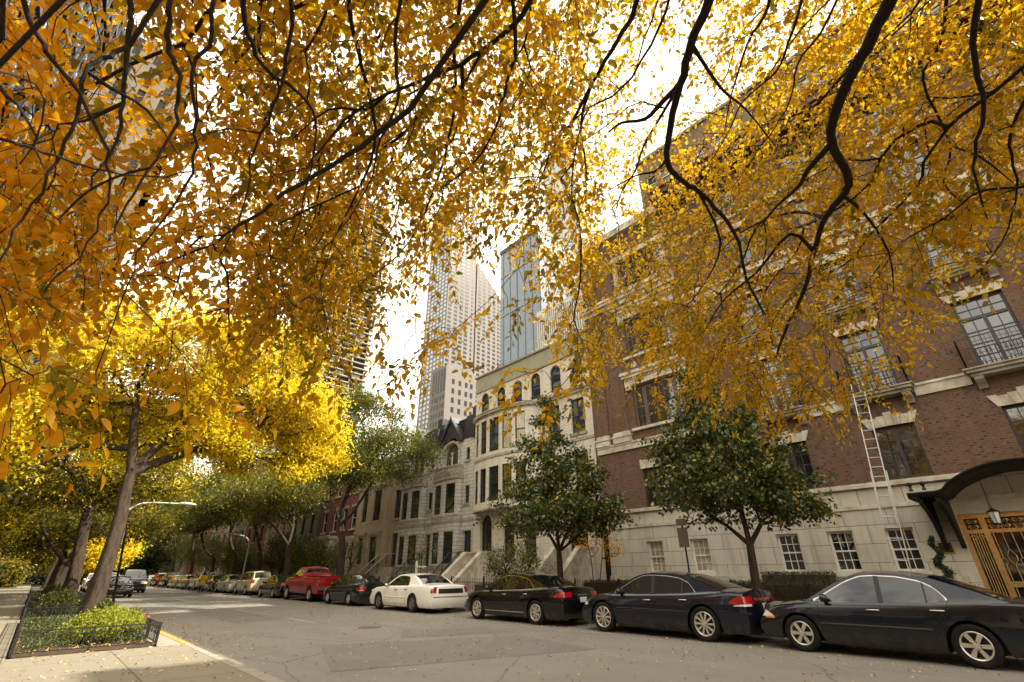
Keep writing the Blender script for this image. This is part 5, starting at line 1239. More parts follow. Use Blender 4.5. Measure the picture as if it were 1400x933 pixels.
def make_tree(name, label, cat, base, trunk_path, r0, r1, clumps, leafm, nleaf=9, lsize=.11, lasp=.45, spread=.38, limbs=(), group=None, bark='bark', limb_r=None, droop=.3, rmin=.012, power=.46, full=False, mats=None, step=.7, lm_k=1.0):
    """clumps: (n,3) world points where leafy twigs end"""
    rt = empty(name, base, 0, label, cat, group)
    trunk_mesh(trunk_path, r0, r1, 'trunk', bark, rt, rt)
    nodes = [(np.array(trunk_path[0]), -1)]
    for p in trunk_path[1:]: nodes.append((np.array(p), len(nodes)-1))
    ti = len(nodes)-1; fixed = {}
    for L in limbs:       # hand-placed main limbs start at a trunk node
        prev = L[0] if L[0] >= 0 else ti
        for p in L[1]: nodes.append((np.array(p), prev)); prev = len(nodes)-1
    # trunk nodes below the first fork do not branch
    lo = [(p, q) for p, q in nodes]
    P, par, ends = grow(lo, clumps, trunk_path[-1], step=step)
    r = branch_mesh(P, par, rmin, power, rmax=limb_r or r1*.8)
    nt_ = len(trunk_path); sel = np.arange(len(P)) >= nt_
    V1, F1 = frusta(P, par, r, sel & (r > .03), 7); V2, F2 = frusta(P, par, r, sel & (r <= .03), 3)
    if len(F1): fast_mesh('limb', V1, F1, M[bark], rt, base, smooth=True)
    if len(F2): fast_mesh('twig', V2, F2, M['darkbark'], rt, base)
    n = len(clumps)*nleaf; ce = np.repeat(np.asarray(clumps), nleaf, 0)
    C = ce+npr.normal(0, spread, (n, 3))*np.array([1, 1, .7])
    A = unit(rnd_dirs(n)+np.array([0, 0, -droop])); N = unit(np.cross(A, rnd_dirs(n))); N = np.where((N[:, 2] < 0)[:, None], -N, N)
    N = unit(N+np.array([0, 0, .6])); N = unit(N-A*np.sum(N*A, 1, keepdims=True))
    Ln = lsize*npr.uniform(.65, 1.3, n); V, F = (full_leaves if full else quads_leaves)(C, N, A, Ln, Ln*lasp)
    ml = leafm if isinstance(leafm, list) else [leafm]
    if len(ml) > 1:   # colour differs from clump to clump, as autumn turns one branch before the next
        pick = npr.choice(len(ml), len(clumps), p=mats); mi = np.repeat(np.repeat(pick, nleaf), 8 if full else 1)
        fast_mesh('crown', V, F, [M[m] for m in ml], rt, base, midx=mi)
    else: fast_mesh('crown', V, F, M[ml[0]], rt, base)
    return rt
def ell(n, c, r, hollow=.45, cut=None):
    """points through an ellipsoid, thinner in the middle"""
    out = []
    while len(out) < n:
        d = rnd_dirs(1)[0]; q = (hollow+(1-hollow)*npr.random()**.6)
        p = np.array(c)+d*np.array(r)*q
        if cut is None or cut(p): out.append(p)
    return np.array(out)
def tier_crown(n, blobs, k=30, sr=.34, flat=.55):
    """clumps gathered in separate leafy sprays, with gaps between them"""
    w = np.array([b[2]*b[1][0] for b in blobs]); w = w/w.sum(); out = []
    for _ in range(k):
        b = blobs[npr.choice(len(blobs), p=w)]; r = np.array(b[1]); d = rnd_dirs(1)[0]; q = .35+.68*npr.random()**.6
        c = np.array(b[0])+d*r*q; m = max(3, int(n/k*npr.uniform(.6, 1.4))); s = (r.mean()*sr)*npr.uniform(.7, 1.35)
        out.append(c+npr.normal(0, .5, (m, 3))*np.array([s, s, s*flat]))
    return np.concatenate(out)
def blob_crown(n, blobs): # blobs: (centre, radii, weight)
    w = np.array([b[2] for b in blobs]); w = w/w.sum()
    return np.concatenate([ell(max(3, int(n*k)), b[0], b[1]) for b, k in zip(blobs, w)])
# ---------------------------------------------------------------- left row: honey locusts turning yellow
gl = 'trees along the left kerb'
def blobs_at(lst): return [(c, r, w) for c, r, w in lst]
# front tree, brightest
bl = [((7.4,25.5,9.3),(2.5,2.6,1.3),1.1),((8.9,26,8.0),(1.9,2.2,1.0),.9),((8.2,25,6.6),(1.3,1.6,.7),.5),((5.2,25.5,10.2),(2.4,2.6,1.5),1),((3.0,25,11.0),(2.6,2.8,1.5),1),((.3,25,9.8),(2.2,2.6,1.5),.9),((5.0,24.5,7.6),(2.0,2.0,1.0),.6),((2.0,24.0,8.6),(1.8,1.8,.9),.5),((-1.6,25,7.6),(1.6,2.0,1.2),.5),((7.0,27,11.2),(2.2,2.2,1.3),.6),((3.5,25,13.2),(3,3,1.3),.6),((6.6,25.5,12.6),(2,2,1.2),.6),((-1.5,25,10.5),(2.0,2.2,1.2),.7),((1.0,25.5,12.0),(2.2,2.2,1.2),.7),((4.5,26,8.6),(2.4,2.4,1.2),.7),((6.4,26.5,7.4),(1.8,2,.9),.6),((-3.6,26,8.6),(1.8,2,1.4),.7),((-3.4,25,6.4),(1.5,2,1.0),.6),((1.2,25.5,6.6),(1.4,1.6,.7),.5),((9.4,25.8,7.0),(1.2,1.4,.7),.4),((8.6,26,10.4),(1.8,2,1.0),.5),((3.6,25.5,7.0),(1.8,2,.9),.6),((5.4,26.5,6.6),(1.6,1.8,.8),.5),((.2,25.5,7.4),(1.6,2,.9),.7),((1.8,26.5,7.6),(2.2,2,1.1),.8),((-2.4,25.5,6.0),(1.3,1.6,.8),.4),((-.6,24.5,9.0),(1.6,1.6,.9),.5)]
make_tree('honey_locust', 'bright yellow tree leaning over the road behind the lime shrub', 'tree', (1.9,24.2,.12), [(1.82,24.2,.1),(1.82,24.3,1.5),(1.80,24.5,3.2),(1.72,24.6,4.3),(1.65,24.7,5.2)], .29, .165, tier_crown(4000, bl, 230, .42), ['lemon','olive'], 30, .20, .42, .36,
  limbs=[(-1,[(1.45,24.7,6.2),(1.15,24.7,7.4),(.9,24.8,8.8)]),(-1,[(2.2,24.8,6.3),(2.9,24.9,7.5),(3.8,25,8.8)]),(-1,[(2.6,25,5.9),(4.2,25.2,6.8),(6.0,25.4,8.0),(7.4,25.6,8.8)])], group=gl, mats=[.9,.1], rmin=.010, power=.47, limb_r=.17)
bl = [((-4.4,37,9.6),(2.4,3,1.6),.7),((-1.2,37,10.2),(3.4,3,1.6),.9),((3.4,37.5,10.8),(3,3,1.5),.7),((1,37,8),(4,3.5,2),1),((-2.5,37,7),(2.6,3,1.8),.8),((4.5,37,8.5),(2.6,3,1.6),.7),((-1,36,5.8),(3,2.2,.9),.5),((3,36,6.2),(2.4,2,.9),.5)]
make_tree('honey_locust', 'olive yellow tree with the second dark trunk from the front, left side', 'tree', (1.6,36,.12), [(1.6,36,.1),(1.5,36,1.6),(1.3,36,3.2),(1.15,36,4.6)], .34, .22, tier_crown(1300, bl, 90, .45), ['olive','lemon'], 32, .21, .42, .45,
  limbs=[(-1,[(.6,36,5.6),(-.3,36.2,6.8)]),(-1,[(1.8,36.2,5.8),(2.6,36.4,7)])], group=gl, mats=[.75,.25], limb_r=.15)
bl = [((-2.4,48,11.6),(4,3,1.8),.8),((3,48,12),(3,3,1.6),.7),((1,48,8),(4.5,4,2.2),1),((-3.5,48,6),(2.8,3,1.6),.8),((4.5,48,8),(3,3,1.6),.7),((0,46,5),(3,2,.7),.4)]
make_tree('honey_locust', 'dark forked tree third from the front along left pavement', 'tree', (1.3,46.5,.12), [(1.3,46.5,.1),(1.3,46.5,1.2),(1.35,46.5,2.2)], .38, .30, tier_crown(1100, bl, 75, .45), ['olive','midgreen'], 30, .25, .42, .5,
  limbs=[(-1,[(.6,46.5,3.0),(-.4,46.5,4.2),(-1.2,46.6,5.6)]),(-1,[(1.7,46.6,3.4),(2.1,46.8,5),(2.4,47,6.5)])], group=gl, mats=[.6,.4], limb_r=.18)
for i, (x, y, lm, lb, h) in enumerate([(1.3,58,'olive','olive tree fourth from the front along the left pavement',9),(1.4,69,'lemon','yellow tree fifth from the front along the left pavement',12.5),(1.3,82,'lemon','yellow tree at far end of the left pavement',14)]):
    bl = [((x,y,h*.72),(4.2,4.2,2.4),1),((x+3.2,y,h*.66),(3.0,3,1.8),.8),((x-2.8,y,h*.6),(2.6,3,1.4),.5)]
    make_tree('honey_locust', lb, 'tree', (x,y,.12), [(x,y,.1),(x,y,1.5),(x+.1,y,3)], .3, .22, tier_crown(560, bl, 40, .45), lm, 30, .32, .45, .55, group=gl, limb_r=.15)
# beyond the left pavement: garden trees in front of the apartment tower
for i, (x, y, lm, lb, bls, n) in enumerate([
   (-5.2,27,['olive','midgreen'],'olive tree standing in the garden left of the pavement',[((-5,27,6.5),(3,3.5,2.2),1),((-5.4,27,11.5),(3.2,4,2.6),1),((-5.6,27.5,15.5),(2.4,3,2.2),.6),((-3.4,26,4.4),(1.6,2.6,1.0),.4)],420),
   (-6.0,40,['olive','lemon'],'yellowing garden tree left of the pavement, beyond the olive one',[((-5.5,40,6),(3.4,4,2.4),1),((-3.6,39,3.8),(1.6,3,.9),.5)],420),
   (-5.6,56,['lemon','olive'],'yellow garden tree farther along behind left pavement',[((-5.2,56,5.5),(3.6,4.5,2.6),1)],380)]):
    make_tree('garden_tree', lb, 'tree', (x,y,.12), [(x,y,.1),(x+.1,y,1.4),(x+.2,y,2.6)], .22, .16, blob_crown(int(n*1.6), bls), lm, 28, .25, .42, .5, group='garden trees on the left', mats=[.7,.3], limb_r=.11)
for i, (x, y, lb) in enumerate([(-6.2,4,'golden garden tree beside the camera, outside the frame on the left'),(-6.6,-7,'golden garden tree behind the camera on the left'),(-6,-19,'golden garden tree farthest behind the camera')]):
    make_tree('garden_tree', lb, 'tree', (x,y,.12), [(x,y,.1),(x,y,1.6),(x,y,3)], .24, .18, tier_crown(500, [((x,y,6.6),(3.0,3.6,3.0),1),((x,y+.5,12),(3.0,3.8,3.0),1)], 60, .45), ['gold','olive'], 30, .24, .45, .5, group='garden trees on the left', mats=[.7,.3], limb_r=.11)
# ---------------------------------------------------------------- right row
gr = 'trees along the right kerb'
# two dense dark green trees before the mansion
bl = [((15.0,13.6,3.7),(2.6,2.3,.8),1),((15.0,13.8,4.9),(2.1,1.9,.8),.8),((15.0,14.0,6.0),(1.5,1.4,.75),.6),((15.0,14.1,7.1),(.95,.9,.7),.45),((15.1,14.2,8.1),(.45,.4,.6),.35),((15,15.7,3.7),(1.0,1.3,.7),.4),((15.0,12.2,3.6),(1.0,1.1,.6),.3)]
make_tree('linden_tree', 'dark green pyramidal street tree before the cream house', 'tree', (15,13.7,.12), [(15,13.7,.1),(15,13.68,1.2),(15,13.7,2.2)], .14, .10, tier_crown(900, bl, 120, .33), 'darkgreen', 22, .14, .74, .17, limbs=[(-1,[(15,13.75,3.4),(15,13.8,4.8),(15,13.9,6.4)]),(-1,[(15.1,14.3,2.9),(15.1,14.9,3.6)]),(-1,[(14.9,13.1,2.9),(14.9,12.6,3.5)])], group=gr, droop=.7, rmin=.0075, power=.45, limb_r=.075)
bl = [((15,6.3,3.8),(2.3,2.1,.8),1),((15,6.5,4.9),(2.0,1.8,.8),.8),((15,6.7,5.9),(1.6,1.4,.7),.6),((15,6.9,6.8),(1.0,.95,.65),.45),((15,7.0,7.6),(.5,.45,.5),.3),((15,8.0,4.3),(1.1,1.1,.8),.4),((15,5.0,3.5),(1.1,1.0,.7),.4),((15,4.5,3.15),(.8,.6,.4),.15)]
make_tree('linden_tree', 'round dark green street tree in front of the brick mansion', 'tree', (15,6.35,.12), [(15,6.42,.1),(15,6.30,1.3),(15,6.25,2.15)], .135, .10, tier_crown(900, bl, 120, .33), 'darkgreen', 22, .13, .74, .17, limbs=[(-1,[(15,6.3,3.2),(15,6.4,4.4),(15,6.5,5.6)]),(-1,[(15,5.8,2.7),(15,5.2,3.2)]),(-1,[(15,6.8,2.7),(15,7.5,3.3)])], group=gr, droop=.7, rmin=.0075, power=.45, limb_r=.075)
# honey locusts farther along
bl = [((15,32,11),(3.4,3.4,1.8),.9),((15,28.5,8.6),(2.8,2.4,1.5),.7),((15,35.5,9),(3,2.6,1.8),.8),((15.2,31,8.6),(3,3,1.5),.6),((13,33,7.5),(2.2,2.6,1.1),.5),((15.5,27.4,7.3),(2,1.6,.8),.3),((15,31,12.6),(2,2.2,.9),.3)]
make_tree('honey_locust', 'mid green tree with forked trunk behind the red pickup', 'tree', (15,33.4,.12), [(15,33.3,.1),(15,33.5,1.7),(15.05,34.0,3.4),(15.05,34.6,4.6)], .27, .2, tier_crown(1100, bl, 75, .45), ['midgreen','olive'], 34, .19, .42, .45, limbs=[(-1,[(15,34.6,5.8),(15,33.8,7.2),(15,33,9)]),(-1,[(15,35.6,5.6),(15,37,6.8)]),(3,[(15,32.8,5.2),(15,31.2,6.4),(15,29.5,7.6)])], group=gr, mats=[.8,.2], limb_r=.15)
bl = [((14.5,44,8.5),(3.6,4,2),1),((11.5,43,7.6),(2.6,3,1.1),.6),((14,47,7),(2.6,2.6,1.3),.5),((10,44,6.6),(2,2.4,.8),.35)]
make_tree('honey_locust', 'green tree with twisting low limbs behind the black sedan', 'tree', (15,43.6,.12), [(15,43.6,.1),(15,43.7,1.8),(14.9,44,3.6)], .26, .2, tier_crown(750, bl, 50, .45), ['olive','midgreen'], 30, .23, .42, .5, limbs=[(-1,[(14,44,4.6),(12.6,43.8,5.6),(11,43.6,6.4)]),(-1,[(15.2,44.6,5),(15.2,45.2,6.6)])], group=gr, mats=[.5,.5], limb_r=.14)
for i, (x, y, lm, lb, h) in enumerate([(15,51,['midgreen','olive'],'green tree behind the beige utility vehicle',12.5),(15,59,['olive','midgreen'],'olive green tree past the curved street lamp, right side',13.5),(15,68,['midgreen','olive'],'dark green tree third beyond the street lamp, right side',13.5),(15,79,['midgreen','olive'],'far green tree over the end of the parked row',15),(15,92,['olive','lemon'],'farthest olive tree at the right kerb',16)]):
    bl = [((x,y,h*.7),(4,4,2.4),1),((x-3.6,y,h*.62),(3.2,3,2.0),.9)]
    make_tree('honey_locust', lb, 'tree', (x,y,.12), [(x,y,.1),(x,y,1.6),(x-.1,y,3.2)], .24, .18, tier_crown(560, bl, 40, .45), lm, 30, .31, .45, .55, group=gr, mats=[.7,.3], limb_r=.13)
# end of the street
for i, (x, y, lm, lb, h, w) in enumerate([(6.5,118,'lemon','bright yellow tree closing the end of the street',12,6),(-2,112,'olive','olive tree at the street end, left',13,7),(14,128,'midgreen','dark green tree at the street end, right',15,8),(1,140,'midgreen','tall green tree at the street end, behind the yellow one',17,9),(24,150,'olive','broad olive tree far behind the last houses',17,10),(-12,126,'lemon','yellow tree far away beyond the left pavement',13,8)]):
    make_tree('far_tree', lb, 'tree', (x,y,0), [(x,y,0),(x,y,2),(x,y,4)], .4, .3, blob_crown(620, [((x,y,h*.56),(w,w*.8,h*.44),1)]), lm, 30, .5, .55, .8, group='trees at the end of the street', limb_r=.2)
b_rust = blob_crown(60, [((17.3,55.5,1.9),(1.5,2,1.1),1)])
make_tree('rust_shrub', 'rust brown shrub behind the parked cars far down the street', 'shrub', (17.3,55.5,.12), [(17.3,55.5,.1),(17.3,55.5,.6)], .06, .05, b_rust, 'rust', 22, .13, .5, .28, limb_r=.04)
# small orange ornamental tree by the corner of the mansion
bl = blob_crown(90, [((18.6,14.9,2.9),(.8,1.3,.7),1),((18.6,14.3,2.3),(.6,.9,.5),.5)])
make_tree('ornamental_tree', 'small orange leaved many stemmed tree at the mansion corner', 'tree', (18.6,14.9,.12), [(18.6,14.9,.1),(18.6,14.9,.5)], .05, .04, bl, ['orange','olive'], 12, .08, .6, .16, limbs=[(-1,[(18.6,15.2,1.2),(18.6,15.4,2.0)]),(-1,[(18.6,14.6,1.2),(18.6,14.4,2.0)]),(-1,[(18.5,14.9,1.2),(18.5,14.95,2.1)])], mats=[.75,.25], limb_r=.025, rmin=.006)
make_tree('young_tree', 'thin young tree with sparse yellow green leaves before the rock faced house', 'tree', (17.4,27.4,.12), [(17.4,27.4,.1),(17.4,27.4,1.2),(17.4,27.4,2.4)], .03, .025, blob_crown(90, [((17.4,27.5,2.9),(.8,1.0,1.3),1)]), 'olive', 9, .09, .5, .22, limb_r=.02, rmin=.006)
make_tree('garden_bush', 'small dark bush in the front garden of the cream house', 'shrub', (17.6,19.5,.12), [(17.6,19.5,.1),(17.6,19.5,.8)], .05, .04, blob_crown(240, [((17.7,19.3,1.9),(.9,2.1,1.0),1)]), ['darkgreen','olive'], 16, .10, .6, .2, mats=[.7,.3], limb_r=.03)
make_tree('garden_bush', 'yellow green bush behind red pickup, before the brick row house', 'shrub', (17.6,38.5,.12), [(17.6,38.5,.1),(17.6,38.5,1.0)], .06, .05, blob_crown(110, [((17.6,38.5,2.8),(1.3,2.2,1.2),1)]), ['midgreen','olive'], 15, .13, .5, .25, mats=[.6,.4], limb_r=.04)
for i, (y, h, lb) in enumerate([(46,5.0,'dark green garden tree before the red brick house end'),(54,5.5,'dark green garden tree before the grey stone house'),(65.5,4.2,'dark green garden tree beside the pink house'),(73,6.5,'dark garden tree before the brown red row house'),(82,7,'dark garden tree before the dim grey row house'),(93,8,'dark garden tree before the last tan row house'),(106,9,'last dark garden tree on the right side')]):
    make_tree('garden_tree', lb, 'tree', (17.9,y,.12), [(17.9,y,.1),(17.9,y,1),(17.9,y,1.8)], .09, .07, tier_crown(240, [((17.9,y,h*.6),(1.5,2.2,h*.38),1)], 24, .5), ['midgreen','olive'], 22, .2, .5, .34, group='garden trees on the right', mats=[.75,.25], limb_r=.05)
# roof garden
for (p, lm, lb, r) in ((( 22.6,20.6,15.3),'lemon','pale yellow shrub on the roof of the cream house',(.9,1.3,.8)), ((22.4,17.9,15.4),'midgreen','green shrub on the roof of the cream house',(.8,1.1,.7)), ((22.6,16.4,15.6),'orange','orange shrub on the roof, nearest the mansion',(.8,.8,.6))):
    make_tree('roof_shrub', lb, 'shrub', (p[0],p[1],14.3), [(p[0],p[1],14.2),(p[0],p[1],14.6)], .05, .04, blob_crown(70, [(p, r, 1)]), lm, 16, .12, .5, .2, group='roof garden shrubs', limb_r=.03)

# thickets that close the view under the far crowns
for i, (x, y, w, h, lm, lb) in enumerate([(-9,92,5,4.5,'groundcover','dark thicket at the far end of the left pavement'),(-3.6,96,2.2,3.2,'olive','olive bush at the far left pavement edge'),(-16,100,6,6,'midgreen','tall green thicket farthest to the left'),(2,132,6,5,'groundcover','dark thicket under the street end trees, left'),(14,136,6,5,'midgreen','green thicket under the street end trees, right'),(7,140,5,5,'groundcover','dark thicket in the middle of the street end')]):
    make_tree('far_thicket', lb, 'shrub', (x,y,0), [(x,y,0),(x,y,.6),(x,y,1.2)], .1, .08, blob_crown(300, [((x,y,h*.48),(w,w*.6,h*.5),1)]), lm, 26, .4, .6, .6, group='thickets at the end of the street', limb_r=.05)
# ---------------------------------------------------------------- shrubs and ground cover in the beds
def cover(name, mat, x0, x1, y0, y1, n, h, size, label=None, cat=None, kind='stuff', dens=None):
    C = np.stack([npr.uniform(x0, x1, n), npr.uniform(y0, y1, n), .14+npr.random(n)**.8*h], 1)
    if dens is not None: C = C[npr.random(n) < dens(C)]
    n = len(C); A = unit(rnd_dirs(n)+np.array([0,0,.3])); N = unit(rnd_dirs(n)*.8+np.array([0,0,1.])); N = unit(N-A*np.sum(N*A,1,keepdims=True)); Ln = size*npr.uniform(.6,1.3,n)
    V, F = quads_leaves(C, N, A, Ln, Ln*.55); return fast_mesh(name, V, F, M[mat], None, (x0,y0,0), kind=kind, label=label, cat=cat)
for (y0, y1), n in zip(beds[:4], (26000, 14000, 8000, 5000)):
    cover('ground_cover', 'groundcover', .2, 2.3, y0+.15, y1-.1, n, .16, .055 if y0 < 20 else .09, 'low green ground cover filling a planting bed', 'ground cover', dens=lambda c: np.clip((c[:,1]-y0-.25)/.9, .12, 1)*(.55+.45*np.sin(c[:,0]*3.1+c[:,1]*1.7)))
def shrub(label, c, r, mat, nst, nl, ls, name='lime_shrub', group=None):
    rt = empty(name, (c[0], c[1], .14), 0, label, 'shrub', group); b = MB(); ends = []
    for k in range(nst):
        a = rnd.uniform(0, 2*PI); q = rnd.random()**.5; e = np.array((c[0]+r[0]*q*math.cos(a), c[1]+r[1]*q*math.sin(a), .14+r[2]*(1.05-.55*q*q)*rnd.uniform(.8,1.1)))
        s = (c[0]+r[0]*.5*q*math.cos(a), c[1]+r[1]*.5*q*math.sin(a), .13); b.tube([s, ((s[0]+e[0])/2, (s[1]+e[1])/2, (s[2]+e[2])/2+.05), e], [.006,.005,.003], 4); ends.append((np.array(s), e))
    b.build('stem', M['darkbark'], rt, root=rt)
    T = npr.random(nst*nl)**.6; i = np.repeat(np.arange(nst), nl); S0 = np.array([e[0] for e in ends])[i]; E0 = np.array([e[1] for e in ends])[i]
    C = S0+(E0-S0)*T[:,None]+npr.normal(0,.03,(len(T),3)); A = unit(rnd_dirs(len(T))+np.array([0,0,.9])); N = unit(np.cross(A, rnd_dirs(len(T)))); Ln = ls*npr.uniform(.6,1.3,len(T))
    V, F = quads_leaves(C, N, A, Ln, Ln*.5); fast_mesh('foliage', V, F, M[mat], rt, (c[0],c[1],.14))
gs = 'shrubs in the planting beds'
shrub('sunlit lime green shrub behind the near iron fence', (1.45,15.7,0), (.75,.65,.62), 'shrub', 240, 34, .055, group=gs)
shrub('lime green shrub at the kerb corner of the near bed', (2.05,16.2,0), (.35,.8,.58), 'shrub', 150, 32, .055, group=gs)
shrub('low lime shrub deeper in the near bed, right of the trunk', (2.0,19.2,0), (.38,1.3,.55), 'shrub', 150, 28, .06, group=gs)
shrub('green shrub beside the foot of the front trunk', (2.05,22.4,0), (.36,1.1,.6), 'midgreen', 130, 26, .065, group=gs)
shrub('green shrub left of the front trunk in the second bed', (1.0,27.2,0), (.7,.8,.85), 'midgreen', 130, 26, .075, group=gs)
shrub('dark shrub in the third planting bed', (1.2,40,0), (.8,1.0,.9), 'groundcover', 110, 24, .09, group=gs)
# clipped hedges before the mansion
def hedge(label, x0, x1, y0, y1, z0, z1, n, ls=.05, name='clipped_hedge', mat='hedgeleaf'):
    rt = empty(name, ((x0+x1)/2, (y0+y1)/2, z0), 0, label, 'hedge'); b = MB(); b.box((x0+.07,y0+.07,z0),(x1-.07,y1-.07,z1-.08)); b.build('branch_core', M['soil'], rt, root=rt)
    C = []
    while len(C) < n:
        p = npr.uniform((x0,y0,z0+.03), (x1,y1,z1), 3); e = min(p[0]-x0, x1-p[0], p[1]-y0, y1-p[1], z1-p[2])
        if e < .10: C.append(p)
    C = np.array(C)+npr.normal(0,.018,(n,3)); A = unit(rnd_dirs(n)+np.array([0,0,.4])); N = unit(np.cross(A, rnd_dirs(n))); Ln = ls*npr.uniform(.6,1.3,n); V, F = quads_leaves(C, N, A, Ln, Ln*.6); fast_mesh('foliage', V, F, M[mat], rt, ((x0+x1)/2,(y0+y1)/2,z0))
hedge('long dark clipped hedge below the white sash windows, left part', 17.9, 18.8, 8.9, 15.1, .12, 1.14, 12000)
hedge('dark clipped hedge behind the nearest saloon, right part', 17.9, 18.8, 3.9, 8.7, .12, 1.14, 10000)
hedge('small raised box hedge against the limestone wall', 19.2, 19.85, 5.6, 7.9, .12, 1.42, 6000)
hedge('low hedge in front of the cream house', 17.9, 18.5, 17.9, 22.8, .12, .95, 5000)
def picket_fence(label, X, y0, y1, H, name='iron_fence', sp=.14):
    rt = empty(name, (X, (y0+y1)/2, .12), 0, label, 'fence', 'iron fences of the front gardens'); b = MB()
    for z in (.15, H-.14): b.bar((X,y0,.12+z),(X,y1,.12+z),.03,.02)
    b.build('rail', M['iron'], rt, root=rt); b = MB(); n = int((y1-y0)/sp)
    for k in range(n+1):
        y = y0+(y1-y0)*k/n; b.bar((X,y,.12),(X,y,.12+H),.014); b.lathe([(.007,H+.12),(.016,H+.15),(0,H+.22)], (X,y,0), 'z', 4)
    b.build('picket', M['iron'], rt, root=rt); m = max(1, round((y1-y0)/2.2))
    for k in range(m+1):
        y = y0+(y1-y0)*k/m; b = MB(); b.box((X-.03,y-.03,.1),(X+.03,y+.03,.2+H)); b.lathe([(0,H+.3),(.04,H+.25),(.03,H+.2)], (X,y,0), 'z', 8); b.build('post', M['iron'], rt, root=rt)
picket_fence('black iron fence in front of the long hedge', 17.6, 3.6, 15.2, .95)
picket_fence('black iron fence of the cream house garden', 16.8, 17.8, 23.3, 1.05)
picket_fence('black iron fence before the nearer rock faced house', 16.8, 25.3, 29.8, 1.05)
picket_fence('black iron fence before the farther rock faced house', 16.8, 31.4, 34.3, 1.05)
picket_fence('black iron fence before the sandstone and red brick houses', 16.8, 36.3, 50, 1.05, sp=.2)
# ================================================================ high-rises
def win_tower(rt, cells, size, mat, near_key, name='window', cap=100):
    """cells: (origin, axis): every window a thin box set on the wall; the 100 largest in the photo are parts, the rest one part"""
    cells = sorted(cells, key=near_key); me = {}
    for i, (p, ax, sz) in enumerate(cells[:cap]):
        k = (ax, sz)
        if k not in me:
            b = MB(); w, h = sz
            b.box((-w/2, -.12, 0), (w/2, .05, h)) if ax == 'y' else b.box((-.12, -w/2, 0), (.05, w/2, h))
            o = b.build(name, M[mat], None); me[k] = o.data; bpy.data.objects.remove(o)
        o = bpy.data.objects.new(name, me[k]); link(o, rt); o.location = Vector(p)-ORI[rt.name]
    b = MB()
    for p, ax, (w, h) in cells[cap:]:
        if ax == 'y': b.box((p[0]-w/2, p[1]-.12, p[2]), (p[0]+w/2, p[1]+.05, p[2]+h))
        else: b.box((p[0]-.12, p[1]-w/2, p[2]), (p[0]+.05, p[1]+w/2, p[2]+h))
    if cells[cap:]: b.build(name, M[mat], rt, root=rt, kind='stuff')
inview = lambda p: (lambda d: abs(d))(0)
def screen(p):
    v = np.array(p)-CAMPOS; z = v@CFW
    return (700+CF*(v@CRT)/z, 466.5-CF*(v@CUP)/z) if z > 0 else (-9e9, -9e9)
def key_at(cx, cy): return lambda c: (lambda s: (s[0]-cx)**2+(s[1]-cy)**2)(screen(c[0]))
def granite_tower():
    rt = empty('granite_tower', (186, 262, 0), 0, 'tall pale granite tower with a slanted shoulder, right of the white sky gap', 'tower', 'high-rises behind the street'); ORI[rt.name] = Vector((186,262,0))
    b = MB()
    b.prism([(172,0),(198.5,0),(198.5,292),(192,305),(178,305),(172,292)], 260, 290, 'y')
    b.prism([(200.2,0),(228.2,0),(228.2,209),(201.5,236.5),(200.2,236.5)], 260.4, 288, 'y')
    b.prism([(198.4,0),(200.3,0),(200.3,234),(198.4,236)], 262.5, 286, 'y')
    b.build('wall', M['towerstone'], rt, root=rt)
    W = []
    for k in range(68):
        z = 60+k*3.55
        for x in (174.6, 180.2, 185.4, 190.4):
            if z < 296: W.append(((x, 260, z), 'y', (3.0, 1.9)))
        if z < 290: W.append(((195.6, 260, z), 'y', (1.5, 1.9)))
        for x in (203.6, 208.6, 214, 219.2):
            if z < 236-(x-201)*1.02: W.append(((x, 260.4, z), 'y', (2.6, 1.9)))
        for x in (223.6, 226.4):
            if z < 211: W.append(((x, 260.4, z), 'y', (1.6, 1.9)))
    win_tower(rt, W, None, 'towerglass', key_at(655, 470))
    B = []
    for k in range(60):
        z = 60+k*3.55
        for y in (263, 267.5, 272, 276.5, 281, 286): B.append(((172, y, z), 'x', (2.6, 2.1)))
    win_tower(rt, B, None, 'towerblue', key_at(592, 500), name='side_window')
    return rt
granite_tower()
def granite_block():
    rt = empty('granite_block', (141, 205, 0), 0, 'lower pale granite block with tall slot windows at the foot of the tower', 'building', 'high-rises behind the street'); ORI[rt.name] = Vector((141,205,0))
    b = MB(); b.prism([(134.5,0),(154.5,0),(154.5,104),(141,107.4),(134.5,104.5)], 200, 214, 'y'); b.build('wall', M['towerstone'], rt, root=rt)
    W = [((x, 200, 62+k*5.4), 'y', (1.7, 2.9)) for k in range(7) for x in (139.5, 144, 148.4, 152)]
    win_tower(rt, W, None, 'towerglass', key_at(635, 550))
    B = [((134.5, y, 62+k*4.6), 'x', (1.3, 2.6)) for k in range(7) for y in (201.8, 204.4, 207, 209.6, 212.2)]+[((134.5, y, 92.5), 'x', (1.2, 10.5)) for y in (201.8, 204.4, 207, 209.6, 212.2)]
    win_tower(rt, B, None, 'towerglass', key_at(610, 550), name='slot_window')
granite_block()
def glass_slab():
    rt = empty('glass_slab_tower', (110, 150, 0), 0, 'blue grey glass office slab right of the granite tower', 'tower', 'high-rises behind the street'); ORI[rt.name] = Vector((110,150,0))
    b = MB(); b.box((100, 94, 0), (130, 115.0, 114.5)); b.build('curtain_wall', M['steelblue'], rt, root=rt)
    b = MB(); b.box((99.6, 93.8, 114.5), (130, 115.2, 116.2)); b.build('roof_band', M['towerglass'], rt, root=rt)
    b = MB()
    for k in range(6): y = 94.5+k*3.8; b.box((99.7, y-.15, 40), (99.98, y+.15, 114.4))
    for z in (64, 86, 103): b.box((99.75, 94.1, z), (99.985, 114.9, z+.5))
    b.build('mullion', M['steelblue'], rt, root=rt)
glass_slab()
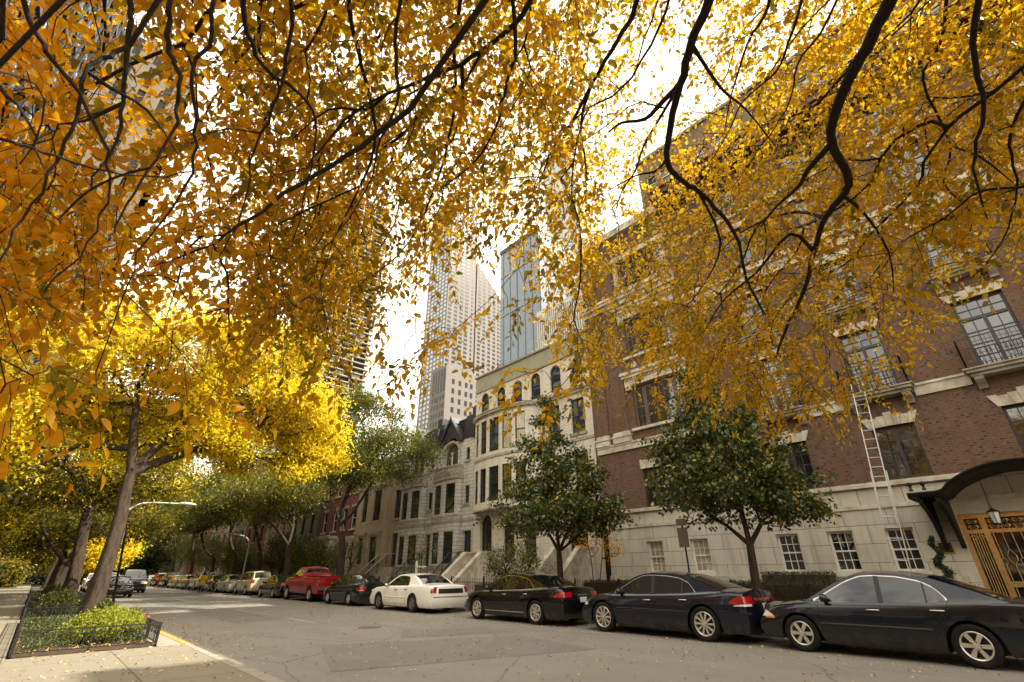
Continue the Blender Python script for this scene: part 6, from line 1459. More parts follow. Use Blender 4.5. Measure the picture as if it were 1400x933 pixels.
def pale_tower():
    P = onX(748, 330, 130); rt = empty('pale_apartment_tower', (150, 100, 0), 0, 'pale greenish apartment tower with glass bays, seen through the leaves', 'tower', 'high-rises behind the street'); ORI[rt.name] = Vector((150,100,0))
    y1 = P[1]; b = MB(); b.box((130, y1-18, 0), (150, y1, 190)); b.build('wall', M['palepanel'], rt, root=rt)
    W = [((130, y1-3-5.2*j, 60+3.6*k), 'x', (3.0, 2.2)) for k in range(35) for j in range(3)]
    win_tower(rt, W, None, 'towerblue', key_at(765, 360))
    Q = onX(735, 460, 75); rt2 = empty('finned_block', (75, 60, 0), 0, 'pale block with closely set vertical fins above the roof garden', 'building', 'high-rises behind the street'); ORI[rt2.name] = Vector((75,60,0))
    b = MB(); b.box((75.3, Q[1]-16, 0), (90, Q[1], Q[2]+6.5)); b.build('wall', M['towerglass'], rt2, root=rt2)
    b = MB(); b.box((74.9, Q[1]-16, Q[2]+5.2), (75.298, Q[1], Q[2]+6.6)); b.build('parapet', M['palepanel'], rt2, root=rt2)
    for k in range(24):
        b = MB(); y = Q[1]-.2-k*.66; b.box((74.92, y-.17, 20), (75.298, y+.17, Q[2]+5.198)); b.build('fin', M['palepanel'], rt2, root=rt2)
pale_tower()
def balcony_tower():
    rt = empty('balcony_tower', (75, 225, 0), 0, 'grey apartment tower with long balcony slabs left of the white sky gap', 'tower', 'high-rises behind the street'); ORI[rt.name] = Vector((75,225,0))
    b = MB(); b.box((62, 221.5, 0), (97.5, 245, 208)); b.build('glass_wall', M['towerglass'], rt, root=rt)
    for k in range(58):
        z = 34+k*3.0; b = MB(); b.box((61.4, 219.8, z), (98.6, 246, z+.42)); b.build('floor_slab', M['slab'], rt, root=rt)
    for x in np.arange(68, 98, 7.2):
        b = MB(); b.box((x-.35, 220.4, 0), (x+.35, 221.49, 208)); b.build('column', M['slab'], rt, root=rt)
    q = npr
    for k in range(90):
        x = 61.2+7.2*rnd.randrange(5); z = 34.45+3.0*rnd.randrange(10, 50); b = MB(); b.box((x, 221.3, z), (x+rnd.uniform(2.5,6.2), 221.495, z+2.3)); b.build('window', M['towerblue' if rnd.random() < .6 else 'slab'], rt, root=rt)
balcony_tower()
def left_towers():
    X = -16; rt = empty('glass_apartment_tower', (X-10, 38, 0), 0, 'dark framed apartment tower with pale glass, top left corner', 'tower', 'high-rises behind the street'); ORI[rt.name] = Vector((X-10,38,0))
    pl = Pl((X, 0), (0, -1)); b = MB(); b.box((X-24, 41, 0), (X-.35, 80, 92)); b.build('wall', M['darkwall'], rt, root=rt)
    gl = [];
    for j in range(7):
        y = 44+j*5.7
        for k in range(24):
            z = 6+k*3.6; gl.append((y, z))
    gl.sort(key=lambda q: (lambda s: (s[0]-80)**2+(s[1]-60)**2)(screen((X, q[0], q[1]))))
    rest = MB()
    for i, (y, z) in enumerate(gl):
        b = MB() if i < 100 else rest
        b.box((X-.36, y-2.3, z), (X-.30, y+2.3, z+2.7))
        if i < 100: b.build('window', M['paleglass'], rt, root=rt)
    rest.build('window', M['paleglass'], rt, root=rt, kind='stuff')
    for k in range(25):
        b = MB(); b.box((X-.345, 41, 5.0+k*3.6), (X, 80, 5.75+k*3.6)); b.build('spandrel', M['blacktrim'], rt, root=rt)
    for j in range(14):
        b = MB(); y = 41.1+j*2.85; b.box((X-.20, y-.14, 4), (X+.12, y+.14, 92)); b.build('mullion', M['blacktrim'], rt, root=rt)
    r2 = empty('tan_panel_tower', (-24, 120, 0), 0, 'tan concrete panel tower with dark window strips behind the orange leaves', 'tower', 'high-rises behind the street'); ORI[r2.name] = Vector((-24,120,0))
    b = MB(); b.box((-46, 120.3, 0), (-7.5, 150, 128)); b.build('window_strip', M['towerglass'], r2, root=r2)
    for k in range(9):
        b = MB(); x = -46+k*4.45; b.box((x, 119.6, 0), (x+2.9, 150.2 if k in (0, 8) else 120.298, 129)); b.build('concrete_pier', M['tanpanel'], r2, root=r2)
    for k in range(14):
        b = MB(); b.box((-46, 119.95, 8+k*8.6), (-7.5, 120.29, 9.2+k*8.6)); b.build('spandrel', M['tanpanel'], r2, root=r2)
    # the low wing of the tower along the left pavement
    r3 = empty('garden_wall', (-8, 45, 0), 0, 'dark garden wall with hedge behind the left pavement', 'wall'); ORI[r3.name] = Vector((-8,45,0))
    b = MB(); b.box((-8.4, 6, 0), (-8.0, 90, 2.6)); b.build('wall', M['darkwall'], r3, root=r3); b = MB(); b.box((-8.45, 5.9, 2.602), (-7.95, 90.1, 2.75)); b.build('coping', M['sill'], r3, root=r3)
g_, t_, b_ = nt('pale_reflecting_glass'); b_.inputs['Base Color'].default_value = (.16,.17,.18,1); b_.inputs['Roughness'].default_value = .06; b_.inputs['IOR'].default_value = 2.6; M['paleglass'] = g_
left_towers()
for nm, lb, x0, x1, y, H in (('end_building','brown building closing the street behind the end trees, left of the axis',-40,-4,165,13),('end_building','brown building closing the street behind the end trees, right of the axis',-3.5,40,172,15)):
    plx = Pl((x1, y), (-1, 0)); L = x1-x0; rt = empty(nm, ((x0+x1)/2, y, 0), 0, lb, 'building', 'buildings at the street end'); oo = [op(3+k*4.2, 1.4, z, z+2) for k in range(int(L/4.2)) for z in (2, 5.5, 9)]
    part('front_wall', 'redbrick', rt, lambda b: wall(b, plx, 0, L, 0, H, oo, .2))
    for o in oo: window(rt, plx, o, 'sash', 'white', .1, 1, 2, .04, .1)
    b = MB(); b.box((x0, y+.35, 0), (x1, y+12, H-.05)); b.build('rear_wall', M['darkwall'], rt, root=rt)
# unseen house added beside the mansion, its height set to shade the right-hand branches
plain_house('added_shade_house', 'unseen tall brick house added next to the mansion to shade the overhanging branches', -30, -8.02, 26.5, 'redbrick', [(y, 1.2, z, z+2) for y in (-27,-23,-19,-15,-11) for z in (1.9,5.3,8.7,12.1,15.5,18.9,22.3,25.7)], stp=False)
# ---------------------------------------------------------------- the houses across the street, beside and behind the camera
def opposite_house(label, y0, y1, H, mat, X=-9.0):
    rt = empty('opposite_house', (X, (y0+y1)/2, 0), 0, label, 'building', 'houses on the left side'); pl = Pl((X, 0), (0, -1)); n = max(2, int((y1-y0)/2.9)); st = (y1-y0)/n
    oo = [op(-(y0+(k+.5)*st), 1.15, z, z+2.0) for k in range(n) for z in (1.6, 5.0, 8.3) if z+2.4 < H]
    part('front_wall', mat, rt, lambda b: wall(b, pl, -y1, -y0, 0, H, oo, .2))
    for o in oo: window(rt, pl, o, 'sash', 'white', .1, 1, 2, .03, .08, sill='sill')
    part('cornice', 'stone', rt, lambda b: (pl.box(b, -y1, -y0, H+.002, H+.3, -.3, .3), pl.box(b, -y1, -y0, 4.2, 4.4, -.06, -.002)))
    b = MB(); b.box((X-9, y0+.01, 0), (X-.3, y1-.01, H-.05)); b.build('rear_wall', M['darkwall'], rt, root=rt)
for a in (('cream house on the left side, across from the mansion', 4, 14, 11.5, 'cream'), ('limestone house on the left side, nearest the apartment tower', 24.1, 36, 10.5, 'ashlar'), ('red brick house on the left side between two pale ones', 14.01, 24, 12, 'redbrick'), ('tan house on the left side behind the camera', -8, 3.99, 10.5, 'tan'), ('pale rock faced house farthest behind the camera', -24, -8.01, 12, 'rustic')): opposite_house(*a)
# ================================================================ street furniture and small things
def curved_lamp(label, base, pts, head_dir, r=.06):
    rt = empty('street_lamp', base, 0, label, 'street lamp', 'curved arm street lamps')
    b = MB(); b.lathe([(.16,.0),(.16,.08),(.11,.5),(.10,.55)], base, 'z', 12); b.build('lamp_base', M['galv'], rt, root=rt, smooth=True)
    P = [Vector(p) for p in pts]; cur = []
    for i in range(len(P)-1):
        p0, p1, p2, p3 = P[max(i-1,0)], P[i], P[i+1], P[min(i+2,len(P)-1)]
        for k in range(8):
            f = k/8; cur.append(.5*((2*p1)+(p2-p0)*f+(2*p0-5*p1+4*p2-p3)*f*f+(3*p1-p0-3*p2+p3)*f**3))
    cur.append(P[-1]); n = len(cur); b = MB(); b.tube(cur, [r*(1.25-.6*i/n) for i in range(n)], 8); b.build('pole', M['galv'], rt, root=rt, smooth=True)
    d = Vector(head_dir).normalized(); c = P[-1]; sd = d.cross(Vector((0,0,1))).normalized(); b = MB(); rows = []
    for t, w, h in ((-.1,.05,.05),(.05,.10,.09),(.25,.15,.11),(.5,.16,.10),(.68,.11,.07),(.74,.02,.02)):
        rows.append([c+d*t+sd*w*math.cos(a)+Vector((0,0,h*math.sin(a)*(1 if math.sin(a) > 0 else .6))) for a in np.linspace(0, 2*PI, 12, endpoint=False)])
    b.grid(rows, closed=True); hd = b.build('lamp_head', M['galv'], rt, root=rt, smooth=True)
    b = MB(); b.grid([[c+d*(.4+.22*math.cos(a)*q)+sd*.12*math.sin(a)*q+Vector((0,0,-.075-.05*(1-q*q))) for a in np.linspace(0, 2*PI, 12, endpoint=False)] for q in (1,.7,.4,.05)], closed=True); b.build('lamp_lens', M['clear'], hd, root=rt, smooth=True)
p = [onY(168,705,33), onY(200,688,33), onY(248,689,33)]
curved_lamp('curved grey street lamp beside the front left trunk', (2.75,33,.12), [(2.75,33,.1),(2.72,33,2.2),(2.70,33,3.7),tuple(p[0]),tuple(onY(180,695,33)),tuple(p[1]),tuple(p[2])], (1,0,-.02))
X = 14.5; b0 = onX(332,785,X)
curved_lamp('curved grey street lamp rising behind the silver and beige cars', (X,b0[1],.12), [(X,b0[1],.1),(X,b0[1],2.6),(X,b0[1],3.6),(X-.12,b0[1],4.3),(X-.5,b0[1],4.72),(X-1.3,b0[1],4.9),(X-2.7,b0[1],5.0)], (-1,0,0))
def sign_post(label, base, top, boards, name='street_sign', matp='iron', r=.03):
    rt = empty(name, base, 0, label, 'sign'); b = MB(); b.tube([base, top], r, 8); b.lathe([(.09,0),(.09,.12),(.05,.2)], base, 'z', 8); b.build('post', M[matp], rt, root=rt)
    for fn in boards: fn(rt)
    return rt
def board(c, ax, w, h, faces, t=.012):
    ax = Vector(ax).normalized(); up = Vector((0,0,1)); n = ax.cross(up)
    def f(rt):
        b = MB(); b.obox(c, (ax, n, up), (w/2, t/2, h/2)); o = b.build('sign_board', M[faces[0]], rt, root=rt)
        for (u0, v0, u1, v1, m) in faces[1]:
            b = MB(); q = Vector(c)
            for sg in (1, -1): b.quad(*[q+ax*(u*w)+up*(v*h)+n*(sg*(t/2+.004)) for u, v in ((u0,v0),(u1,v0),(u1,v1),(u0,v1))])
            b.build('sign_marking', M[m], o, root=rt)
    return f
P0, P1 = onY(150,833,30), onY(172,727,30)
sc = onY(161,737,30)
sign_post('leaning black pole with white and red parking sign beside the front trunk', (3.0,30,.12), (float(P1[0]),30,float(P1[2])),
  [board((float(P1[0])-.20,29.95,float(P1[2])-.30),(1,0,0),.36,.58,('whitesign',[(-.46,-.47,.46,-.26,'redsign'),(-.40,.30,.40,.34,'redsign'),(-.40,-.08,.40,-.04,'redsign')]))], r=.05)
S0, S1 = onX(936,785,14.5), onX(928,715,14.5)
sign_post('brown backed parking sign on a pole before the mansion windows', (14.5,8.0,.12), (14.5,8.0,2.95), [board((14.46,8.0,2.42),(0,1,0),.34,.56,('signback',[])), board((14.46,8.0,2.86),(0,1,0),.32,.2,('signback',[]))], r=.028)
for (x, y, z, lb) in ((14.5, 62.0, 2.9, 'red and white parking sign on a pole beyond the street lamp'),):
    sign_post(lb, (x,y,.12), (x,y,z+.6), [board((x-.05,y-.05,z+.3),(.7,.7,0),.5,.6,('whitesign',[(-.46,-.47,.46,-.2,'redsign'),(-.46,.1,.46,.46,'redsign')])), board((x-.05,y-.05,z-1.2),(.7,.7,0),.5,.5,('whitesign',[(-.46,.2,.46,.46,'redsign')]))])
rt = empty('sale_sign', (16.4,26.3,.12), 0, 'white post with arm for a hanging sign above the white sedan', 'sign')
b = MB(); b.box((16.35,26.25,.1),(16.45,26.35,2.02)); b.lathe([(.07,2.02),(.07,2.05),(0,2.12)],(16.4,26.3,0),'z',8); b.build('post', M['white'], rt, root=rt)
b = MB(); b.box((16.36,25.3,1.76),(16.44,26.248,1.84)); b.build('arm', M['white'], rt, root=rt)
# fire hydrant behind the kerb of the near bed
rt = empty('fire_hydrant', (2.74,18.6,.12), 0, 'red fire hydrant at the corner of the near planting bed', 'hydrant'); c = (2.74,18.6,.0)
b = MB(); b.lathe([(.12,0),(.12,.05),(.08,.06),(.08,.27),(.11,.28),(.11,.32),(.115,.33),(.11,.40),(.07,.46),(.03,.48),(.03,.51),(0,.51)], c, 'z', 16); b.build('barrel', M['hydrant'], rt, root=rt, smooth=True, angle=40)
for d in ((1,0),(-1,0),(0,-1)):
    b = MB(); q = (c[0]+d[0]*.07, c[1]+d[1]*.07, c[2]+.22)
    b.tube([q, (q[0]+d[0]*.06, q[1]+d[1]*.06, q[2])], .045, 10); b.tube([(q[0]+d[0]*.06, q[1]+d[1]*.06, q[2]), (q[0]+d[0]*.09, q[1]+d[1]*.09, q[2])], .055, 6); b.build('outlet_cap', M['hydrant'], rt, root=rt)
# spiral topiary in an urn left of the gilded door
rt = empty('potted_topiary', (19.3,2.72,.12), 0, 'potted spiral evergreen beside the gilded entrance', 'plant'); c = (19.3,2.72,.12)
b = MB(); b.lathe([(.22,0),(.24,.08),(.16,.14),(.2,.3),(.34,.6),(.38,.72),(.34,.74),(.3,.7),(0,.7)], c, 'z', 16); b.build('urn', M['stone'], rt, root=rt, smooth=True, angle=40)
b = MB(); b.tube([(19.3,2.72,.8),(19.3,2.72,2.2)], .025, 6); b.build('stem', M['bark'], rt, root=rt)
t = npr.random(5200); w = t*2*PI*2.6; rad = .26*(1-t*.7); cc = np.stack([19.3+rad*.55*np.cos(w), 2.72+rad*.55*np.sin(w), .98+t*1.35], 1)+npr.normal(0,.05,(5200,3))*np.stack([1-.5*t]*3,1)
cc[:1500] = np.array([19.3,2.72,.92])+npr.normal(0,1,(1500,3))*np.array([.2,.24,.07])
A = unit(rnd_dirs(5200)); N = unit(np.cross(A, rnd_dirs(5200))); V, F = quads_leaves(cc, N, A, np.full(5200,.05), np.full(5200,.032)); fast_mesh('foliage', V, F, M['hedgeleaf'], rt, c)
# flowers in the tree pit between the two nearest cars
def flowers(label, c, r, mat, n):
    rt = empty('flower_clump', c, 0, label, 'flowers', 'flowers in the tree pits'); C = np.array(c)+npr.normal(0,1,(n,3))*np.array([r,r,.08])+np.array([0,0,.38])
    A = unit(rnd_dirs(n)+np.array([0,0,.5])); N = unit(np.cross(A, rnd_dirs(n))); V, F = quads_leaves(C, N, A, np.full(n,.07), np.full(n,.06)); fast_mesh('petals', V, F, M[mat], rt, c)
    C = np.array(c)+npr.normal(0,1,(n,3))*np.array([r,r,.1])+np.array([0,0,.22]); A = unit(rnd_dirs(n)+np.array([0,0,.8])); N = unit(np.cross(A, rnd_dirs(n))); V, F = quads_leaves(C, N, A, np.full(n,.1), np.full(n,.04)); fast_mesh('foliage', V, F, M['groundcover'], rt, c)
flowers('pink flowers at the kerb behind the blue black saloon', (14.55,5.55,.12), .2, 'pink', 260); flowers('cream white flowers at the kerb ahead of the nearest saloon', (14.5,5.15,.12), .16, 'whitepetal', 200)
for i, (x, y) in enumerate(((14.95,6.4),(15,13.7))):
    b = MB(); b.quad((14.4,y-1,.124),(15.6,y-1,.124),(15.6,y+1,.124),(14.4,y+1,.124)); b.build('tree_pit_soil', M['soil'], kind='structure')

# ---------------------------------------------------------------- person in a yellow coat, walking away beside the cars
def person(label, loc, rz):
    rt = empty('person', (0,0,0), 0, label, 'person')
    me = bpy.data.meshes.new('body'); J = {'pelvis':(0,0,.93,.13),'waist':(0,0,1.08,.12),'chest':(0,.01,1.30,.135),'neck':(0,.0,1.46,.055),'head0':(0,.01,1.55,.075),'head1':(0,.015,1.66,.085),
      'hl':(-.09,0,.88,.09),'kl':(-.10,.10,.50,.062),'al':(-.10,-.02,.10,.042),'tl':(-.10,.13,.04,.035),'hr':(.09,0,.88,.09),'kr':(.10,.0,.49,.062),'ar':(.10,-.20,.14,.042),'tr':(.10,-.06,.05,.035),
      'sl':(-.18,0,1.40,.055),'el':(-.23,-.08,1.13,.042),'wl':(-.21,.02,.90,.032),'fl':(-.20,.06,.82,.028),'sr':(.18,0,1.40,.055),'er':(.23,.03,1.13,.042),'wr':(.21,.16,.93,.032),'fr':(.20,.21,.87,.028)}
    K = list(J); E = [('pelvis','waist'),('waist','chest'),('chest','neck'),('neck','head0'),('head0','head1'),('pelvis','hl'),('hl','kl'),('kl','al'),('al','tl'),('pelvis','hr'),('hr','kr'),('kr','ar'),('ar','tr'),('chest','sl'),('sl','el'),('el','wl'),('wl','fl'),('chest','sr'),('sr','er'),('er','wr'),('wr','fr')]
    me.from_pydata([J[k][:3] for k in K], [(K.index(a), K.index(b_)) for a, b_ in E], []); o = bpy.data.objects.new('body', me); link(o, rt); me.materials.append(M['darkcloth'])
    md = o.modifiers.new('skin', 'SKIN'); 
    for i, k in enumerate(K): me.skin_vertices[0].data[i].radius = (J[k][3], J[k][3]); me.skin_vertices[0].data[i].use_root = (k == 'pelvis')
    o.modifiers.new('sub', 'SUBSURF').levels = 2
    b = MB(); rows = []   # knee-length flared coat
    for z, rx, ry, dy in ((.60,.31,.25,.0),(.75,.27,.21,0),(.95,.20,.165,0),(1.10,.165,.145,0),(1.28,.205,.165,.005),(1.40,.19,.13,0),(1.47,.08,.075,0)):
        rows.append([(rx*math.cos(w)*(1+.05*math.sin(6*w) if z < .9 else 1), dy+ry*math.sin(w), z) for w in np.linspace(0, 2*PI, 24, endpoint=False)])
    b.grid(rows, closed=True)
    for sg, e, w in ((-1,(-.23,-.08,1.13),(-.21,.02,.93)),(1,(.23,.03,1.13),(.21,.15,.96))): b.tube([(.17*sg,0,1.41), e, w], [.072,.058,.05], 8)
    b.build('coat', M['yellowcoat'], rt, smooth=True)
    b = MB(); b.grid([[(.10*math.cos(w)*math.sin(a), .0+.11*math.sin(w)*math.sin(a), 1.655+.115*math.cos(a)-.05*(math.sin(w) < 0)*math.sin(a)) for w in np.linspace(0, 2*PI, 14, endpoint=False)] for a in np.linspace(.05, 1.9, 7)], closed=True)
    b.grid([[(.085*math.cos(w), -.035+.07*math.sin(w)-.02*t, 1.64-.22*t) for w in np.linspace(PI, 2*PI, 9)] for t in (0,.5,1)]); b.build('hair', M['hair'], rt, smooth=True)
    rt.location = loc; rt.rotation_euler = (0,0,rz)
person('person with dark hair in a knee length yellow coat walking beside the parked cars', (11.6,55.0,0), 0)

# ---------------------------------------------------------------- fallen leaves
def litter(name, label, pts, size):
    n = len(pts); A = unit(rnd_dirs(n)*np.array([1,1,.25])); N = unit(rnd_dirs(n)*.35+np.array([0,0,1.])); N = unit(N-A*np.sum(N*A,1,keepdims=True)); Ln = size*npr.uniform(.6,1.25,n)
    V, F = full_leaves(pts, N, A, Ln, Ln*.62, .25); fast_mesh(name, V, F, M['litter'], None, (0,0,0), kind='stuff', label=label, cat='leaves')
pts = []
def scat(n, x0, x1, y0, y1, z, pw=1): 
    for _ in range(n): pts.append((x0+(x1-x0)*npr.random()**pw, npr.uniform(y0,y1), z+.012))
scat(1500, 3.2, 12, 2, 26, 0); scat(500, 3.1, 13.9, 24, 60, 0); scat(2300, 13.95, 11.4, 0, 42, 0, 2.2); scat(700, 3.1, 4.6, 12, 40, 0, 1.6); scat(220, .1, 2.8, 9, 14.1, .12); scat(120, -3, .1, 9, 40, .12); scat(1500, .15, 2.35, 14.4, 24, .155); scat(600, .15, 2.35, 26, 36, .155); scat(700, 14.3, 17.5, 0, 40, .125)
litter('fallen_leaves', 'yellow fallen leaves scattered over road, beds and pavements', np.array(pts), .052)
# ================================================================ the tree that overhangs the camera
def overhanging():
    base = (1.7, -3.6, .12)
    rt = empty('overhanging_tree', base, 0, 'golden leaved tree whose branches hang over the whole upper picture', 'tree')
    tp = [(1.7,-3.6,.1),(1.72,-3.55,1.6),(1.65,-3.4,3.2),(1.6,-3.2,4.6)]
    trunk_mesh(tp, .34, .24, 'trunk', 'bark', rt, rt)
    nodes = [(np.array(tp[0]), -1)]
    for p in tp[1:]: nodes.append((np.array(p), len(nodes)-1))
    fork = len(nodes)-1; fixed = {}
    # main limbs: each runs from the fork over the camera and then hangs along a path seen in the photograph
    L = [
     ([(178,-60),(177,0),(176,43),(169,141),(162,185),(141,225),(118,262)], 3.0, 2.7, .013),
     ([(232,-60),(233,0),(231,60),(242,95),(243,140),(236,180),(205,230),(165,296),(150,330)], 2.9, 2.6, .012),
     ([(250,-40),(186,48),(152,78),(118,97),(105,163),(77,223),(43,279),(0,356),(-30,400)], 2.7, 2.4, .010),
     ([(560,150),(470,215),(400,258),(345,298),(272,341),(220,360)], 3.6, 3.3, .018),
     ([(760,-60),(715,20),(660,70),(600,102),(530,128),(470,165),(420,230)], 4.2, 3.7, .022),
     ([(470,-60),(480,30),(500,110),(512,200),(470,300),(440,345)], 4.0, 3.8, .018),
     ([(640,-50),(620,60),(622,140),(600,240),(560,330),(480,400)], 4.6, 4.2, .018),
     ([(880,-60),(868,10),(845,55),(812,110),(795,165),(800,220),(803,262)], 4.6, 4.6, .024),
     ([(990,-60),(968,5),(945,60),(930,115),(918,165),(912,218),(930,245),(955,262),(985,292),(1010,330),(1020,380),(1045,430)], 5.0, 5.2, .042),
     ([(1240,-60),(1215,5),(1190,55),(1162,105),(1142,155),(1138,195),(1160,245),(1152,268),(1128,298),(1113,345),(1098,400),(1075,450),(1060,490)], 5.0, 5.4, .050),
     ([(1300,-40),(1285,60),(1262,110),(1300,200),(1290,250),(1330,300),(1300,350)], 5.4, 6.0, .013),
     ([(1440,60),(1400,140),(1380,200),(1390,260),(1370,330),(1330,380)], 5.0, 6.2, .014),
     ([(1060,-60),(1050,10),(1022,60),(1000,130),(990,180)], 5.6, 5.8, .018),
     ([(330,-60),(335,30),(360,90),(420,140),(430,200),(400,330)], 3.4, 3.4, .016),
     ([(-60,60),(0,120),(40,170),(60,230)], 2.4, 2.2, .008),
     ([(20,-60),(45,40),(95,110),(140,190),(150,260),(120,330),(60,400)], 2.6, 2.4, .009), ([(300,-60),(290,40),(262,120),(270,200),(245,270),(200,330),(170,400)], 2.9, 2.6, .010),
     ([(400,-60),(395,60),(380,130),(350,200),(330,290),(300,350)], 3.1, 3.0, .011), ([(560,-60),(540,60),(545,130),(520,190),(500,260),(455,330)], 3.6, 3.5, .013),
     ([(700,-60),(705,60),(690,130),(670,190),(640,230),(600,262)], 4.0, 3.8, .016), ([(1110,-60),(1085,40),(1060,100),(1015,140),(985,200),(940,262)], 5.0, 5.0, .012),
     ([(1350,-60),(1330,60),(1345,150),(1330,230),(1350,300)], 4.9, 5.2, .022), ([(1460,230),(1400,255),(1340,262),(1290,300),(1235,330),(1190,390)], 5.0, 5.4, .012),
     ([(1170,-60),(1130,30),(1090,90),(1075,150),(1030,215),(1000,262)], 5.2, 5.2, .011), ([(-80,170),(0,190),(50,205),(110,225),(180,240),(262,235)], 2.4, 2.5, .007),
     ([(930,-60),(900,40),(850,120),(790,160),(740,230),(720,300)], 4.5, 4.3, .012)]
    subs = [(9, 9, [(1080,320),(1035,372),(990,410),(965,450)], 5.3, .018), (9, 7, [(1180,290),(1215,345),(1222,400)], 5.3, .016), (8, 7, [(985,330),(965,385),(930,430)], 5.2, .014), (8, 2, [(985,120),(1020,150),(1060,200)], 5.1, .018), (10, 3, [(1340,215),(1385,250)], 5.3, .014), (4, 4, [(500,150),(450,150),(400,190)], 3.9, .014), (2, 3, [(150,120),(200,150),(240,205)], 2.6, .010), (8, 3, [(905,140),(882,163),(850,168),(832,181)], 5.0, .028), (8, 3, [(900,165),(880,200),(868,235),(850,262),(838,300)], 5.3, .016), (8, 5, [(895,235),(870,240),(830,262)], 5.4, .018),
            (9, 5, [(1105,232),(1092,255),(1062,282),(1040,310)], 5.2, .026), (9, 8, [(1090,290),(1050,300),(1010,320),(985,345)], 6, .018), (7, 3, [(770,190),(745,230),(735,262)], 5, .018), (4, 2, [(630,130),(640,190),(612,240)], 4.6, .014),
            (9, 2, [(1120,140),(1080,160),(1040,172)], 5.7, .016), (1, 6, [(165,240),(120,262),(80,300)], 2.8, .012), (0, 3, [(150,150),(117,165),(80,170)], 3.0, .012)]
    idx = []
    rad = {}
    for path, d0, d1, r in L:
        n = len(path); pts = [at(px, py, d0+(d1-d0)*i/(n-1)) for i, (px, py) in enumerate(path)]
        s = np.array(tp[-1]); e = pts[0]; up = np.array([0,0,1.]); prev = fork; m = 5
        for k in range(1, m):
            f = k/m; q = s+(e-s)*f+up*(1.0*math.sin(PI*f)); nodes.append((q, prev)); prev = len(nodes)-1; rad[prev] = r*(1.5-.45*f)+.02*(1-f)
        # a smooth wavering curve through the traced points
        ii = []
        for i, p in enumerate(pts):
            if i:
                p0, p1, p2, p3 = pts[max(i-2, 0)], pts[i-1], p, pts[min(i+1, n-1)]
                for f in (.25, .5, .75):
                    q = .5*((2*p1)+(p2-p0)*f+(2*p0-5*p1+4*p2-p3)*f*f+(3*p1-p0-3*p2+p3)*f**3)+npr.normal(0, .006, 3)
                    nodes.append((q, prev)); prev = len(nodes)-1; rad[prev] = r*(1-.80*((i-1+f)/(n-1))**1.15)
            nodes.append((p, prev)); prev = len(nodes)-1; rad[prev] = r*(1-.80*(i/(n-1))**1.15); ii.append(prev)
        idx.append(ii)
    for li, pi_, path, d, r in subs:
        prev = idx[li][pi_]
        a0 = nodes[prev][0]; pts = [a0]+[at(px, py, d) for px, py in path]; n = len(pts)
        for i in range(1, n):
            p0, p1, p2, p3 = pts[max(i-2, 0)], pts[i-1], pts[i], pts[min(i+1, n-1)]
            for f in (.33, .67, 1):
                q = .5*((2*p1)+(p2-p0)*f+(2*p0-5*p1+4*p2-p3)*f*f+(3*p1-p0-3*p2+p3)*f**3)
                nodes.append((q, prev)); prev = len(nodes)-1; rad[prev] = r*(1-.75*(i-1+f)/(n-1))
    nmain = len(nodes)
    # ---- where leaves hang: density and depth over directions, sampled in solid angle around the camera
    lowx = [-400,-100,0,60,130,200,260,320,380,440,480,520,560,600,640,690,730,770,810,850,900,960,1020,1060,1100,1150,1200,1240,1280,1330,1400,1500,1800]
    lowy = [500,500,500,475,455,425,400,390,450,500,470,425,435,405,335,330,400,470,540,500,510,520,535,540,520,490,490,450,400,370,330,300,250]
    holes = [(905,85,60,.9),(940,120,50,.8),(870,200,40,.5),(255,130,50,.5),(870,290,28,.8),(640,345,45,.5),(700,335,45,.5),(540,60,45,.3),(225,30,40,.4),(130,45,75,.8),(195,190,70,.75),(60,25,70,.7),(215,110,50,.6),(940,25,40,.5),(560,30,60,.3),(300,60,50,.35),(1390,160,30,.8),(1275,215,40,.55),(1225,220,30,.5),(1150,330,35,.35),(1330,400,60,.5),(1180,400,60,.3),(1270,450,60,.35),(840,400,45,.35),(880,430,35,.3),(750,360,50,.35),(1000,100,40,.2),(400,420,60,.35),(300,430,60,.3)]
    def dens(px, py):
        lo = np.interp(px, lowx, lowy)+28*math.sin(px*.031)*math.sin(px*.011+1); v = min(1, max(0, (lo-py)/70))**.8
        if px > 560 and py < 120: v *= .92
        for hx, hy, hr, hs in holes: v *= 1-hs*math.exp(-((px-hx)**2+(py-hy)**2)/hr**2)
        return v
    def depth(px, py):
        if px < 330: return rnd.uniform(3.0, 5.6)
        if px < 800: return rnd.uniform(3.8, 6.6)
        return rnd.uniform(5.2, 8.4)
    T = []; tries = 0
    while len(T) < 8800:
        px, py = rnd.uniform(-420, 1820), rnd.uniform(-420, 590)
        w = 1.0 if (-60 < px < 1460 and py > -60) else .45
        if px > 800: w *= .86
        elif px > 330: w *= 1.0
        else: w *= .44
        if rnd.random() < w*dens(px, max(py, 0)): T.append(at(px, py, depth(px, py)))
    # fuller drifts: over the gap left of the sky, and across the upper floors of the mansion
    for cx, cy, sx_, sy_, n, d0, d1 in ((418,345,42,75,210,4.2,7.0),(350,420,60,50,130,3.6,6.0),(1040,290,110,60,140,5.6,8.6),(890,400,70,60,150,5.4,7.6),(990,475,80,32,150,5.6,7.6),(1080,520,60,25,90,5.8,7.2)):
        for _ in range(n): T.append(at(rnd.gauss(cx, sx_), rnd.gauss(cy, sy_), rnd.uniform(d0, d1)))
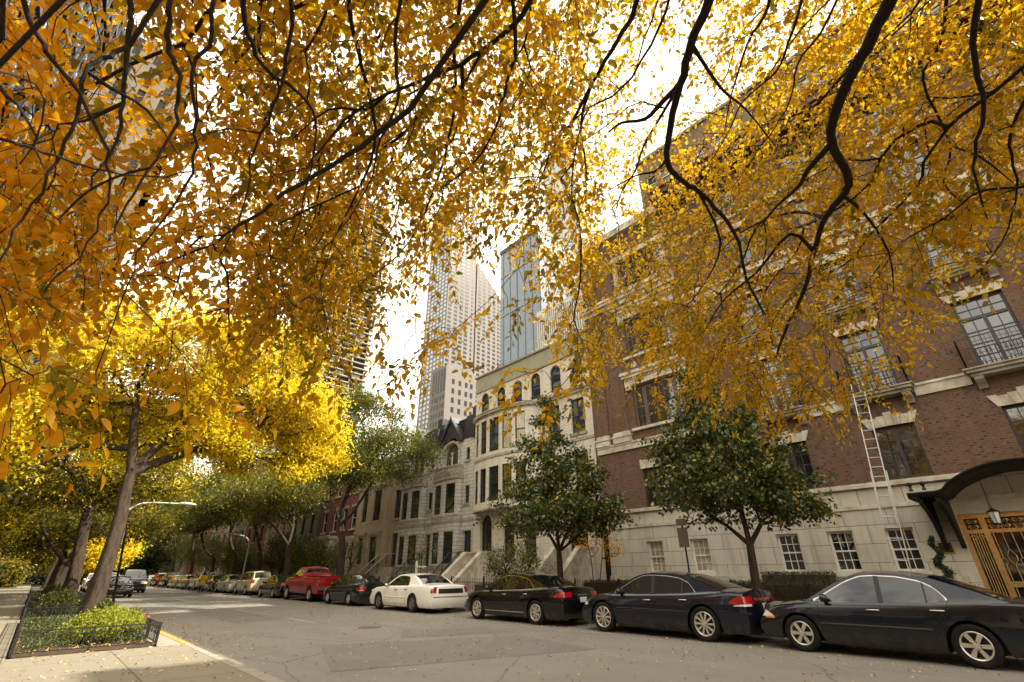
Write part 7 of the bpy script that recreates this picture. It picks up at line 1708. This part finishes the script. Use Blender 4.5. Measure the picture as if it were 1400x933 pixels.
    # sparse hanging sprays below the mass
    for px, py, d in [(560,495,3.6),(575,470,3.6),(548,505,3.6),(520,470,3.7),(618,455,3.9),(600,450,3.9),(640,440,4.0),(700,420,4.4),(705,395,4.4),(760,560,4.3),(770,550,4.3),(752,530,4.3),(716,545,4.1),(715,520,4.1),(690,505,4.2),(800,520,4.4),(820,490,4.6),(790,470,4.5),(770,450,4.5),(30,520,2.4),(70,505,2.5),(10,540,2.4),(140,500,2.6),(300,540,3),(250,500,2.9),(420,520,3.4),(440,470,3.5),(460,510,3.5),
      (1060,560,6),(1040,545,6),(1105,545,6.2),(1165,510,6.2),(1180,500,6.2),(1210,470,6.2),(1240,440,6.3),(1262,430,6.3),(1340,375,6.3),(1320,360,6.3),(960,530,5.8),(905,520,5.4),(985,520,5.8)]:
        for k in range(3): T.append(at(px+rnd.gauss(0,9), py+rnd.gauss(0,8), d*rnd.uniform(.96,1.05)))
    # a few twigs very near the lens, left side
    NEAR = [(-60,90,1.2)]
    T = np.array(T); nearT = np.array([at(px, py, d) for px, py, d in NEAR]); allT = np.concatenate([T, nearT])
    P, par, ends = grow(nodes, allT, np.array(tp[-1]), step=.2, jit=.16)
    for _ in range(3):   # ease the corners of the twigs
        child = np.full(len(P), -1); nk = np.zeros(len(P), int)
        for i in range(len(P)):
            if par[i] >= 0: nk[par[i]] += 1; child[par[i]] = i
        mv = np.where((nk == 1) & (np.arange(len(P)) >= nmain))[0]; Q = P.copy(); Q[mv] = .45*P[mv]+.275*(P[par[mv]]+P[child[mv]]); P = Q
        fk = np.where((nk > 1) & (np.arange(len(P)) >= nmain))[0]; Q = P.copy(); Q[fk] = .7*P[fk]+.15*(P[par[fk]]+P[child[fk]]); P = Q
    r = branch_mesh(P, par, .0023, .44, rmax=.022)
    for i, v in rad.items(): r[i] = max(v, .003)
    for i in range(4): r[i] = .24
    order = list(range(len(P)))
    for i in order:   # children never thicker than parents
        if par[i] >= 0 and i > 3: r[i] = min(r[i], r[par[i]])
    main = np.zeros(len(P), bool); main[4:nmain] = True
    for k, ii in enumerate(idx):   # each limb a part of its own
        pass
    # limbs: trace each hand-laid chain
    owner = np.full(len(P), -1); lid = 0
    for i in range(4, nmain):
        if par[i] == fork: owner[i] = lid; lid += 1
        elif owner[par[i]] >= 0 and i-1 == par[i]: owner[i] = owner[par[i]]
        else: owner[i] = lid; lid += 1
    for k in range(lid):
        V, F = frusta(P, par, r, owner == k, 9)
        if len(F): fast_mesh('limb', V, F, M['darkbark'], rt, base, smooth=True)
    V, F = frusta(P, par, r, np.arange(len(P)) >= nmain, 4); fast_mesh('twig', V, F, M['darkbark'], rt, base)
    # ---- leaves: a drooping shoot at every twig end with alternate leaves
    C, A, N, Ln, S, K = [], [], [], [], [], []; shootV = []; shootF = []
    sb = MB()
    for ti, t in enumerate(allT):
        near = ti >= len(T); p = P[par[ends[ti]]]; d = unit((t-p)[None])[0]; d = unit((d*.6+np.array([rnd.gauss(0,.45), rnd.gauss(0,.45), -.38]))[None])[0]
        nl = rnd.randint(8, 13) if not near else 3; ln = rnd.uniform(.22, .42) if not near else .12
        x, y, z = t; sx = screen(t)[0]; side = unit(np.cross(d, rnd_dirs(1)[0])[None])[0]
        prev = t
        for k in range(nl):
            f = (k+.6)/nl; q = t+d*ln*f+np.array([0,0,-.05*f*f]); s2 = side*(1 if k % 2 else -1)
            if k == nl-1: s2 = d
            a = unit((s2*.8+d*.55+np.array([0,0,-.30])+npr.normal(0,.38,3))[None])[0]; n_ = unit((np.array([0,0,1.])+npr.normal(0,.75,3))[None])[0]; n_ = unit((n_-a*np.dot(a,n_))[None])[0]
            C.append(q+a*.012); A.append(a); N.append(n_); Ln.append((.066 if sx < 330 else .066 if sx < 800 else .062)*rnd.uniform(.5,1.3)*1); S.append(sx); K.append(ti)
        sb.tube([t, t+d*ln*.5+np.array([0,0,-.012]), t+d*ln*.95+np.array([0,0,-.045])], [.0016,.0013,.0009], 3, cap=False)
    sb.build('shoot', M['darkbark'], rt, root=rt)
    C, A, N, Ln, S = map(np.array, (C, A, N, Ln, S))
    V, F = full_leaves(C, N, A, Ln, Ln*npr.uniform(.42, .70, len(Ln)), .2)
    # the side towards the yellow trees has turned orange, the rest is golden
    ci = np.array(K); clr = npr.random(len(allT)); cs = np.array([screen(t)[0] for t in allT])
    kind = np.where(clr < np.clip((470-cs)/480, .05, .80), 1, np.where(clr > np.where(cs > 800, .82, np.where(cs < 330, .88, .74)), 2, 0))   # some shoots take the darker olive: shaded clusters put into the leaf colour
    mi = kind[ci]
    fast_mesh('foliage', V, F, [M['gold'], M['orange'], M['shade_gold']], rt, base, smooth=True, midx=np.repeat(mi, 8))
    return rt
overhanging()
# ================================================================ daylight, camera
SUN_AZ, SUN_EL = 136.0, 45.0
w = bpy.data.worlds.new('World'); S.world = w; w.use_nodes = True; t = w.node_tree
bg = t.nodes['Background']; sky = t.nodes.new('ShaderNodeTexSky'); sky.sky_type = 'NISHITA'; sky.sun_disc = False
sky.sun_elevation = R(SUN_EL); sky.sun_rotation = R(SUN_AZ); sky.air_density = 1.2; sky.dust_density = 3; sky.ozone_density = 1
tc = t.nodes.new('ShaderNodeTexCoord'); mp = t.nodes.new('ShaderNodeMapping'); mp.inputs['Scale'].default_value = (1, 1, 2.2); t.links.new(tc.outputs['Generated'], mp.inputs[0])
nz = nd(t, 'ShaderNodeTexNoise', Scale=2.6, Detail=7, Roughness=.6); t.links.new(mp.outputs[0], nz.inputs['Vector'])
mr = nd(t, 'ShaderNodeMapRange'); mr.inputs[1].default_value = .22; mr.inputs[2].default_value = .46; t.links.new(nz.outputs['Fac'], mr.inputs[0])
mx = nd(t, 'ShaderNodeMix', data_type='RGBA'); t.links.new(mr.outputs[0], mx.inputs[0]); t.links.new(sky.outputs[0], mx.inputs[6]); mx.inputs[7].default_value = (11.2, 10.4, 9.0, 1)
t.links.new(mx.outputs[2], bg.inputs['Color']); bg.inputs['Strength'].default_value = .09
sl = bpy.data.lights.new('sun', 'SUN'); sl.energy = 3.7; sl.angle = R(.6); sl.color = (1, .93, .80)
so = bpy.data.objects.new('sun', sl); link(so)
dv = Vector((math.sin(R(SUN_AZ))*math.cos(R(SUN_EL)), math.cos(R(SUN_AZ))*math.cos(R(SUN_EL)), math.sin(R(SUN_EL))))
so.rotation_euler = dv.to_track_quat('Z', 'Y').to_euler(); so.location = (20, -20, 60)
cd = bpy.data.cameras.new('camera'); co = bpy.data.objects.new('camera', cd); link(co)
cd.sensor_width = 36; cd.sensor_fit = 'HORIZONTAL'; cd.lens = CF/1400*36; cd.clip_start = .05; cd.clip_end = 3000
m3 = Matrix((CRT, CUP, -CFW)).transposed(); co.matrix_world = Matrix.Translation(CAMPOS.tolist()) @ m3.to_4x4()
cd.dof.use_dof = True; cd.dof.focus_distance = 13; cd.dof.aperture_fstop = 5.0
S.camera = co
S.render.engine = 'CYCLES'; S.cycles.use_denoising = True; S.cycles.max_bounces = 8; S.cycles.transparent_max_bounces = 8; S.cycles.sample_clamp_indirect = 8
S.view_settings.view_transform = 'Standard'; S.view_settings.look = 'None'; S.view_settings.gamma = 1; S.view_settings.exposure = 1.55; S.view_settings.use_curve_mapping = False
